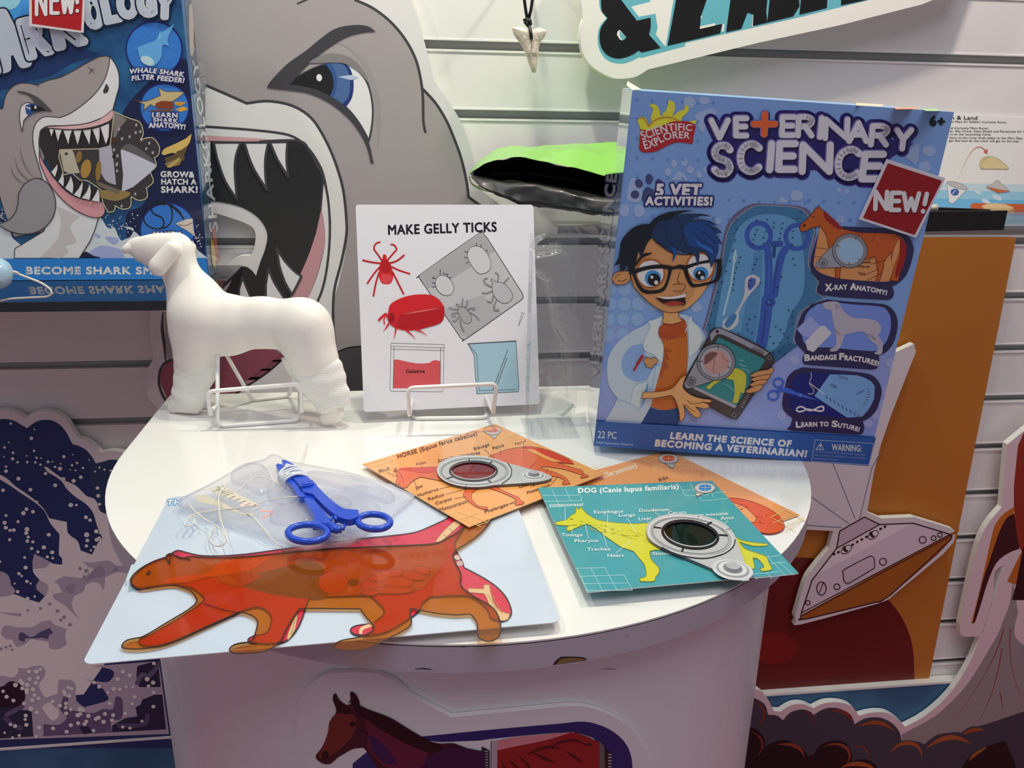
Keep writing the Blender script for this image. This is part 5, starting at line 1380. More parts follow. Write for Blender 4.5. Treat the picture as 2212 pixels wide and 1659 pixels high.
a.poly('430,320! 480,305 590,310 600,320! 500,325!', 'e0763c', 2, line='8a3a1a', lw=3)
grid(a, ['865,115 940,150 1010,195', '935,180 1020,135 1130,90', '1020,45 1180,120 1250,155', '1120,170 1180,120', '1170,190 1250,150', '930,90 1000,130', '1810,550 1920,490', '1830,590 1990,520', '1925,650 2060,560', '1840,560 1990,640', '1915,490 2080,570', '1940,600 2060,555'])
def icon(a, x, y, k, lens, tx, ty):
    a.poly([(x-60*k, y+10*k), (x+tx*k-14*k, y+ty*k+4*k), (x+tx*k, y+ty*k+16*k), (x+tx*k+14*k, y+ty*k+4*k), (x+60*k, y+10*k)], 'b9b7b4', line='6a6a6a', lw=3)
    a.ell(x, y, 75*k, 38*k, 'c4c2bf', line='6a6a6a', lw=3).ell(x, y, 60*k, 29*k, 'dcdad6').ell(x, y, 48*k, 23*k, lens).line([(x-48*k, y), (x+48*k, y)], 3, 'f0c8a0').line([(x, y-23*k), (x, y+23*k)], 3, 'f0c8a0')
    a.ell(x+tx*k, y+ty*k-2*k, 16*k, 9*k, 'dcdad6', line='7a7a7a', lw=3)
icon(a, 1050, 108, 1, 'e8622c', 25, 60)
a.build('card_print', snake, L)
# horse card
q = [(783, 1004), (1013, 1140), (1070, 917), (1305, 1026)]
hpl, horse, L = card('horse_card', q, (.9042, .9076, .9012), 'f0a75e', 'ead0a8', 'orange horse anatomy card under the red lens viewer', 'card')
a = Art(hpl, CH, gain=GO, rough=.2, coat=.5)
a.clip = face_px(hpl.M, .1505, .1505)
HB_, HL = 'e2622c', '7a3616'
grid(a, ['150,395 240,470 270,500', '230,375 340,440', '320,350 440,410', '170,430 320,385 380,370', '120,410 290,360', '230,490 340,450 400,420', '890,870 1010,820', '1010,890 1180,860', '1070,930 1160,900 1200,855', '830,825 1000,900 1100,940', '900,810 1100,880 1160,905', '960,870 1080,820', '1080,130 1170,160', '1260,190 1400,130', '1300,150 1440,190', '1890,450 2000,400', '1960,490 2130,420', '2020,510 2160,460', '1980,420 2090,490', '2050,410 2140,470'], 'f6cf7c', 4)
a.text('HORSE (Equus ferus caballus)', '395,358 590,300 840,222 1072,160', 34, '5a2c14', .03)
a.poly('380,480! 400,455 430,445 600,435 800,430! 800,560! 600,520 570,525 510,560 470,605 430,610 385,600! 375,570 390,520!', HB_, 3, line=HL, lw=4)
a.poly('410,455! 430,440 600,435 800,430! 800,470! 600,485 520,470!', 'd2381e', 3)
a.poly('355,470 370,445 385,465', HB_, 0, line=HL, lw=3)
a.line('375,480 372,445 385,460', 4, HL).line('400,470 430,520 440,560', 3, HL, 3).line('400,578 410,572', 6, HL)
a.poly('1130,370! 1200,330 1320,285 1450,262 1520,270! 1560,290 1640,350 1760,395! 1860,430 1960,460 1980,490 2020,510 2000,520! 1960,528 1950,515! 1975,500 1930,490 1800,450 1640,430 1610,440! 1750,485 1830,530 1850,560 1865,575 1840,580! 1800,582 1795,560! 1820,555 1760,520 1600,500 1500,480 1440,470! 1300,560 1240,610! 1360,665 1420,690 1440,715 1470,735 1460,748! 1410,758 1390,745! 1405,725 1370,690 1250,640 1130,600! 1080,620 1030,650 1020,680 1030,720 1080,765 1150,775 1160,795! 1110,790 1040,760 980,710 950,670 965,640 990,600!', HB_, 3, line=HL, lw=4)
a.poly('1450,262! 1520,258 1640,280 1760,320 1850,365 1895,410! 1860,405 1760,395! 1600,330 1520,285!', 'd83a1e', 3, line=HL, lw=3).poly('1475,280! 1560,290 1660,340 1790,390! 1700,385 1580,330!', 'f0a75e', 3)
T_ = '4a2a14'
for s, b in (('Skull', '232,480 325,455'), ('Atlas', '548,420 635,398'), ('Scapula', '738,392 875,355'), ('Vertebrae', '930,350 1095,320'), ('Ribcage', '1045,290 1175,248'), ('Pelvis', '1205,286 1300,255'), ('Femur', '1398,247 1492,215'), ('Jaw', '545,625 610,600'), ('Humerus', '565,688 740,630'), ('Radius', '655,720 788,678'), ('Carpus', '718,757 855,712'), ('Metacarpus', '752,812 980,738'), ('Phalanges', '1138,828 1335,760'), ('Calcaneus', '1428,612 1570,572'), ('Tarsus', '1520,605 1630,570'), ('Metatarsus', '1500,665 1690,595')):
    a.text(s, b, 25, T_, .012)
for s in ('300,480 390,515', '600,415 597,455', '1130,280 1215,360', '1268,280 1270,320', '1462,235 1470,350', '525,540 555,600', '745,620 960,570', '800,665 980,620', '875,703 970,685', '980,735 1000,725', '1340,750 1395,720', '1340,750 1400,735', '1520,445 1565,395', '1585,470 1598,450', '1655,480 1675,450', '1690,500 1705,475', '1695,590 1760,510', '880,350 900,375'):
    a.line(s, 3, T_)
icon(a, 1200, 118, 1, 'e8622c', 15, 58)
a.build('card_print', horse, L)
# anatomy sheet
q = [(176, 1438), (1213, 1345), (349, 1076), (1121, 1074)]
AS = (160, 1060, 3.456)
apl = plane3(q[:3], (.9045, .9065, .9010))
tr3 = apl.at(1213, 1345)
w_ = tr3.x; h_ = apl.at(349, 1076).y
cr = []
for cx, cy, sx, sy in ((0, 0, 1, 1), (w_, 0, -1, 1), (w_, h_, -1, -1), (0, h_, 1, -1)):
    arc = [(cx+sx*.006*(1-math.cos(t)), cy+sy*.006*(1-math.sin(t))) for t in [math.pi/2*i/5 for i in range(6)]]
    cr += arc if sx*sy > 0 else arc[::-1]
mb = MB(); N = len(cr)
mb.add([(x, y, .0006) for x, y in cr], [tuple(range(N))], mat('cddaea', .14, 1.0, coat=.6))
mb.add([(x, y, 0) for x, y in cr], [tuple(range(N))[::-1]], M_PAPER)
mb.add([(x, y, 0) for x, y in cr]+[(x, y, .0006) for x, y in cr], [(i, (i+1) % N, N+(i+1) % N, N+i) for i in range(N)], M_PAPER)
sheet = mb.build('anatomy_sheet', None, apl.M)
tag(sheet, 'white laminated anatomy sheet overhanging the front table edge', 'paper sheet')
ap = apl.up(.0006)
a = Art(ap, AS, gain=1.0, rough=.15, coat=.5)
a.text('TH', '700,105 800,104', 34, 'f0f4fc', .04, .2, (('7aa4d4', 8),))
a.poly('390,760! 420,650 470,610 540,560! 430,550! 380,680!', 'c4d8e6', 3).poly('400,760! 415,690 440,640! 500,735 470,745!', '9ab4c4', 3)
a.poly('480,740! 620,725 740,715 860,760 930,840! 900,790 820,735 700,730!', 'eec8a0', 3)
for i in range(4): a.line([(385, 672+i*12), (388, 678+i*12)], 4, '5a6a78')
a.build('sheet_print', sheet, Matrix.Translation((0, 0, .0006)))
# red anatomy layer
RP = apl.up(.0011)
RED = '740,460! 780,447 850,465 950,485 1100,487 1280,475 1500,445 1640,425 2109,363 2359,338 2539,313 2659,268 2789,208! 2890,60 3000,-20! 3080,60! 2909,283 2839,393! 2854,453 2899,533 2909,573! 3059,653 3159,723 3229,803 3264,893 3249,943 3189,973 3110,950! 3080,880 3000,810 2909,783 2659,793! 2599,843 2559,913 2359,1043 2219,1078 2099,1073 2064,1038 2109,1008 2229,993! 2319,903 2209,783! 1759,793! 1730,870 1700,960 1660,1040 1590,1115 1500,1140 1330,1135 1300,1110 1350,1080! 1440,1060 1475,960 1440,900 1370,870 1250,900 1180,930 1000,1010 740,1125 600,1160 500,1150 490,1110 560,1080 720,990 880,890 960,830 970,800 940,770 860,720 700,700 480,733! 430,700 450,640 560,545 690,495!'
red = slab(RP, RED, 0, .0003, mat('d22a48', .2, coat=.5), mat('8a1a30', .4), 'red_anatomy_layer', None, RP.M, AS, sm=4)
tag(red, 'red cat anatomy cut-out under the orange transparent cat', 'cut-out sheet')
rp = RP.up(.0003)
a = Art(rp, AS, gain=1.0, rough=.2, coat=.5)
DKR = '3a1a24'
a.line(RED, 11, DKR, 4, closed=True)
a.poly('1250,640! 1500,590 1700,540 1850,560 1880,700 1900,780 1800,810 1500,780 1260,720!', '7a7440', 3).poly('1560,440! 1860,440! 1840,540 1780,580 1640,560!', '9a3a2a', 3)
a.line('1560,440 1580,520 1680,555 1800,530 1860,450', 22, '6a2a28', 4)
a.poly('430,690! 460,640 560,560 700,505! 850,510 1100,515 1300,505! 1250,600 1150,640 950,650 800,690 690,700! 480,722!', 'b98a52', 3).poly('1300,505! 1700,470 2200,425 2560,410 2760,400! 2790,470 2720,600 2600,740! 2200,775 1900,790 1700,770! 1400,640 1200,600!', 'c07a48', 3).poly('1500,590! 1700,540 1850,560 1880,700 1900,780 1800,800 1550,770! 1300,690 1260,650!', '7a7440', 3)
a.ell(1935, 690, 110, 85, 'c8683c', 0, line='9a4a2a', lw=5).ell(2085, 690, 42, 26, '6a5a34')
for x, y, rx, ry, r_ in ((2250, 700, 110, 50, -10), (2330, 640, 130, 40, -12), (2420, 690, 110, 45, 0), (2540, 640, 90, 34, 8), (2370, 750, 170, 26, 0), (2600, 600, 60, 30, 10), (2210, 770, 60, 20, 0)):
    a.ell(x, y, rx, ry, 'd06a42', r_, line='a24c2c', lw=6)
a.poly('1050,640! 1250,610 1400,640! 1250,720 1100,690!', 'b85a3a', 3).poly('660,700! 700,660 850,640 1000,620 1060,560! 1150,500! 1500,480! 1300,600 1000,650 850,690!', 'e07a4a', 3)
BON = 'e0b98a'
a.poly('2700,380! 2760,300 2850,220! 2890,250! 2800,330 2720,395!', BON, 2, line='a8804e', lw=4).line('2760,330 2790,350', 4, 'a8804e').line('2800,285 2830,305', 4, 'a8804e')
a.poly('2940,730! 3060,735! 3060,705 3100,705! 3110,760 3130,830 3180,900 3250,920! 3240,960 3180,970 3120,900 3080,800 3060,770! 2950,760!', BON, 2, line='a8804e', lw=4).line('3090,780 3160,900', 5, 'b08a58').line('3110,770 3190,910', 5, 'b08a58')
a.ell(2860, 500, 26, 20, 'd8b8a8', 30, line=DKR, lw=4).ell(2880, 545, 24, 22, 'c9a0a0', 20)
a.poly('1590,1110! 1600,1060 1640,960 1670,920! 1650,1040 1600,1115!', BON, 2, line='8a6a44', lw=4).line('1620,1080 1650,960', 4, '8a6a44').line('2140,1060 2150,1030 2200,1010 2230,1000', 26, 'e8c49a', 3)
a.build('anatomy_print', red, Matrix.Translation((0, 0, .0003)))
# orange film cat
OP = apl.up(.0024)
ORG = '418,670! 450,620 530,560 620,520 690,500! 690,485 715,470 740,478! 800,505 870,492 950,497 1100,500 1280,492 1500,470 1700,450 1850,435 2000,428 2212,420 2359,413 2559,405 2699,393 2789,353 2859,313 2920,250 2990,130 3080,20! 3160,80! 3110,220 3039,313 2949,383 2849,448 2829,483 2844,533 2889,623 2884,693 2919,743 3009,803 3099,853 3149,903 3179,973 3184,1033 3169,1093 3099,1125 3029,1103 3014,1063 3009,993 2979,943 2949,923 2859,928 2719,918 2609,898 2514,878! 2509,933 2519,983 2479,1033 2309,1123 2219,1168 2159,1188 2059,1193 1959,1183 1944,1153 1999,1118 2129,1093 2219,1053 2239,1008! 2189,953 2134,883! 1740,880 1680,885! 1640,940 1580,1040 1540,1120 1440,1195 1300,1215 1200,1215 1160,1190 1180,1160 1230,1140 1310,1130! 1340,1100 1360,1040 1370,980 1340,940 1260,910 1220,912! 1050,990 900,1060 740,1130 620,1165 480,1183 370,1175 360,1150 400,1115 500,1095! 560,1065 700,980 850,890 915,830 905,790 870,750 800,722 740,708 620,720 500,735 440,705'
M_FILM = clear_mat('orange_film', 'edb564', .24, 'e87f2a', .07, .06, 1.5)
t = Art(OP, AS); t.poly(ORG, M_FILM, 4); org = t.build('orange_cat_film', None, OP.M)
tag(org, 'clear orange prowling cat film on top of the laminated sheet', 'transparent cut-out')
a = Art(OP.up(.0003), AS, gain=1.0, rough=.2)
OL = '38201c'
a.line(ORG, 10, OL, 4, closed=True)
a.line('690,500 712,545 715,500 735,480 800,500 865,515', 8, OL, 3).line('735,470 760,455 790,450', 6, OL, 3).line('970,840 1100,885 1230,912', 6, OL, 3).line('540,620 555,600 572,605 560,620 540,622', 6, OL, 2)
a.line('1180,1160 1230,1145 1310,1135 1360,1140', 9, OL, 3).ell(553, 612, 12, 8, '5a2a14', -25)
a.build('outline_print', org, Matrix.Translation((0, 0, .0003)))
# dog card (top)
q = [(1268, 1281), (1725, 1240), (1162, 1055), (1538, 1040)]
dpl, dog, L = card('dog_card', q, (.9088, .9080, .9074), '4ca3ac', 'e6eaea', 'teal dog anatomy card under the dark green lens viewer', 'card')
a = Art(dpl, CD, gain=GO, rough=.2, coat=.5)
a.clip = face_px(dpl.M, .152, .157)
YD = 'd6d43a'
grid(a, ['110,380 380,380', '125,425 400,420', '150,470 320,460', '180,335 240,470', '280,330 320,420', '370,325 405,420', '360,925 580,920', '390,985 720,975', '410,1040 745,1035', '430,1090 780,1088', '370,930 450,1100', '470,920 560,1095', '575,920 670,1095', '720,980 780,1085', '1130,300 1180,385 1350,375', '1210,290 1300,420', '1300,285 1340,370', '1160,345 1250,340', '1300,425 1500,405', '1340,370 1480,355', '1390,400 1370,360', '1670,970 1880,950', '1700,1000 2000,970', '1785,840 1880,830', '1800,890 1920,880', '1785,835 1920,980', '1820,1000 1780,960', '1870,880 1980,975', '1680,970 1710,1010'], 'a8d6dc', 4)
a.text('DOG (Canis lupus familiaris)', '378,362 700,355 1125,332', 34, 'eef4f4', .035)
a.poly('195,590! 240,575 290,565 320,535 355,515! 360,500 358,470! 380,490! 395,470! 440,520! 520,565 640,585 800,595 900,590 1100,600! 1400,600! 1480,605 1560,700 1650,730 1795,745! 1780,760 1680,760 1580,730! 1620,780 1700,810 1780,840 1800,890 1820,920! 1815,940 1750,950 1735,930! 1765,915 1720,860 1680,850! 1690,900 1690,930 1640,935! 1600,910 1580,880! 1300,820 1000,790 910,800! 920,860 975,920 980,960! 950,1000! 940,1025 840,1025! 835,1005! 880,990 885,960! 870,900 830,850 790,800! 700,770 640,730 580,690! 520,640 450,600 400,610 330,640 300,655! 290,630 310,610 370,605! 300,610 220,605!', YD, 3, line='8a8a2a', lw=4)
a.line('318,562 335,560', 6, '5a5a20').line('300,655 305,640', 4, '8a8a2a')
rs = random.Random(5)
for i in range(60):
    x = rs.uniform(380, 900); y = 560+(x-380)*.22+rs.uniform(0, 60)
    a.line([(x, y), (x+rs.uniform(12, 30), y+rs.uniform(4, 14))], 2.5, 'b8b62e')
TW = 'eef4f4'
for s, b in (('vomeronasal', '160,465 412,460'), ('Esophagus', '495,520 712,514'), ('Lungs', '682,545 800,541'), ('Doudenum', '832,508 1055,500'), ('Cecum', '1050,528 1182,520'), ('Liver', '830,572 928,565'), ('Large intestine', '1210,545 1492,530'), ('Anus', '1440,568 1537,560'), ('Tounge', '250,690 408,690'), ('Pharynx', '350,735 528,732'), ('Trachea', '445,798 616,795'), ('Heart', '596,845 718,843'), ('Stomach', '932,830 1105,826')):
    a.text(s, b, 23, TW, .012)
for s in ('278,475 280,590', '595,530 597,660', '740,555 815,668', '950,512 1000,550', '330,610 332,670', '428,595 453,710', '560,655 590,772', '660,815 770,720', '1495,570 1455,610', '890,570 905,590'):
    a.line(s, 3, TW)
icon(a, 1323, 328, 1.05, '2a8ad2', -50, 50)
a.build('card_print', dog, L)
# lens viewers
def viewer(base, lift, outline, lensc, ring_pts, crop, lens_m, boss, label, rings):
    c0 = base.up(lift).world(crop[0]+lensc[0]/crop[2], crop[1]+lensc[1]/crop[2])
    vp = Plane(c0, base.u, base.v)
    r = empty('lens_viewer', vp.M); tag(r, label, 'magnifier', 'lens viewers on the cards')
    slab(vp, outline, -.0008, .0012, mat('bfc1c2', .3, coat=.3), mat('6a6c70', .4), 'body', r, None, crop, sm=4, holes=(ring_pts,))
    lp = [vp.at(crop[0]+p[0]/crop[2], crop[1]+p[1]/crop[2], .0004) for p in smooth_pts(ring_pts, 4)]
    mb = MB(); mb.add(lp, [tuple(range(len(lp)))[::-1]], lens_m); mb.build('lens', r)
    a = Art(vp.up(.0012), crop, gain=1.0, rough=.3, coat=.3)
    for k in rings:
        a.line(k[0], k[1], k[2], 5 if len(k) < 4 else k[3], closed=(len(k) < 4))
    a.build('ring_print', r, Matrix.Translation((0, 0, .0012)))
    bc = vp.at(crop[0]+boss[0]/crop[2], crop[1]+boss[1]/crop[2], .0012)
    mb = MB()
    for ra, zz, m in ((boss[2], .0003, 'd0d2d4'), (boss[2]*.82, .0006, '9a9ca0'), (boss[2]*.72, .0009, 'd8dadc'), (boss[2]*.48, .0016, '8a8c90'), (boss[2]*.36, .003, 'b4b6ba')):
        P = [(bc.x+ra*math.cos(t), bc.y+ra*math.sin(t)) for t in [2*math.pi*i/32 for i in range(32)]]
        mb.add([(x, y, bc.z) for x, y in P]+[(bc.x+(x-bc.x)*.96, bc.y+(y-bc.y)*.96, bc.z+zz) for x, y in P], [(i, (i+1) % 32, 32+(i+1) % 32, 32+i) for i in range(32)]+[tuple(range(32, 64))], mat(m, .3))
    mb.build('boss', r, None, smooth=False)
    return r
def ring(cx, cy, rx, ry, rot=0, n=24):
    a = math.radians(rot)
    return ' '.join('%.1f,%.1f' % (cx+rx*math.cos(t)*math.cos(a)-ry*math.sin(t)*math.sin(a), cy+rx*math.cos(t)*math.sin(a)+ry*math.sin(t)*math.cos(a)) for t in [2*math.pi*i/n for i in range(n)])
RK = '1e1c1e'
viewer(hpl, .0014, '725,470 760,400 860,355 1000,340 1130,350 1250,385 1400,425 1600,480 1690,510 1702,530 1670,550 1560,570 1250,592 1100,607 960,605 840,575 760,530', (1040, 465), ring(1038, 465, 188, 77), CH,
       clear_mat('red_lens', 'd0405a', .45, '9a1028', .10, .04, 1.5), (1552, 512, .0105), 'silver viewer with a red lens on the orange horse card',
       [(ring(1038, 465, 200, 83), 20, RK), (ring(1042, 468, 275, 112), 5, '77797c'), (ring(1045, 470, 310, 128), 7, 'e2e4e6'), (ring(1045, 471, 288, 119), 10, 'a2a4a8'), ('1330,400 1362,450 1350,520 1280,575', 8, RK, 4), ('1000,360 1005,380', 10, RK, 0), ('1170,405 1195,385', 10, RK, 0), ('810,530 860,515', 10, RK, 0), ('1160,540 1185,560', 10, RK, 0), ('980,580 970,605', 5, RK, 0), ('1100,345 1105,360', 5, '9a9a9a', 0)])
viewer(dpl, .0014, '885,650 910,590 990,545 1100,530 1250,535 1390,565 1480,610 1540,680 1575,770 1615,880 1655,1000! 1650,1028! 1610,1032! 1540,1010 1300,905 1120,830 990,775 910,720', (1213, 674), ring(1213, 674, 196, 92, 9), CD,
       clear_mat('green_lens', '2f7a78', .4, '06282c', .10, .04, 1.5), (1528, 946, .0135), 'silver viewer with a dark green lens on the teal dog card',
       [(ring(1213, 674, 208, 100, 9), 22, RK), (ring(1216, 682, 285, 128, 9), 5, '77797c'), (ring(1218, 686, 318, 144, 9), 7, 'e2e4e6'), (ring(1218, 686, 300, 136, 9), 10, 'a2a4a8'), ('1548,715 1530,770 1460,820 1350,850 1250,850 1120,825 1000,770', 8, RK, 4), ('945,620 995,626', 10, RK, 0), ('1430,677 1488,682', 12, RK, 0), ('1340,600 1370,585', 14, RK, 0), ('1162,770 1152,800', 14, RK, 0), ('1270,550 1278,535', 5, '77797c', 0), ('1480,640 1540,620', 5, '8a8c90', 0)])
# ------------------------------------------------------------------ organic shapes: a smooth-blended distance field turned into one skin
def sd_capsule(P, a, b, ra, rb):
    a, b = np.array(a), np.array(b)
    ab = b-a; L2 = max(ab.dot(ab), 1e-12)
    t = np.clip(((P-a) @ ab)/L2, 0, 1)
    return np.linalg.norm(P-a-t[..., None]*ab, axis=-1)-(ra+(rb-ra)*t)
def sd_ell(P, c, r, ang=0):
    q = P-np.array(c)
    if ang:
        ca, sa = math.cos(ang), math.sin(ang)
        q = np.stack([q[..., 0]*ca+q[..., 1]*sa, -q[..., 0]*sa+q[..., 1]*ca, q[..., 2]], -1)
    r = np.array(r)
    k0 = np.linalg.norm(q/r, axis=-1); k1 = np.linalg.norm(q/(r*r), axis=-1)
    return k0*(k0-1)/np.maximum(k1, 1e-9)
def smin(a, b, k):
    h = np.clip(.5+.5*(b-a)/k, 0, 1)
    return b+(a-b)*h-k*h*(1-h)
def surface_net(fn, lo, hi, h):
    n = [int(math.ceil((hi[i]-lo[i])/h))+1 for i in range(3)]
    ax = [lo[i]+h*np.arange(n[i]) for i in range(3)]
    P = np.stack(np.meshgrid(*ax, indexing='ij'), -1)
    D = fn(P)
    S = D < 0
    c = [S[i:n[0]-1+i, j:n[1]-1+j, k:n[2]-1+k] for i in (0, 1) for j in (0, 1) for k in (0, 1)]
    cnt = sum(x.astype(int) for x in c)
    act = (cnt > 0) & (cnt < 8)
    idx = -np.ones(act.shape, int); idx[act] = np.arange(act.sum())
    I = np.argwhere(act)
    acc = np.zeros((len(I), 3)); w = np.zeros(len(I))
    cs = [(i, j, k) for i in (0, 1) for j in (0, 1) for k in (0, 1)]
    for a in range(8):
        for b in range(a+1, 8):
            if sum(abs(cs[a][m]-cs[b][m]) for m in range(3)) != 1: continue
            da = D[tuple((I+cs[a]).T)]; db = D[tuple((I+cs[b]).T)]
            m = (da < 0) != (db < 0)
            t = np.where(m, da/np.where(m, da-db, 1), 0)
            p = np.array(cs[a])+t[:, None]*(np.array(cs[b])-np.array(cs[a]))
            acc[m] += p[m]; w[m] += 1
    V = np.array(lo)+h*(I+acc/w[:, None])
    F = []
    for d in range(3):
        o1, o2 = [(1, 2), (2, 0), (0, 1)][d]
        sl0 = [slice(None)]*3; sl1 = [slice(None)]*3
        sl0[d] = slice(0, -1); sl1[d] = slice(1, None)
        ch = S[tuple(sl0)] != S[tuple(sl1)]
        for g in np.argwhere(ch):
            if g[o1] == 0 or g[o2] == 0 or g[o1] >= n[o1]-1 or g[o2] >= n[o2]-1: continue
            q = []
            for u, v in ((-1, -1), (0, -1), (0, 0), (-1, 0)):
                e = g.copy(); e[o1] += u; e[o2] += v
                q.append(int(idx[tuple(e)]))
            if S[tuple(g)]: q = q[::-1]
            F.append(tuple(q[::-1]))
    return [tuple(v) for v in V], F

# ---- plaster dog
fa, fb = on_z(391, 894, ZT), on_z(716, 923, ZT)
du = (fb-fa).normalized()
dback = Vector((-du.y, du.x, 0)); dback = dback if dback.y > 0 else -dback
dv = (Vector((0, 0, 1))*math.cos(math.radians(7))+dback*math.sin(math.radians(7)))
dp = Plane(fa, du, dv)
KX = (dp.at(501, 700)-dp.at(500, 700)).length
TH = .62           # the cast is shallower than it is tall
def dpt(x, y, c=0.0):
    q = dp.at(x, y); return (q.x, q.y, c/TH)
DOG = [('c', (288, 540), 15, (338, 547), 28), ('c', (300, 534), 11, (350, 533), 17), ('c', (305, 558), 13, (356, 574), 24), ('c', (338, 550), 28, (382, 549), 35), ('c', (382, 552), 33, (392, 598), 34), ('c', (390, 592), 36, (424, 660), 58),
       ('c', (424, 660), 56, (436, 706), 65), ('c', (440, 706), 62, (490, 708), 60), ('c', (490, 708), 58, (570, 703), 48), ('c', (570, 703), 48, (648, 712), 53), ('c', (648, 712), 53, (660, 720), 50), ('c', (424, 735), 42, (420, 800), 34), ('c', (664, 738), 48, (682, 795), 42), ('c', (420, 800), 34, (405, 862), 27), ('c', (684, 795), 40, (710, 850), 32), ('c', (710, 850), 28, (722, 898), 17), ('c', (404, 866), 24, (376, 884), 14), ('c', (722, 896), 16, (704, 910), 14), ('c', (400, 876), 18, (422, 886), 13)]
def dog_sdf(P, prims=DOG, k=16, grow=0):
    Q = P.copy(); Q[..., 2] = P[..., 2]/TH
    d = None
    for t, p, r, q, r2 in prims:
        e = sd_capsule(Q, dpt(*p), dpt(*q), (r+grow)*KX, (r2+grow)*KX)
        d = e if d is None else smin(d, e, k*KX)
    return d
def dog_full(P):
    d = dog_sdf(P)
    # ear flap, eye socket, shoulder and thigh modelling
    Q = P.copy(); Q[..., 2] = P[..., 2]/TH
    for sg in (1, -1):
        ear = sd_capsule(Q, dpt(390, 545, sg*.0145), dpt(366, 580, sg*.0185), 17*KX, 19*KX)
        d = smin(d, ear, 5*KX)
        d = smin(d, sd_capsule(Q, dpt(432, 690, sg*.012), dpt(424, 770, sg*.006), 50*KX, 38*KX), 26*KX)
        d = smin(d, sd_capsule(Q, dpt(658, 712, sg*.010), dpt(674, 780, sg*.006), 46*KX, 42*KX), 26*KX)
        d = -smin(-d, sd_capsule(Q, dpt(520, 690, sg*.060), dpt(580, 735, sg*.056), 26*KX, 22*KX), 22*KX)
        eye = sd_capsule(Q, dpt(328, 535, sg*.017), dpt(329, 536, sg*.017), 4*KX, 4*KX)
        d = -smin(-d, eye, 3*KX)
        d = smin(d, sd_capsule(Q, dpt(278, 545, sg*.004), dpt(281, 543, sg*.004), 9*KX, 9*KX), 5*KX)
    mouth = sd_capsule(Q, dpt(285, 562, .03), dpt(345, 577, .03), 3*KX, 2*KX)
    return -smin(-d, mouth, 4*KX)
lo = dp.at(250, 930); hi = dp.at(765, 495)
h = .0019
V, Fc = surface_net(dog_full, (lo.x, lo.y-.004, -.05), (hi.x, hi.y, .05), h)
vmin = min(v[1] for v in V)
dp_shift = -vmin
dogM = Matrix.Translation((0, 0, ZT+.0006-min((dp.M @ Vector(v)).z for v in V))) @ dp.M
PLA = mat('f7f2ea', .55, bump=(60, .12))
statue = mesh_of('plaster_dog', V, Fc, PLA, None, dogM, smooth=True)
tag(statue, 'white plaster dog figure with two bandaged legs on the table', 'figurine')
def gauze_mat():
    m = mat('faf6f0', .95)
    nt = m.node_tree; b = nt.nodes['Principled BSDF']
    tc = nt.nodes.new('ShaderNodeTexCoord')
    bp = nt.nodes.new('ShaderNodeBump'); bp.inputs['Strength'].default_value = .35; bp.inputs['Distance'].default_value = .0008
    add = nt.nodes.new('ShaderNodeMath'); add.operation = 'ADD'
    for dr, sc in (('X', 330), ('Y', 380)):
        w = nt.nodes.new('ShaderNodeTexWave'); w.bands_direction = dr; w.inputs['Scale'].default_value = sc/6.28*3.2; w.inputs['Distortion'].default_value = 1.6; w.inputs['Detail'].default_value = 2; w.inputs['Detail Scale'].default_value = .2
        nt.links.new(tc.outputs['Object'], w.inputs['Vector']); nt.links.new(w.outputs['Fac'], add.inputs[0 if dr == 'X' else 1])
    nt.links.new(add.outputs[0], bp.inputs['Height']); nt.links.new(bp.outputs['Normal'], b.inputs['Normal'])
    return m
M_GZ = gauze_mat()
def bandage(prims, cut_lo, cut_hi, name):
    """cut planes: two points each (a line in the picture plane of the dog); ragged edges"""
    def fn(P):
        d = dog_sdf(P, prims, 10, 0)
        rag = .0016*np.sin(P[..., 0]*900+P[..., 2]*700)+.0012*np.sin(P[..., 0]*2300+1.3)
        d = d-.0005*np.sin(P[..., 1]*420+np.sin(P[..., 0]*90)*2)
        for (x1, y1), (x2, y2), s in (cut_lo, cut_hi):
            a, b = dp.at(x1, y1), dp.at(x2, y2)
            e = b-a; L = math.hypot(e.x, e.y)
            s_ = ((P[..., 0]-a.x)*e.y-(P[..., 1]-a.y)*e.x)/L*s+rag
            d = np.maximum(d, s_)
        return d
    V, Fc = surface_net(fn, (lo.x, lo.y-.004, -.05), (hi.x, hi.y, .05), .0017)
    o = mesh_of(name, V, Fc, M_GZ, statue, None, smooth=True)
    o['label'] = 'rough white gauze bandage'
    return o
bandage([('c', (426, 755), 45, (422, 805), 42), ('c', (422, 805), 42, (410, 855), 37), ('c', (410, 855), 35, (388, 876), 20), ('c', (408, 866), 26, (424, 880), 15)], ((365, 868), (380, 905), 1), ((480, 778), (370, 745), 1), 'leg_bandage')
bandage([('c', (658, 768), 50, (690, 820), 52), ('c', (690, 818), 51, (715, 860), 39), ('c', (712, 858), 36, (722, 898), 24)], ((690, 903), (760, 872), 1), ((705, 750), (600, 785), 1), 'leg_bandage')

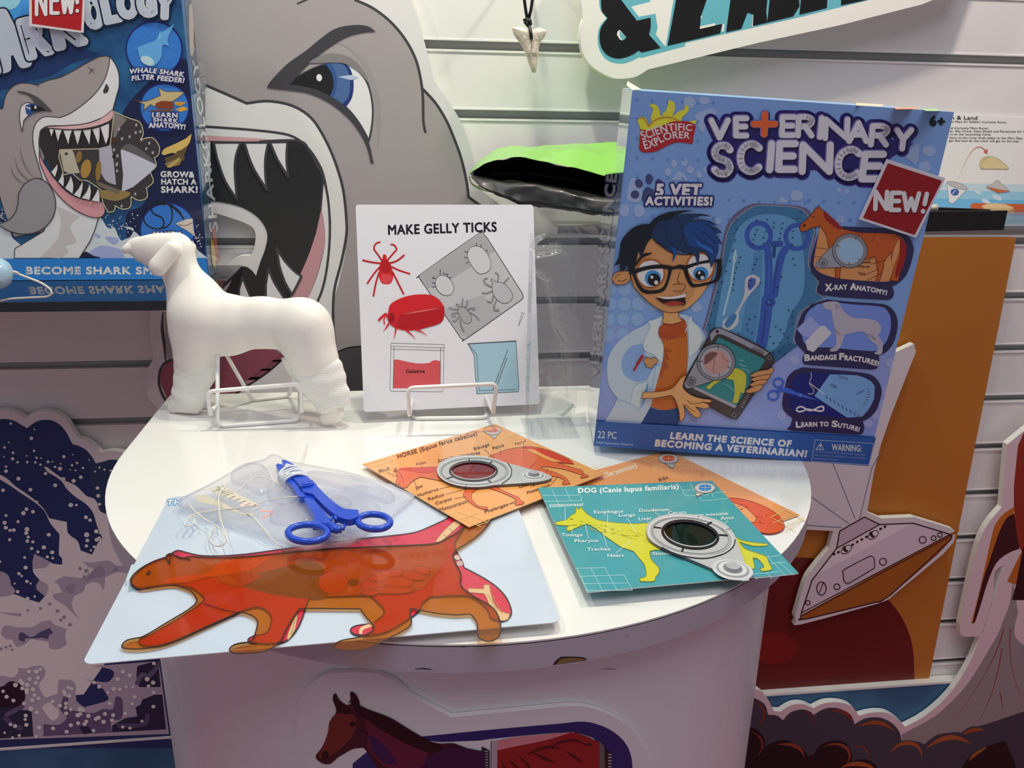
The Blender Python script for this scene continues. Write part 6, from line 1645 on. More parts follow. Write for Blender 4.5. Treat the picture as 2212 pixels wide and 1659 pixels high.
# ---- wire easels
M_WIRE = mat('f3f1ee', .3, coat=.4)
def at_table(x, y, dz=.0022): return on_z(x, y, ZT+dz)
def rounded(P, r=.008):
    """polyline with rounded bends"""
    P = [Vector(p) for p in P]; o = [P[0]]
    for a, b, c in zip(P, P[1:], P[2:]):
        d1, d2 = (a-b), (c-b)
        k = min(r, d1.length*.45, d2.length*.45)
        p, q = b+d1.normalized()*k, b+d2.normalized()*k
        for i in range(6):
            s = i/5
            o.append(p*(1-s)**2+b*2*s*(1-s)+q*s*s)
    o.append(P[-1]); return o
def easel2(label, lipA, lipB, lipC, lipD, Yl, base, top, leg, tilt=.28, setback=0.0):
    A, B, C_, D_ = [on_y(p[0], p[1], Yl) for p in (lipA, lipB, lipC, lipD)]
    E, G_ = at_table(*base[0]), at_table(*base[1])
    t = empty('wire_easel', Matrix.Translation((E.x, E.y, ZT))); tag(t, label, 'display stand', 'white wire easels')
    Ti = t.matrix_world.inverted()
    back = Vector((0, 1, 0))
    # lip wire: hooks at both ends run back to the frame
    lean = Vector((0, math.sin(tilt), math.cos(tilt)))
    F1, F2 = E+lean*.02+back*.004, G_+lean*.02+back*.004
    def put(nm, P, rr=.008):
        b = MB(); b.tube([Ti @ p for p in rounded(P, rr)], .0021, M_WIRE, 8); b.build(nm, t, smooth=True)
    put('front_lip', [F1, Vector((A.x, A.y, F1.z)), A*.0+Vector((A.x, A.y, A.z)), B, C_, D_, Vector((D_.x, D_.y, F2.z)), F2], .007)
    Eb, Gb = E+back*setback, G_+back*setback
    H1, H2 = Eb+lean*top, Gb+lean*top
    put('back_frame', [H1]+([Eb] if setback else [])+[E, G_]+([Gb] if setback else [])+[H2, H1], .008)
    m = (H1+H2)/2
    put('back_leg', [H1+back*.002, Vector((E.x+.02, E.y+leg, ZT+.0022)), Vector((G_.x-.02, G_.y+leg, ZT+.0022)), H2+back*.002], .006)
    return t
easel2('white wire easel standing behind and under the plaster dog', (456, 900), (446, 846), (650, 829), (652, 893), -.262, ((470, 921), (648, 908)), .085, .075, .42)
easel2('white wire easel holding up the gelly ticks sheet', (884, 889), (880, 838), (1074, 829), (1066, 882), -.290, ((892, 904), (1052, 902)), .13, .11, .29, .05)

# ---- "MAKE GELLY TICKS" sheet on its easel
ga, gt, gs = math.radians(3.7), math.radians(16.876), math.radians(-.1724)
u_ = Vector((math.cos(ga), math.sin(ga), 0)); b_ = Vector((-math.sin(ga), math.cos(ga), 0))
v_ = Vector((0, 0, 1))*math.cos(gt)+b_*math.sin(gt)
gp = Plane((-.0482, -.2541, .9121), u_*math.cos(gs)+v_*math.sin(gs), v_)
GW, GH = .18, .2059
b = MB(); r_ = .003
cr = []
for cx, cy, sx, sy in ((0, 0, 1, 1), (GW, 0, -1, 1), (GW, GH, -1, -1), (0, GH, 1, -1)):
    arc = [(cx+sx*r_*(1-math.cos(t)), cy+sy*r_*(1-math.sin(t))) for t in [math.pi/2*i/4 for i in range(5)]]
    cr += arc if sx*sy > 0 else arc[::-1]
N = len(cr); M_GS = mat('eceaf0', .22, coat=.35)
b.add([(x, y, 0) for x, y in cr], [tuple(range(N))], M_GS); b.add([(x, y, -.0012) for x, y in cr], [tuple(range(N))[::-1]], M_GS)
b.add([(x, y, 0) for x, y in cr]+[(x, y, -.0012) for x, y in cr], [(i, N+i, N+(i+1) % N, (i+1) % N) for i in range(N)], M_GS)
gs_o = b.build('instruction_sheet', None, gp.M)
tag(gs_o, 'white instruction sheet about red gelly ticks on a wire easel', 'paper sheet')
GM1, GM2 = (760, 420, 4.608), (760, 640, 3.95)
def ga_(base=1): return Art(gp, GM1, gain=1.05, rough=.22, coat=.3, base=base)
a = ga_(); a.text('MAKE GELLY TICKS', '365,400 1440,368', 92, '15141a', .03)
a.c = GM2; a.text('Gelatine', '462,655 622,654', 30, '1a1214', .03)
a.build('sheet_lettering', gs_o)
a = ga_()
a.poly('670,820! 690,790 1260,390 1310,395! 1345,430! 1700,990! 1705,1030 1680,1055! 1150,1430 1110,1443 1085,1430! 680,845!', 'c2c2c4', 2, line='2a2a2c', lw=7)
a.poly('670,820! 690,790 1260,390 1310,395! 1420,560! 900,900! 740,930!', 'adadb0', 0).poly('1090,1400! 900,1150! 1300,1000! 1500,1180! 1150,1420!', 'b2b2b6', 0)
a.poly('1150,590! 1180,530 1240,515 1300,535 1360,610 1385,690 1370,750 1320,785 1260,785 1200,720 1155,640!', 'd0d0d2', 4, line='2a2a2c', lw=4).poly('840,840! 870,810 930,810 980,850 1015,920 1000,980 950,1007 890,990 845,940 830,880!', 'd0d0d2', 4, line='2a2a2c', lw=4)
for s in ('1245,515 1240,485', '1280,525 1290,500', '1330,565 1350,555', '1150,580 1125,565', '1145,635 1120,625', '1160,670 1135,690', '880,800 880,750', '915,805 915,775', '950,820 955,795 930,790', '965,830 985,825', '835,835 805,835 815,820', '830,880 800,880', '835,915 805,925'):
    a.line(s, 6, '2a2a2c')
a.poly('1055,1150! 1060,1130 1040,1100 1050,1090 1080,1120 1120,1120 1160,1160 1190,1220 1185,1265 1150,1285 1110,1270 1080,1220 1055,1180', 'a9a9ac', 4, line='2a2a2c', lw=4)
a.poly('1395,930! 1400,880 1385,850 1395,840 1440,870 1500,880 1560,930 1600,1000 1580,1060 1520,1085 1460,1060 1410,1000', 'bcbcc0', 4, line='2a2a2c', lw=4)
for s in ('1060,1145 1010,1145 970,1130', '1055,1180 1000,1190 1000,1215 1030,1215', '1065,1220 1030,1260 1005,1260', '1080,1250 1090,1310 1115,1360', '1095,1120 1100,1070 1105,1040', '1125,1125 1150,1090 1145,1060', '1150,1150 1190,1130 1215,1150 1220,1125', '1180,1180 1230,1210 1265,1250', '1390,920 1330,890 1315,850 1345,835', '1395,960 1340,985 1300,980', '1410,1000 1390,1070 1350,1065', '1440,1050 1415,1110 1420,1150 1460,1150', '1450,870 1460,810 1430,780', '1510,885 1560,830'):
    a.line(s, 13, '2a2a2c', 3).line(s, 6, 'b8b8bb', 3)
a.build('mould_print', gs_o, None, 'grey tray drawing with tick shapes')
a = ga_()
TR, TD = 'd3232a', '9c161c'
a.poly('305,640! 310,605 325,595 345,610 350,650! 380,680 395,720 410,780 410,840 385,885 340,895 295,880 270,820 270,750 280,690!', TR, 4)
a.poly('300,640! 325,655 350,645! 385,700 380,760 330,780 285,740 290,680!', 'b8181e', 3).poly('290,800! 330,790 400,810 400,850 340,890 290,860!', 'dc4a4e', 3)
for s in ('300,660 260,600 220,540 240,490 280,475', '355,655 410,590 445,545 420,505 390,498', '285,685 200,675 110,655', '375,685 450,660 520,605', '275,725 220,790 155,885', '395,720 470,755 575,790', '270,780 240,880 215,1010', '405,770 460,880 515,990'):
    a.line(s, 17, TR, 4).line(s, 6, 'b3191f', 4)
a.poly('360,1180! 380,1100 450,1050 560,1010 680,995 800,1005 880,1060 920,1140 915,1220 880,1280 800,1310 640,1350 500,1350 400,1310 360,1260!', TR, 4)
a.poly('490,1190! 700,1150 918,1110! 918,1220 880,1280 780,1315 600,1350 420,1320!', 'b81a20', 3).line('500,1195 700,1160 880,1130', 12, 'e87a74', 3, taper='both').poly('370,1200! 390,1180 420,1190 425,1250 395,1280 365,1270!', TD, 3).line('690,1260 715,1280', 8, TD)
a.line('360,1230 340,1190 300,1220 270,1250', 22, TR, 3).line('365,1290 340,1330 310,1365', 22, TR, 3, taper='end').line('440,1330 430,1390 415,1450', 20, TR, 3, taper='end').line('540,1350 600,1400 635,1440', 20, TR, 3, taper='end').line('640,1345 700,1370 755,1410', 22, TR, 3, taper='end').line('330,1215 320,1250 325,1290', 12, TR, 3)
a.build('tick_print', gs_o, None, 'red ticks')
a = Art(gp, GM2, gain=1.05, rough=.22, coat=.3)
a.poly('357,545! 390,540 480,560 560,572 650,570 690,550 720,545 757,555! 755,785! 353,785!', 'd8565c', 3)
LN = '2a2a2c'
a.line('335,400 787,412 780,790 770,815 340,810 325,795 335,400', 3, LN).line('360,430 352,790', 3, LN).line('757,440 755,790', 3, LN).line('335,425 787,440', 3, LN).line('335,450 787,463', 3, LN)
a.poly('990,405! 1400,380! 1425,775! 1420,815! 1065,832! 1042,500!', 'a5c9d8', 0, line=LN, lw=4)
a.line('990,405 1065,495 1085,805 1400,795', 3, LN).line('1330,460 1205,790 1225,798 1325,525', 4, LN).line('990,405 1400,382', 6, LN).line('1420,255 1452,140 1470,145 1425,250', 3, LN)
a.build('bag_and_jug_print', gs_o, None, 'bag of red gelatine and blue jug')

# ---- clear plastic tray mould standing between sheet and box
M_CLR = clear_mat('clear_plastic', 'fafcfc', .07, 'f4f4f6', .12, .05, 1.5)
mx0, mx1, mz0 = .1115, .1635, ZT+.0006
yF, yB, mh = -.300, -.254, .192
mt_ = empty('clear_mould', Matrix.Translation((mx0, yF, mz0))); tag(mt_, 'clear plastic dog mould tray standing beside the blue veterinary box', 'mould')
mw = mx1-mx0; md = yB-yF
def spath():
    """outline of the tray in (x, z): up the left wall, round the corner, along the top, down the right"""
    R = .016; P = []
    for i in range(60): P.append((0, i/59*(mh-R), 'L'))
    for i in range(1, 10):
        t = math.pi/2*i/10; P.append((R-R*math.cos(t), mh-R+R*math.sin(t), 'C'))
    for i in range(24): P.append((R+(mw-R)*i/23, mh, 'T'))
    return P
SP = spath(); rows_ = 8
V, Fq = [], []
for j in range(rows_+1):
    d = md*j/rows_
    for i, (x, z, k) in enumerate(SP):
        am = .0012*math.sin(z*520) if k == 'L' and z > .03 else (.0010*math.sin(x*700) if k == 'T' else 0)
        am *= math.sin(math.pi*j/rows_)**.5 if 0 < j < rows_ else 0
        sl = .003*j/rows_
        if k == 'T': V.append((x, d, z-am-sl))
        else: V.append((x+am+sl, d, z-(sl if k == 'C' else 0)))
n_ = len(SP)
for j in range(rows_):
    for i in range(n_-1): Fq.append((j*n_+i, j*n_+i+1, (j+1)*n_+i+1, (j+1)*n_+i))
mesh_of('side_wall', V, Fq, M_CLR, mt_, smooth=True)
# flange round the front rim
V = []; Fq = []
for i, (x, z, k) in enumerate(SP):
    V.append((x, 0, z)); V.append(((x-.0035 if k != 'T' else x), -.0002, (z+.0035 if k != 'L' else z)))
for i in range(n_-1): Fq.append((2*i, 2*i+1, 2*i+3, 2*i+2))
mesh_of('rim', V, Fq, M_CLR, mt_, smooth=True)
# ribbed foot lying on the table
V, Fq = [], []
for j in range(9):
    for i in range(45):
        x = -.002+mw*1.0*i/44; y = -.012+(md+.012)*j/8
        rib = .0022*max(0, math.sin((x-.1*y)*2*math.pi/.0105))**4*math.sin(math.pi*j/8)
        V.append((x, y, rib+.0002))
for j in range(8):
    for i in range(44): Fq.append((j*45+i, j*45+i+1, (j+1)*45+i+1, (j+1)*45+i))
mesh_of('ribbed_foot', V, Fq, M_CLR, mt_, smooth=True)
# back plate with half of the dog-shaped hollow
BP = Plane((mx0, yB, mz0), (1, 0, 0), (0, 0, 1))
head = [('c', (1150, 560), 24, (1195, 566), 42), ('c', (1195, 570), 44, (1215, 590), 30), ('c', (1196, 590), 24, (1212, 680), 26), ('c', (1212, 680), 28, (1250, 730), 40), ('c', (1235, 740), 26, (1235, 850), 18), ('c', (1238, 850), 16, (1210, 880), 14)]
V, Fq = [], []
nx, nz = 46, 130
for j in range(nz+1):
    for i in range(nx+1):
        x, z = .003+(mw-.003)*i/nx, (mh-.003)*j/nz
        P = np.array([[x, z, 0.0]]); d = 1e9
        for t, p, r, q, r2 in head:
            pa, pb = BP.at(*p), BP.at(*q); s = (BP.at(501, 700)-BP.at(500, 700)).length
            d = min(d, float(sd_capsule(P, (pa.x, pa.y, 0), (pb.x, pb.y, 0), r*s, r2*s)[0]))
        k = min(1, max(0, -d/.007)); k = math.sqrt(1-(1-k)**2)
        V.append((x, md-.022*k+.0006*noise.noise(Vector((x*160, z*160, 1))), z))
for j in range(nz):
    for i in range(nx):
        A = j*(nx+1)+i; Fq.append((A, A+1, A+nx+2, A+nx+1))
mesh_of('dog_cavity', V, Fq, M_CLR, mt_, smooth=True)

# ---- suture pad: a soft see-through pad with stitched cuts
M_PAD = clear_mat('silicone', 'f8f8fb', .44, 'f8f6f8', .05, .16, 1.4)
PZ = .9068
pp = Plane(on_z(620, 1120, PZ), (1, 0, 0), (0, 1, 0))
pad_px = [(CP[0]+p[0]/CP[2], CP[1]+p[1]/CP[2]) for p in smooth_pts('100,525! 130,480! 350,370 560,250 700,185 830,150 870,118 920,108 970,125 1030,165! 1200,195 1500,250 1800,330 2000,405 2115,455! 2110,470! 1950,610 1800,720 1560,866! 1180,906! 1050,865 700,745 400,655 200,575 100,535!', 3)]
out = [pp.at(*p) for p in pad_px]
mb = MB(); N = len(out)
cx_, cy_ = sum(p.x for p in out)/N, sum(p.y for p in out)/N
rg = [(1, 0), (1.0, .0022), (.975, .0036), (.92, .0042), (.6, .0045)]
for (k1, z1), (k2, z2) in zip(rg, rg[1:]):
    A = [(cx_+(p.x-cx_)*k1, cy_+(p.y-cy_)*k1, z1) for p in out]; B = [(cx_+(p.x-cx_)*k2, cy_+(p.y-cy_)*k2, z2) for p in out]
    mb.add(A+B, [(i, (i+1) % N, N+(i+1) % N, N+i) for i in range(N)], M_PAD)
mb.add([(cx_+(p.x-cx_)*.6, cy_+(p.y-cy_)*.6, .0045) for p in out], [tuple(range(N))], M_PAD)
pad = mb.build('suture_pad', None, pp.M, smooth=True)
tag(pad, 'translucent suture practice pad with stitched cuts under blue forceps', 'practice pad')
pt = pp.up(.0044)
M_BUMP = clear_mat('silicone_bump', 'f8f8fc', .16, 'f2f0f4', .07, .10, 1.4)
def bump(pts, hgt=.003):
    P = [pt.at(CP[0]+p[0]/CP[2], CP[1]+p[1]/CP[2]) for p in smooth_pts(pts, 4)]
    n = len(P); mb = MB(); cx, cy = sum(p.x for p in P)/n, sum(p.y for p in P)/n
    prev = None
    for k, z in ((1, 0), (.97, hgt*.6), (.9, hgt*.92), (.75, hgt), (.3, hgt*1.02)):
        R_ = [(cx+(p.x-cx)*k, cy+(p.y-cy)*k, z) for p in P]
        if prev: mb.add(prev+R_, [(i, (i+1) % n, n+(i+1) % n, n+i) for i in range(n)], M_BUMP)
        prev = R_
    mb.add(prev, [tuple(range(n))], M_BUMP)
    mb.build('moulded_bump', pad, pp.M.inverted() @ pt.M, smooth=True)
bump('545,300 570,235 690,180 820,190 890,290 890,370 810,440 690,390 590,350', .004)
bump('860,460 880,400 960,370 1080,430 1100,490 1000,520 900,510')
bump('880,650 900,570 1040,520 1160,560 1250,640 1150,690 950,695')
bump('1350,440 1430,408 1600,445 1790,520 1825,560 1770,600 1560,585 1400,520')
bump('1400,470 1480,470 1570,500 1580,550 1500,560 1420,530', .0045)
bump('1180,270 1240,255 1500,290 1750,350 1920,430 1950,470 1900,510 1800,490 1600,420 1350,350 1190,315', .005)
a = Art(pt, CP, gain=1.0, rough=.5, base=2)
CUT = 'cfc8b8'
a.poly('240,440! 300,430 420,470 560,540! 660,590 760,580! 700,610 560,570 400,520 260,490!', CUT, 3).poly('355,375! 420,360 520,380 640,440 760,500 790,530! 700,520 560,470 420,420!', 'd6cfc0', 3)
a.line('800,568 910,578 815,632', 12, 'f0a09a', 3).line('620,520 700,515 780,520', 40, 'ead0c8', 3, taper='both')
a.build('cut_mark', pad, pp.M.inverted() @ pt.M, 'pink and beige cut marks')
M_THR = mat('e9e4d8', .8)
def thread(pts, zs, name='suture_thread', parent=pad, r=.0005):
    P = pts_of(pts); Q = []
    for i, p in enumerate(P):
        f_ = i/(len(P)-1)*(len(zs)-1); k = min(int(f_), len(zs)-2)
        Q.append(on_z(CP[0]+p[0]/CP[2], CP[1]+p[1]/CP[2], zs[k]+(zs[k+1]-zs[k])*(f_-k)))
    Ti = pp.M.inverted(); mb = MB(); mb.tube([Ti @ Vector(q) for q in cat_rom(Q, 6, False)], r, M_THR, 6)
    mb.build(name, parent, smooth=True)
thread('1195,0 1185,60 1160,120 1120,190 1090,230', (.9010, .906, .9125))
thread('430,355 470,380 445,450 445,520 455,620 480,700 510,790 505,830 470,862 420,865 380,835 365,790 385,740 420,700', (.913, .918, .914, .909, .9065))
thread('190,510 240,570 330,640 440,710 510,800', (.913, .912, .909))
thread('1110,445 1000,455 880,475 720,520 560,545 400,565 250,590 170,650 155,690 200,688 240,650 215,610 170,600', (.922, .9125, .912, .912, .909))
thread('680,585 740,620 800,690 860,760 900,810 950,850 985,875', (.912, .913, .909, .9065))
thread('610,395 700,320 760,275 860,290 980,345', (.9125, .9165, .913))
thread('440,360 500,350 480,390 530,380 500,410 570,400', (.9125, .9128))
for i in range(9):
    x, y = 400+i*44, 400+i*20
    thread('%d,%d %d,%d %d,%d' % (x, y, x+18, y-14, x+52, y-22), (.9118, .9126, .9118), 'stitch')

# ---- blue plastic forceps lying on the pad
M_BLU = mat('1f4fd0', .28, coat=.3)
FZ = .9150
c0 = on_z(CP[0]+1200/CP[2], CP[1]+385/CP[2], FZ)
fp = plane3([(CP[0]+1000/CP[2], CP[1]+860/CP[2]), (CP[0]+1900/CP[2], CP[1]+760/CP[2]), (CP[0]+960/CP[2], CP[1]+200/CP[2])], (.9165, .9215, .9140))
fr = empty('forceps', fp.M); tag(fr, 'blue plastic forceps with thread wound round the jaws', 'forceps')
def part(pts, n0, n1, name, w=.0012, crop=CP):
    o = slab(fp, pts, n0, n1, M_BLU, M_BLU, name, fr, None, crop, sm=3)
    m = o.modifiers.new('bevel', 'BEVEL'); m.width = w; m.segments = 3; m.limit_method = 'ANGLE'
    return o
part('985,176! 1015,172! 1060,195 1130,240 1220,330 1285,385 1290,425 1255,470! 1180,450! 1130,380 1050,290!', -.0005, .0045, 'jaw')
part('935,205! 950,190! 985,195! 1040,260 1110,360 1170,430 1190,475! 1130,470 1105,420 1070,380 1030,330 970,270!', -.0025, .0030, 'jaw')
part('1130,440! 1180,425! 1250,460! 1300,540 1360,610 1395,650! 1395,690 1340,700 1240,700! 1265,640 1235,590 1205,540 1165,470!', -.0030, .0022, 'arm')
part('1180,440! 1220,385! 1285,395! 1400,510 1500,585 1560,600 1640,605! 1650,660! 1560,690 1480,668! 1420,630 1340,560 1250,465!', -.0006, .0046, 'arm')
def loop3(cx, cy, rx, ry, rot, name):
    a_ = math.radians(rot)
    P = [fp.at(CP[0]+(cx+rx*math.cos(t)*math.cos(a_)-ry*math.sin(t)*math.sin(a_))/CP[2], CP[1]+(cy+rx*math.cos(t)*math.sin(a_)+ry*math.sin(t)*math.cos(a_))/CP[2], .001) for t in [2*math.pi*i/40 for i in range(40)]]
    mb = MB(); mb.tube(P, .0025, M_BLU, 10, closed=True); mb.build(name, fr, smooth=True)
loop3(1205, 768, 168, 72, 0, 'finger_loop'); loop3(1770, 670, 138, 63, 3, 'finger_loop')
for nm, s in (('ratchet', '1340,690 1400,700 1440,735 1490,730'), ('ratchet', '1600,640 1540,650 1490,640 1430,650')):
    P = [fp.at(CP[0]+p[0]/CP[2], CP[1]+p[1]/CP[2], .001) for p in pts_of(s)]
    mb = MB(); mb.tube(cat_rom(P, 4, False), .0032, M_BLU, 8)
    for q in P[-2:]:
        for dx in (-.002, .0015): mb.tube([(q[0]+dx, q[1]-.003, .002), (q[0]+dx+.001, q[1]+.003, .002)], .0012, M_BLU, 6)
    mb.build(nm, fr, smooth=True)
P = fp.at(CP[0]+1200/CP[2], CP[1]+388/CP[2], .0045)
mb = MB()
for r1, z0, z1 in ((.0058, 0, .0016), (.0036, .0016, .0022)):
    c_ = [(P.x+r1*math.cos(t), P.y+r1*math.sin(t)) for t in [2*math.pi*i/24 for i in range(24)]]
    mb.add([(x, y, P.z+z0) for x, y in c_]+[(x, y, P.z+z1) for x, y in c_], [(i, (i+1) % 24, 24+(i+1) % 24, 24+i) for i in range(24)]+[tuple(range(24, 48))], M_BLU)
mb.build('pivot', fr)
M_WT = mat('dfe3ea', .7)
for s in ('968,290 1040,250 1130,235', '975,300 1080,265 1170,262', '985,318 1090,280 1185,275', '1000,330 1100,300 1195,292', '1015,345 1110,315 1200,308', '1035,250 1030,232 1070,225 1115,228', '985,305 1100,310 1180,285'):
    P = [fp.at(CP[0]+p[0]/CP[2], CP[1]+p[1]/CP[2], .0062 if i == 1 else .0042) for i, p in enumerate(pts_of(s))]
    P = [Vector((P[0].x-.0008, P[0].y, -.003))]+P+[Vector((P[-1].x+.001, P[-1].y, -.002))]
    mb = MB(); mb.tube(cat_rom(P, 5, False), .0011, M_WT, 7); mb.build('wound_thread', fr, smooth=True)

# ---- green bag with a black lining on the right shelf
def loft(name, rows, mats, rowmat, parent=None, inv=None, nseg=60, amp=.0):
    R = []
    for s, Y in rows:
        P = pts_of(s); Q = [np.array(on_y(p[0], p[1], Y if not isinstance(Y, tuple) else Y[0]+(Y[1]-Y[0])*i/(len(P)-1))) for i, p in enumerate(P)]
        Q = cat_rom(Q, 10, False)
        cum = [0]
        for a, b in zip(Q, Q[1:]): cum.append(cum[-1]+float(np.linalg.norm(b-a)))
        L = []
        for i in range(nseg+1):
            d = cum[-1]*i/nseg; k = 0
            while k < len(cum)-2 and cum[k+1] < d: k += 1
            t = (d-cum[k])/max(1e-9, cum[k+1]-cum[k]); L.append(Q[k]*(1-t)+Q[k+1]*t)
        R.append(L)
    V, Fq, I = [], [], []
    sub = 6
    full = []
    for r in range(len(R)-1):
        a = R[max(r-1, 0)]; b = R[r]; c = R[r+1]; d = R[min(r+2, len(R)-1)]
        for k in range(sub):
            t = k/sub
            full.append(([b[i]*(1-t)+c[i]*t for i in range(nseg+1)], rowmat[r], r+t))
    full.append((R[-1], rowmat[-1], len(R)-1))
    for L, m, rr in full:
        for p in L:
            q = Vector(p)
            n = noise.noise(q*38)*.6+noise.noise(q*90+Vector((3, 1, 2)))*.4
            q += Vector((0, n*amp, n*amp*.8))*(0.25 if abs(rr-round(rr)) < .01 and rr in (2, 6) else 1)
            V.append(q if inv is None else inv @ q)
    for j in range(len(full)-1):
        for i in range(nseg):
            A = j*(nseg+1)+i; Fq.append((A, A+1, A+nseg+2, A+nseg+1)); I.append(full[j][1])
    return mesh_of(name, V, Fq, mats, parent, None, I, smooth=True, recalc=False)
bg = empty('folded_bag', Matrix.Translation(on_y(1250, 460, -.1))); tag(bg, 'lime green plastic bag with black lining gaping open on the shelf', 'bag')
Ti = bg.matrix_world.inverted()
M_GRN, M_BLK2 = mat('8ccb5c', .28, coat=.3), mat('1d1e1c', .38, coat=.2)
loft('outer_skin', [('1014,372 1035,346 1062,328 1100,318 1200,312 1290,308 1330,306 1420,308 1520,318', -.03), ('1013,374 1038,350 1075,334 1150,326 1240,326 1330,338 1420,346 1520,350', -.075), ('1013,376 1048,353 1088,342 1112,339 1160,346 1240,362 1330,386 1420,398 1520,396', -.125)], [M_GRN], [0, 0, 0], bg, Ti, amp=.004)
loft('outer_skin', [('1013,376 1017,392 1036,405 1056,413', (-.125, -.15)), ('1012,378 1016,396 1034,409 1058,415', (-.12, -.145)), ('1014,380 1022,398 1040,410 1062,416', (-.10, -.13))], [M_GRN], [0, 0, 0], bg, Ti, nseg=16)
loft('lining', [('1013,376 1048,353 1088,342 1112,339 1160,346 1240,362 1330,386 1420,398 1520,396', -.1245), ('1018,378 1060,362 1110,355 1200,366 1280,386 1330,400 1420,410 1520,405', -.07), ('1022,382 1070,378 1120,374 1200,384 1280,404 1330,414 1420,418 1520,410', -.045), ('1028,380 1080,388 1140,392 1220,402 1290,416 1330,424 1420,428 1520,420', -.09), ('1018,378 1052,388 1090,393 1135,395 1200,408 1260,420 1330,434 1420,438 1520,430', -.15), ('1016,379 1042,404 1085,424 1130,438 1200,450 1260,456 1320,460 1420,460 1520,455', -.158), ('1020,381 1060,412 1100,430 1150,443 1220,455 1280,461 1330,462 1420,462 1520,458', -.13)], [M_BLK2], [0]*7, bg, Ti, amp=.006)

# ---- black tray on the shelf behind the box
zt_ = 1.0882
A_, B_ = on_z(1835, 503, zt_), on_z(2168, 497, zt_)
C_ = B_+Vector((-.012, .012, 0)); D_ = A_+Vector((.03, .085, 0))
hT = on_y(2170, 455, B_.y).z-zt_
tr = empty('shallow_tray', Matrix.Translation((B_.x-.05, B_.y, zt_))); tag(tr, 'shallow black tray on the shelf right of the veterinary box', 'tray')
Ti = tr.matrix_world.inverted()
M_TR = mat('161413', .55, bump=(200, .2))
def wall3(P, Q, name, t=.003):
    d = (Q-P).normalized(); n = Vector((-d.y, d.x, 0))*t; z = Vector((0, 0, hT))
    v = [P, Q, Q+n, P+n]; v = v+[p+z for p in v]
    mb = MB(); mb.add([Ti @ p for p in v], [(3, 2, 1, 0), (4, 5, 6, 7), (0, 1, 5, 4), (1, 2, 6, 5), (2, 3, 7, 6), (3, 0, 4, 7)], M_TR); mb.build(name, tr)
wall3(A_, B_, 'front_wall'); wall3(C_, D_, 'back_wall'); wall3(D_, A_, 'side_wall')
mb = MB(); mb.add([Ti @ (p+Vector((0, 0, .001))) for p in (A_, B_, C_, D_)], [(0, 1, 2, 3)], M_TR); mb.build('tray_floor', tr)
pg = empty('metal_peg', Matrix.Translation(on_y(2014, 449, B_.y+.008))); tag(pg, 'small pale metal peg inside the black tray', 'peg')
mb = MB(); mb.tube([(-.006, .001, -.001), (.0035, 0, 0)], .0036, mat('d8d0bf', .3, metal=.3), 14); mb.tube([(.0035, 0, 0), (.0042, 0, 0)], .0042, mat('cfc8ba', .3), 14); mb.build('peg_body', pg)

# ---- horse board wrapped round the pedestal
PC = Cyl(.0505, -.311, .2921)
PC0 = Cyl(.0505, -.311, .2882)
CE = (560, 1299, 4.608); CF = (960, 1299, 4.608)
OUT = '150,2050! 225,1640! 250,1560 320,1460 350,1380 372,1240 370,1150 400,1000 460,880 560,780 680,725 760,712 1030,708 1180,725 1330,785 1430,860 1500,935! 1910,1155! 1960,1150! 2212,1125! 2600,1088 3000,1050 3150,1042 3300,1060 3500,1130 3680,1250 3800,1400 3880,1560 3920,1750 3930,2050!'
def cylboard(OUT, name, m, me):
    P = [(CE[0]+p[0]/CE[2], CE[1]+p[1]/CE[2]) for p in smooth_pts(OUT, 4)]
    a = Art(PC); a._fill(P, 0, m)
    n = len(P)
    v = [PC.at(*p) for p in P]+[PC.at(p[0], p[1], -.0039) for p in P]
    a.mb.add(v, [(i, (i+1) % n, n+(i+1) % n, n+i) for i in range(n)], me)
    return a.mb.build(name)
hb = cylboard(OUT, 'horse_cutout', mat('e6e2e8', .4), mat('f6f4f4', .5))
tag(hb, 'curved cut-out board with a dark horse on the table pedestal', 'cut-out sign')
def hart(base=1, c=CE): return Art(PC, c, gain=1.25, rough=.4, base=base)
a = hart()
a.poly('1620,1345! 2212,1285! 2600,1250 3000,1215 3160,1197! 3300,1205 3480,1270 3620,1380 3690,1500 3715,1640 3700,1750 3690,2050! 3400,2050! 3400,1640! 3360,1400 3250,1335 3120,1300! 2800,1320 2300,1370 2212,1385! 1800,1400! 1640,1380!', '1d2160', 3)
a.poly('930,1615! 1080,1490! 1200,1600! 1200,2050! 930,2050!', '232a66', 0)
a.build('frame_print', hb, None, 'navy frame line')
a = hart(6)
a.c = CF
a.poly('520,1385! 700,1350 1000,1320 1260,1300 1330,1310! 1440,1350 1540,1400! 1535,1800! 525,1800!', '8c1c1a', 2).poly('520,1385! 700,1350 1000,1320 1260,1300! 1000,1380 700,1440 525,1480!', 'c77a84', 2)
for s in ('560,1580 620,1700 640,1800', '640,1570 720,1660 760,1800', '740,1540 840,1640 880,1780', '880,1500 1000,1560 1100,1600', '1060,1440 1150,1400 1300,1380 1420,1430', '1200,1480 1300,1550 1380,1600', '820,1520 1000,1450 1150,1460', '1380,1420 1450,1420 1440,1440'):
    a.line(s, 26, '4a0d10', 4, taper='both')
a.poly('470,1385! 525,1380! 525,1800! 470,1800!', 'a59aa4').poly('370,1440! 450,1480! 450,1800! 370,1800!', '201c24').line('465,1385 460,1800', 6, '1c1c40')
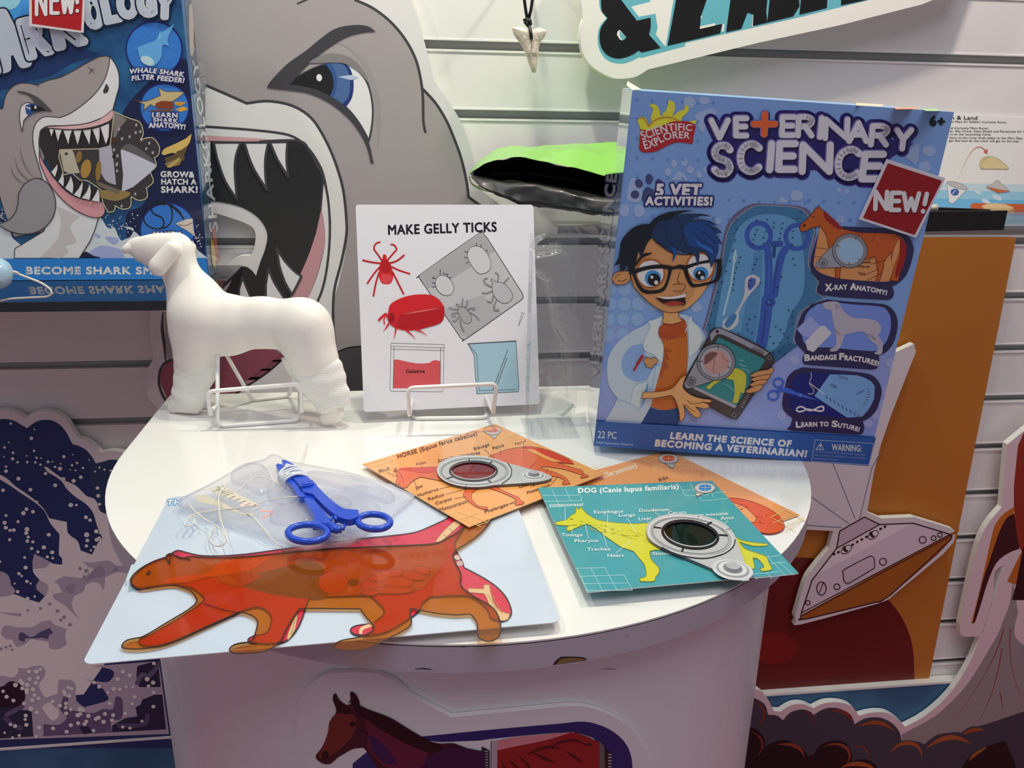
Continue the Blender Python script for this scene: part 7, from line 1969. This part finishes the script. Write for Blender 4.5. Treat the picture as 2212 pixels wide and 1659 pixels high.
for i in range(8): a.line([(385, 1490+i*28), (430, 1488+i*28)], 12, '9a9aa2')
a.poly('1540,1390! 1590,1440! 1600,1800! 1535,1800!', '5e5658').poly('1590,1440! 1660,1520! 1660,1800! 1600,1800!', '1c1418')
for i in range(6): a.line([(1630, 1520+i*30), (1655, 1520+i*30)], 12, 'a8a8ae')
a.build('scanner_print', hb, None, 'red x-ray window')
a = hart(9)
a.poly('735,970! 740,930 765,912 790,960 840,1010 880,1030! 915,1015! 910,950 908,905 930,895 970,930 995,980 1005,1030! 1100,1075 1300,1150 1450,1240 1600,1330 1700,1385 1800,1410 1920,1405 2000,1430 2100,1465 2250,1490! 2250,2050! 1330,2050! 1180,1660! 1120,1560 1060,1470 1030,1450! 950,1460 900,1480 850,1510 790,1545 740,1590 700,1615 640,1610 590,1580 565,1540 580,1510 620,1460 660,1380 690,1290 700,1200 740,1150 770,1090 760,1040!', '3c1220', 3)
a.poly('700,1200! 760,1120 860,1110 950,1130 970,1250 880,1400 760,1500 640,1560 590,1540! 660,1380 690,1290!', '6a2a20', 3).poly('735,970! 765,912 790,960 850,1030 900,1060 930,1100 860,1120 780,1085!', '24080c', 3).poly('910,905! 970,930 1005,1030! 1100,1075 1300,1150 1450,1240 1600,1330 1700,1385 1800,1410! 1850,1480! 1700,1500 1500,1420 1300,1310 1130,1200 1030,1150 950,1080!', '1c070c', 3)
a.poly('1050,1150! 1200,1260 1450,1400 1680,1500! 1600,1660 1300,1660 1150,1540 1080,1440 1090,1330!', '5c1a34', 3).poly('1090,1330! 1160,1350 1300,1480 1380,1620! 1250,1600 1120,1480!', '33184a', 3).poly('2250,1490! 1950,1440 1750,1500 1600,1660! 1700,1900! 2250,1900!', '301038', 3).poly('960,1300! 1060,1290 1080,1360 1000,1420 960,1380!', '3a1224', 3)
a.ell(935, 1215, 36, 22, '12060a', -15).ell(660, 1520, 34, 40, '20080c', 10).line('900,1000 960,920', 12, '3a1418')
a.build('horse_print', hb, None, 'dark chestnut horse')
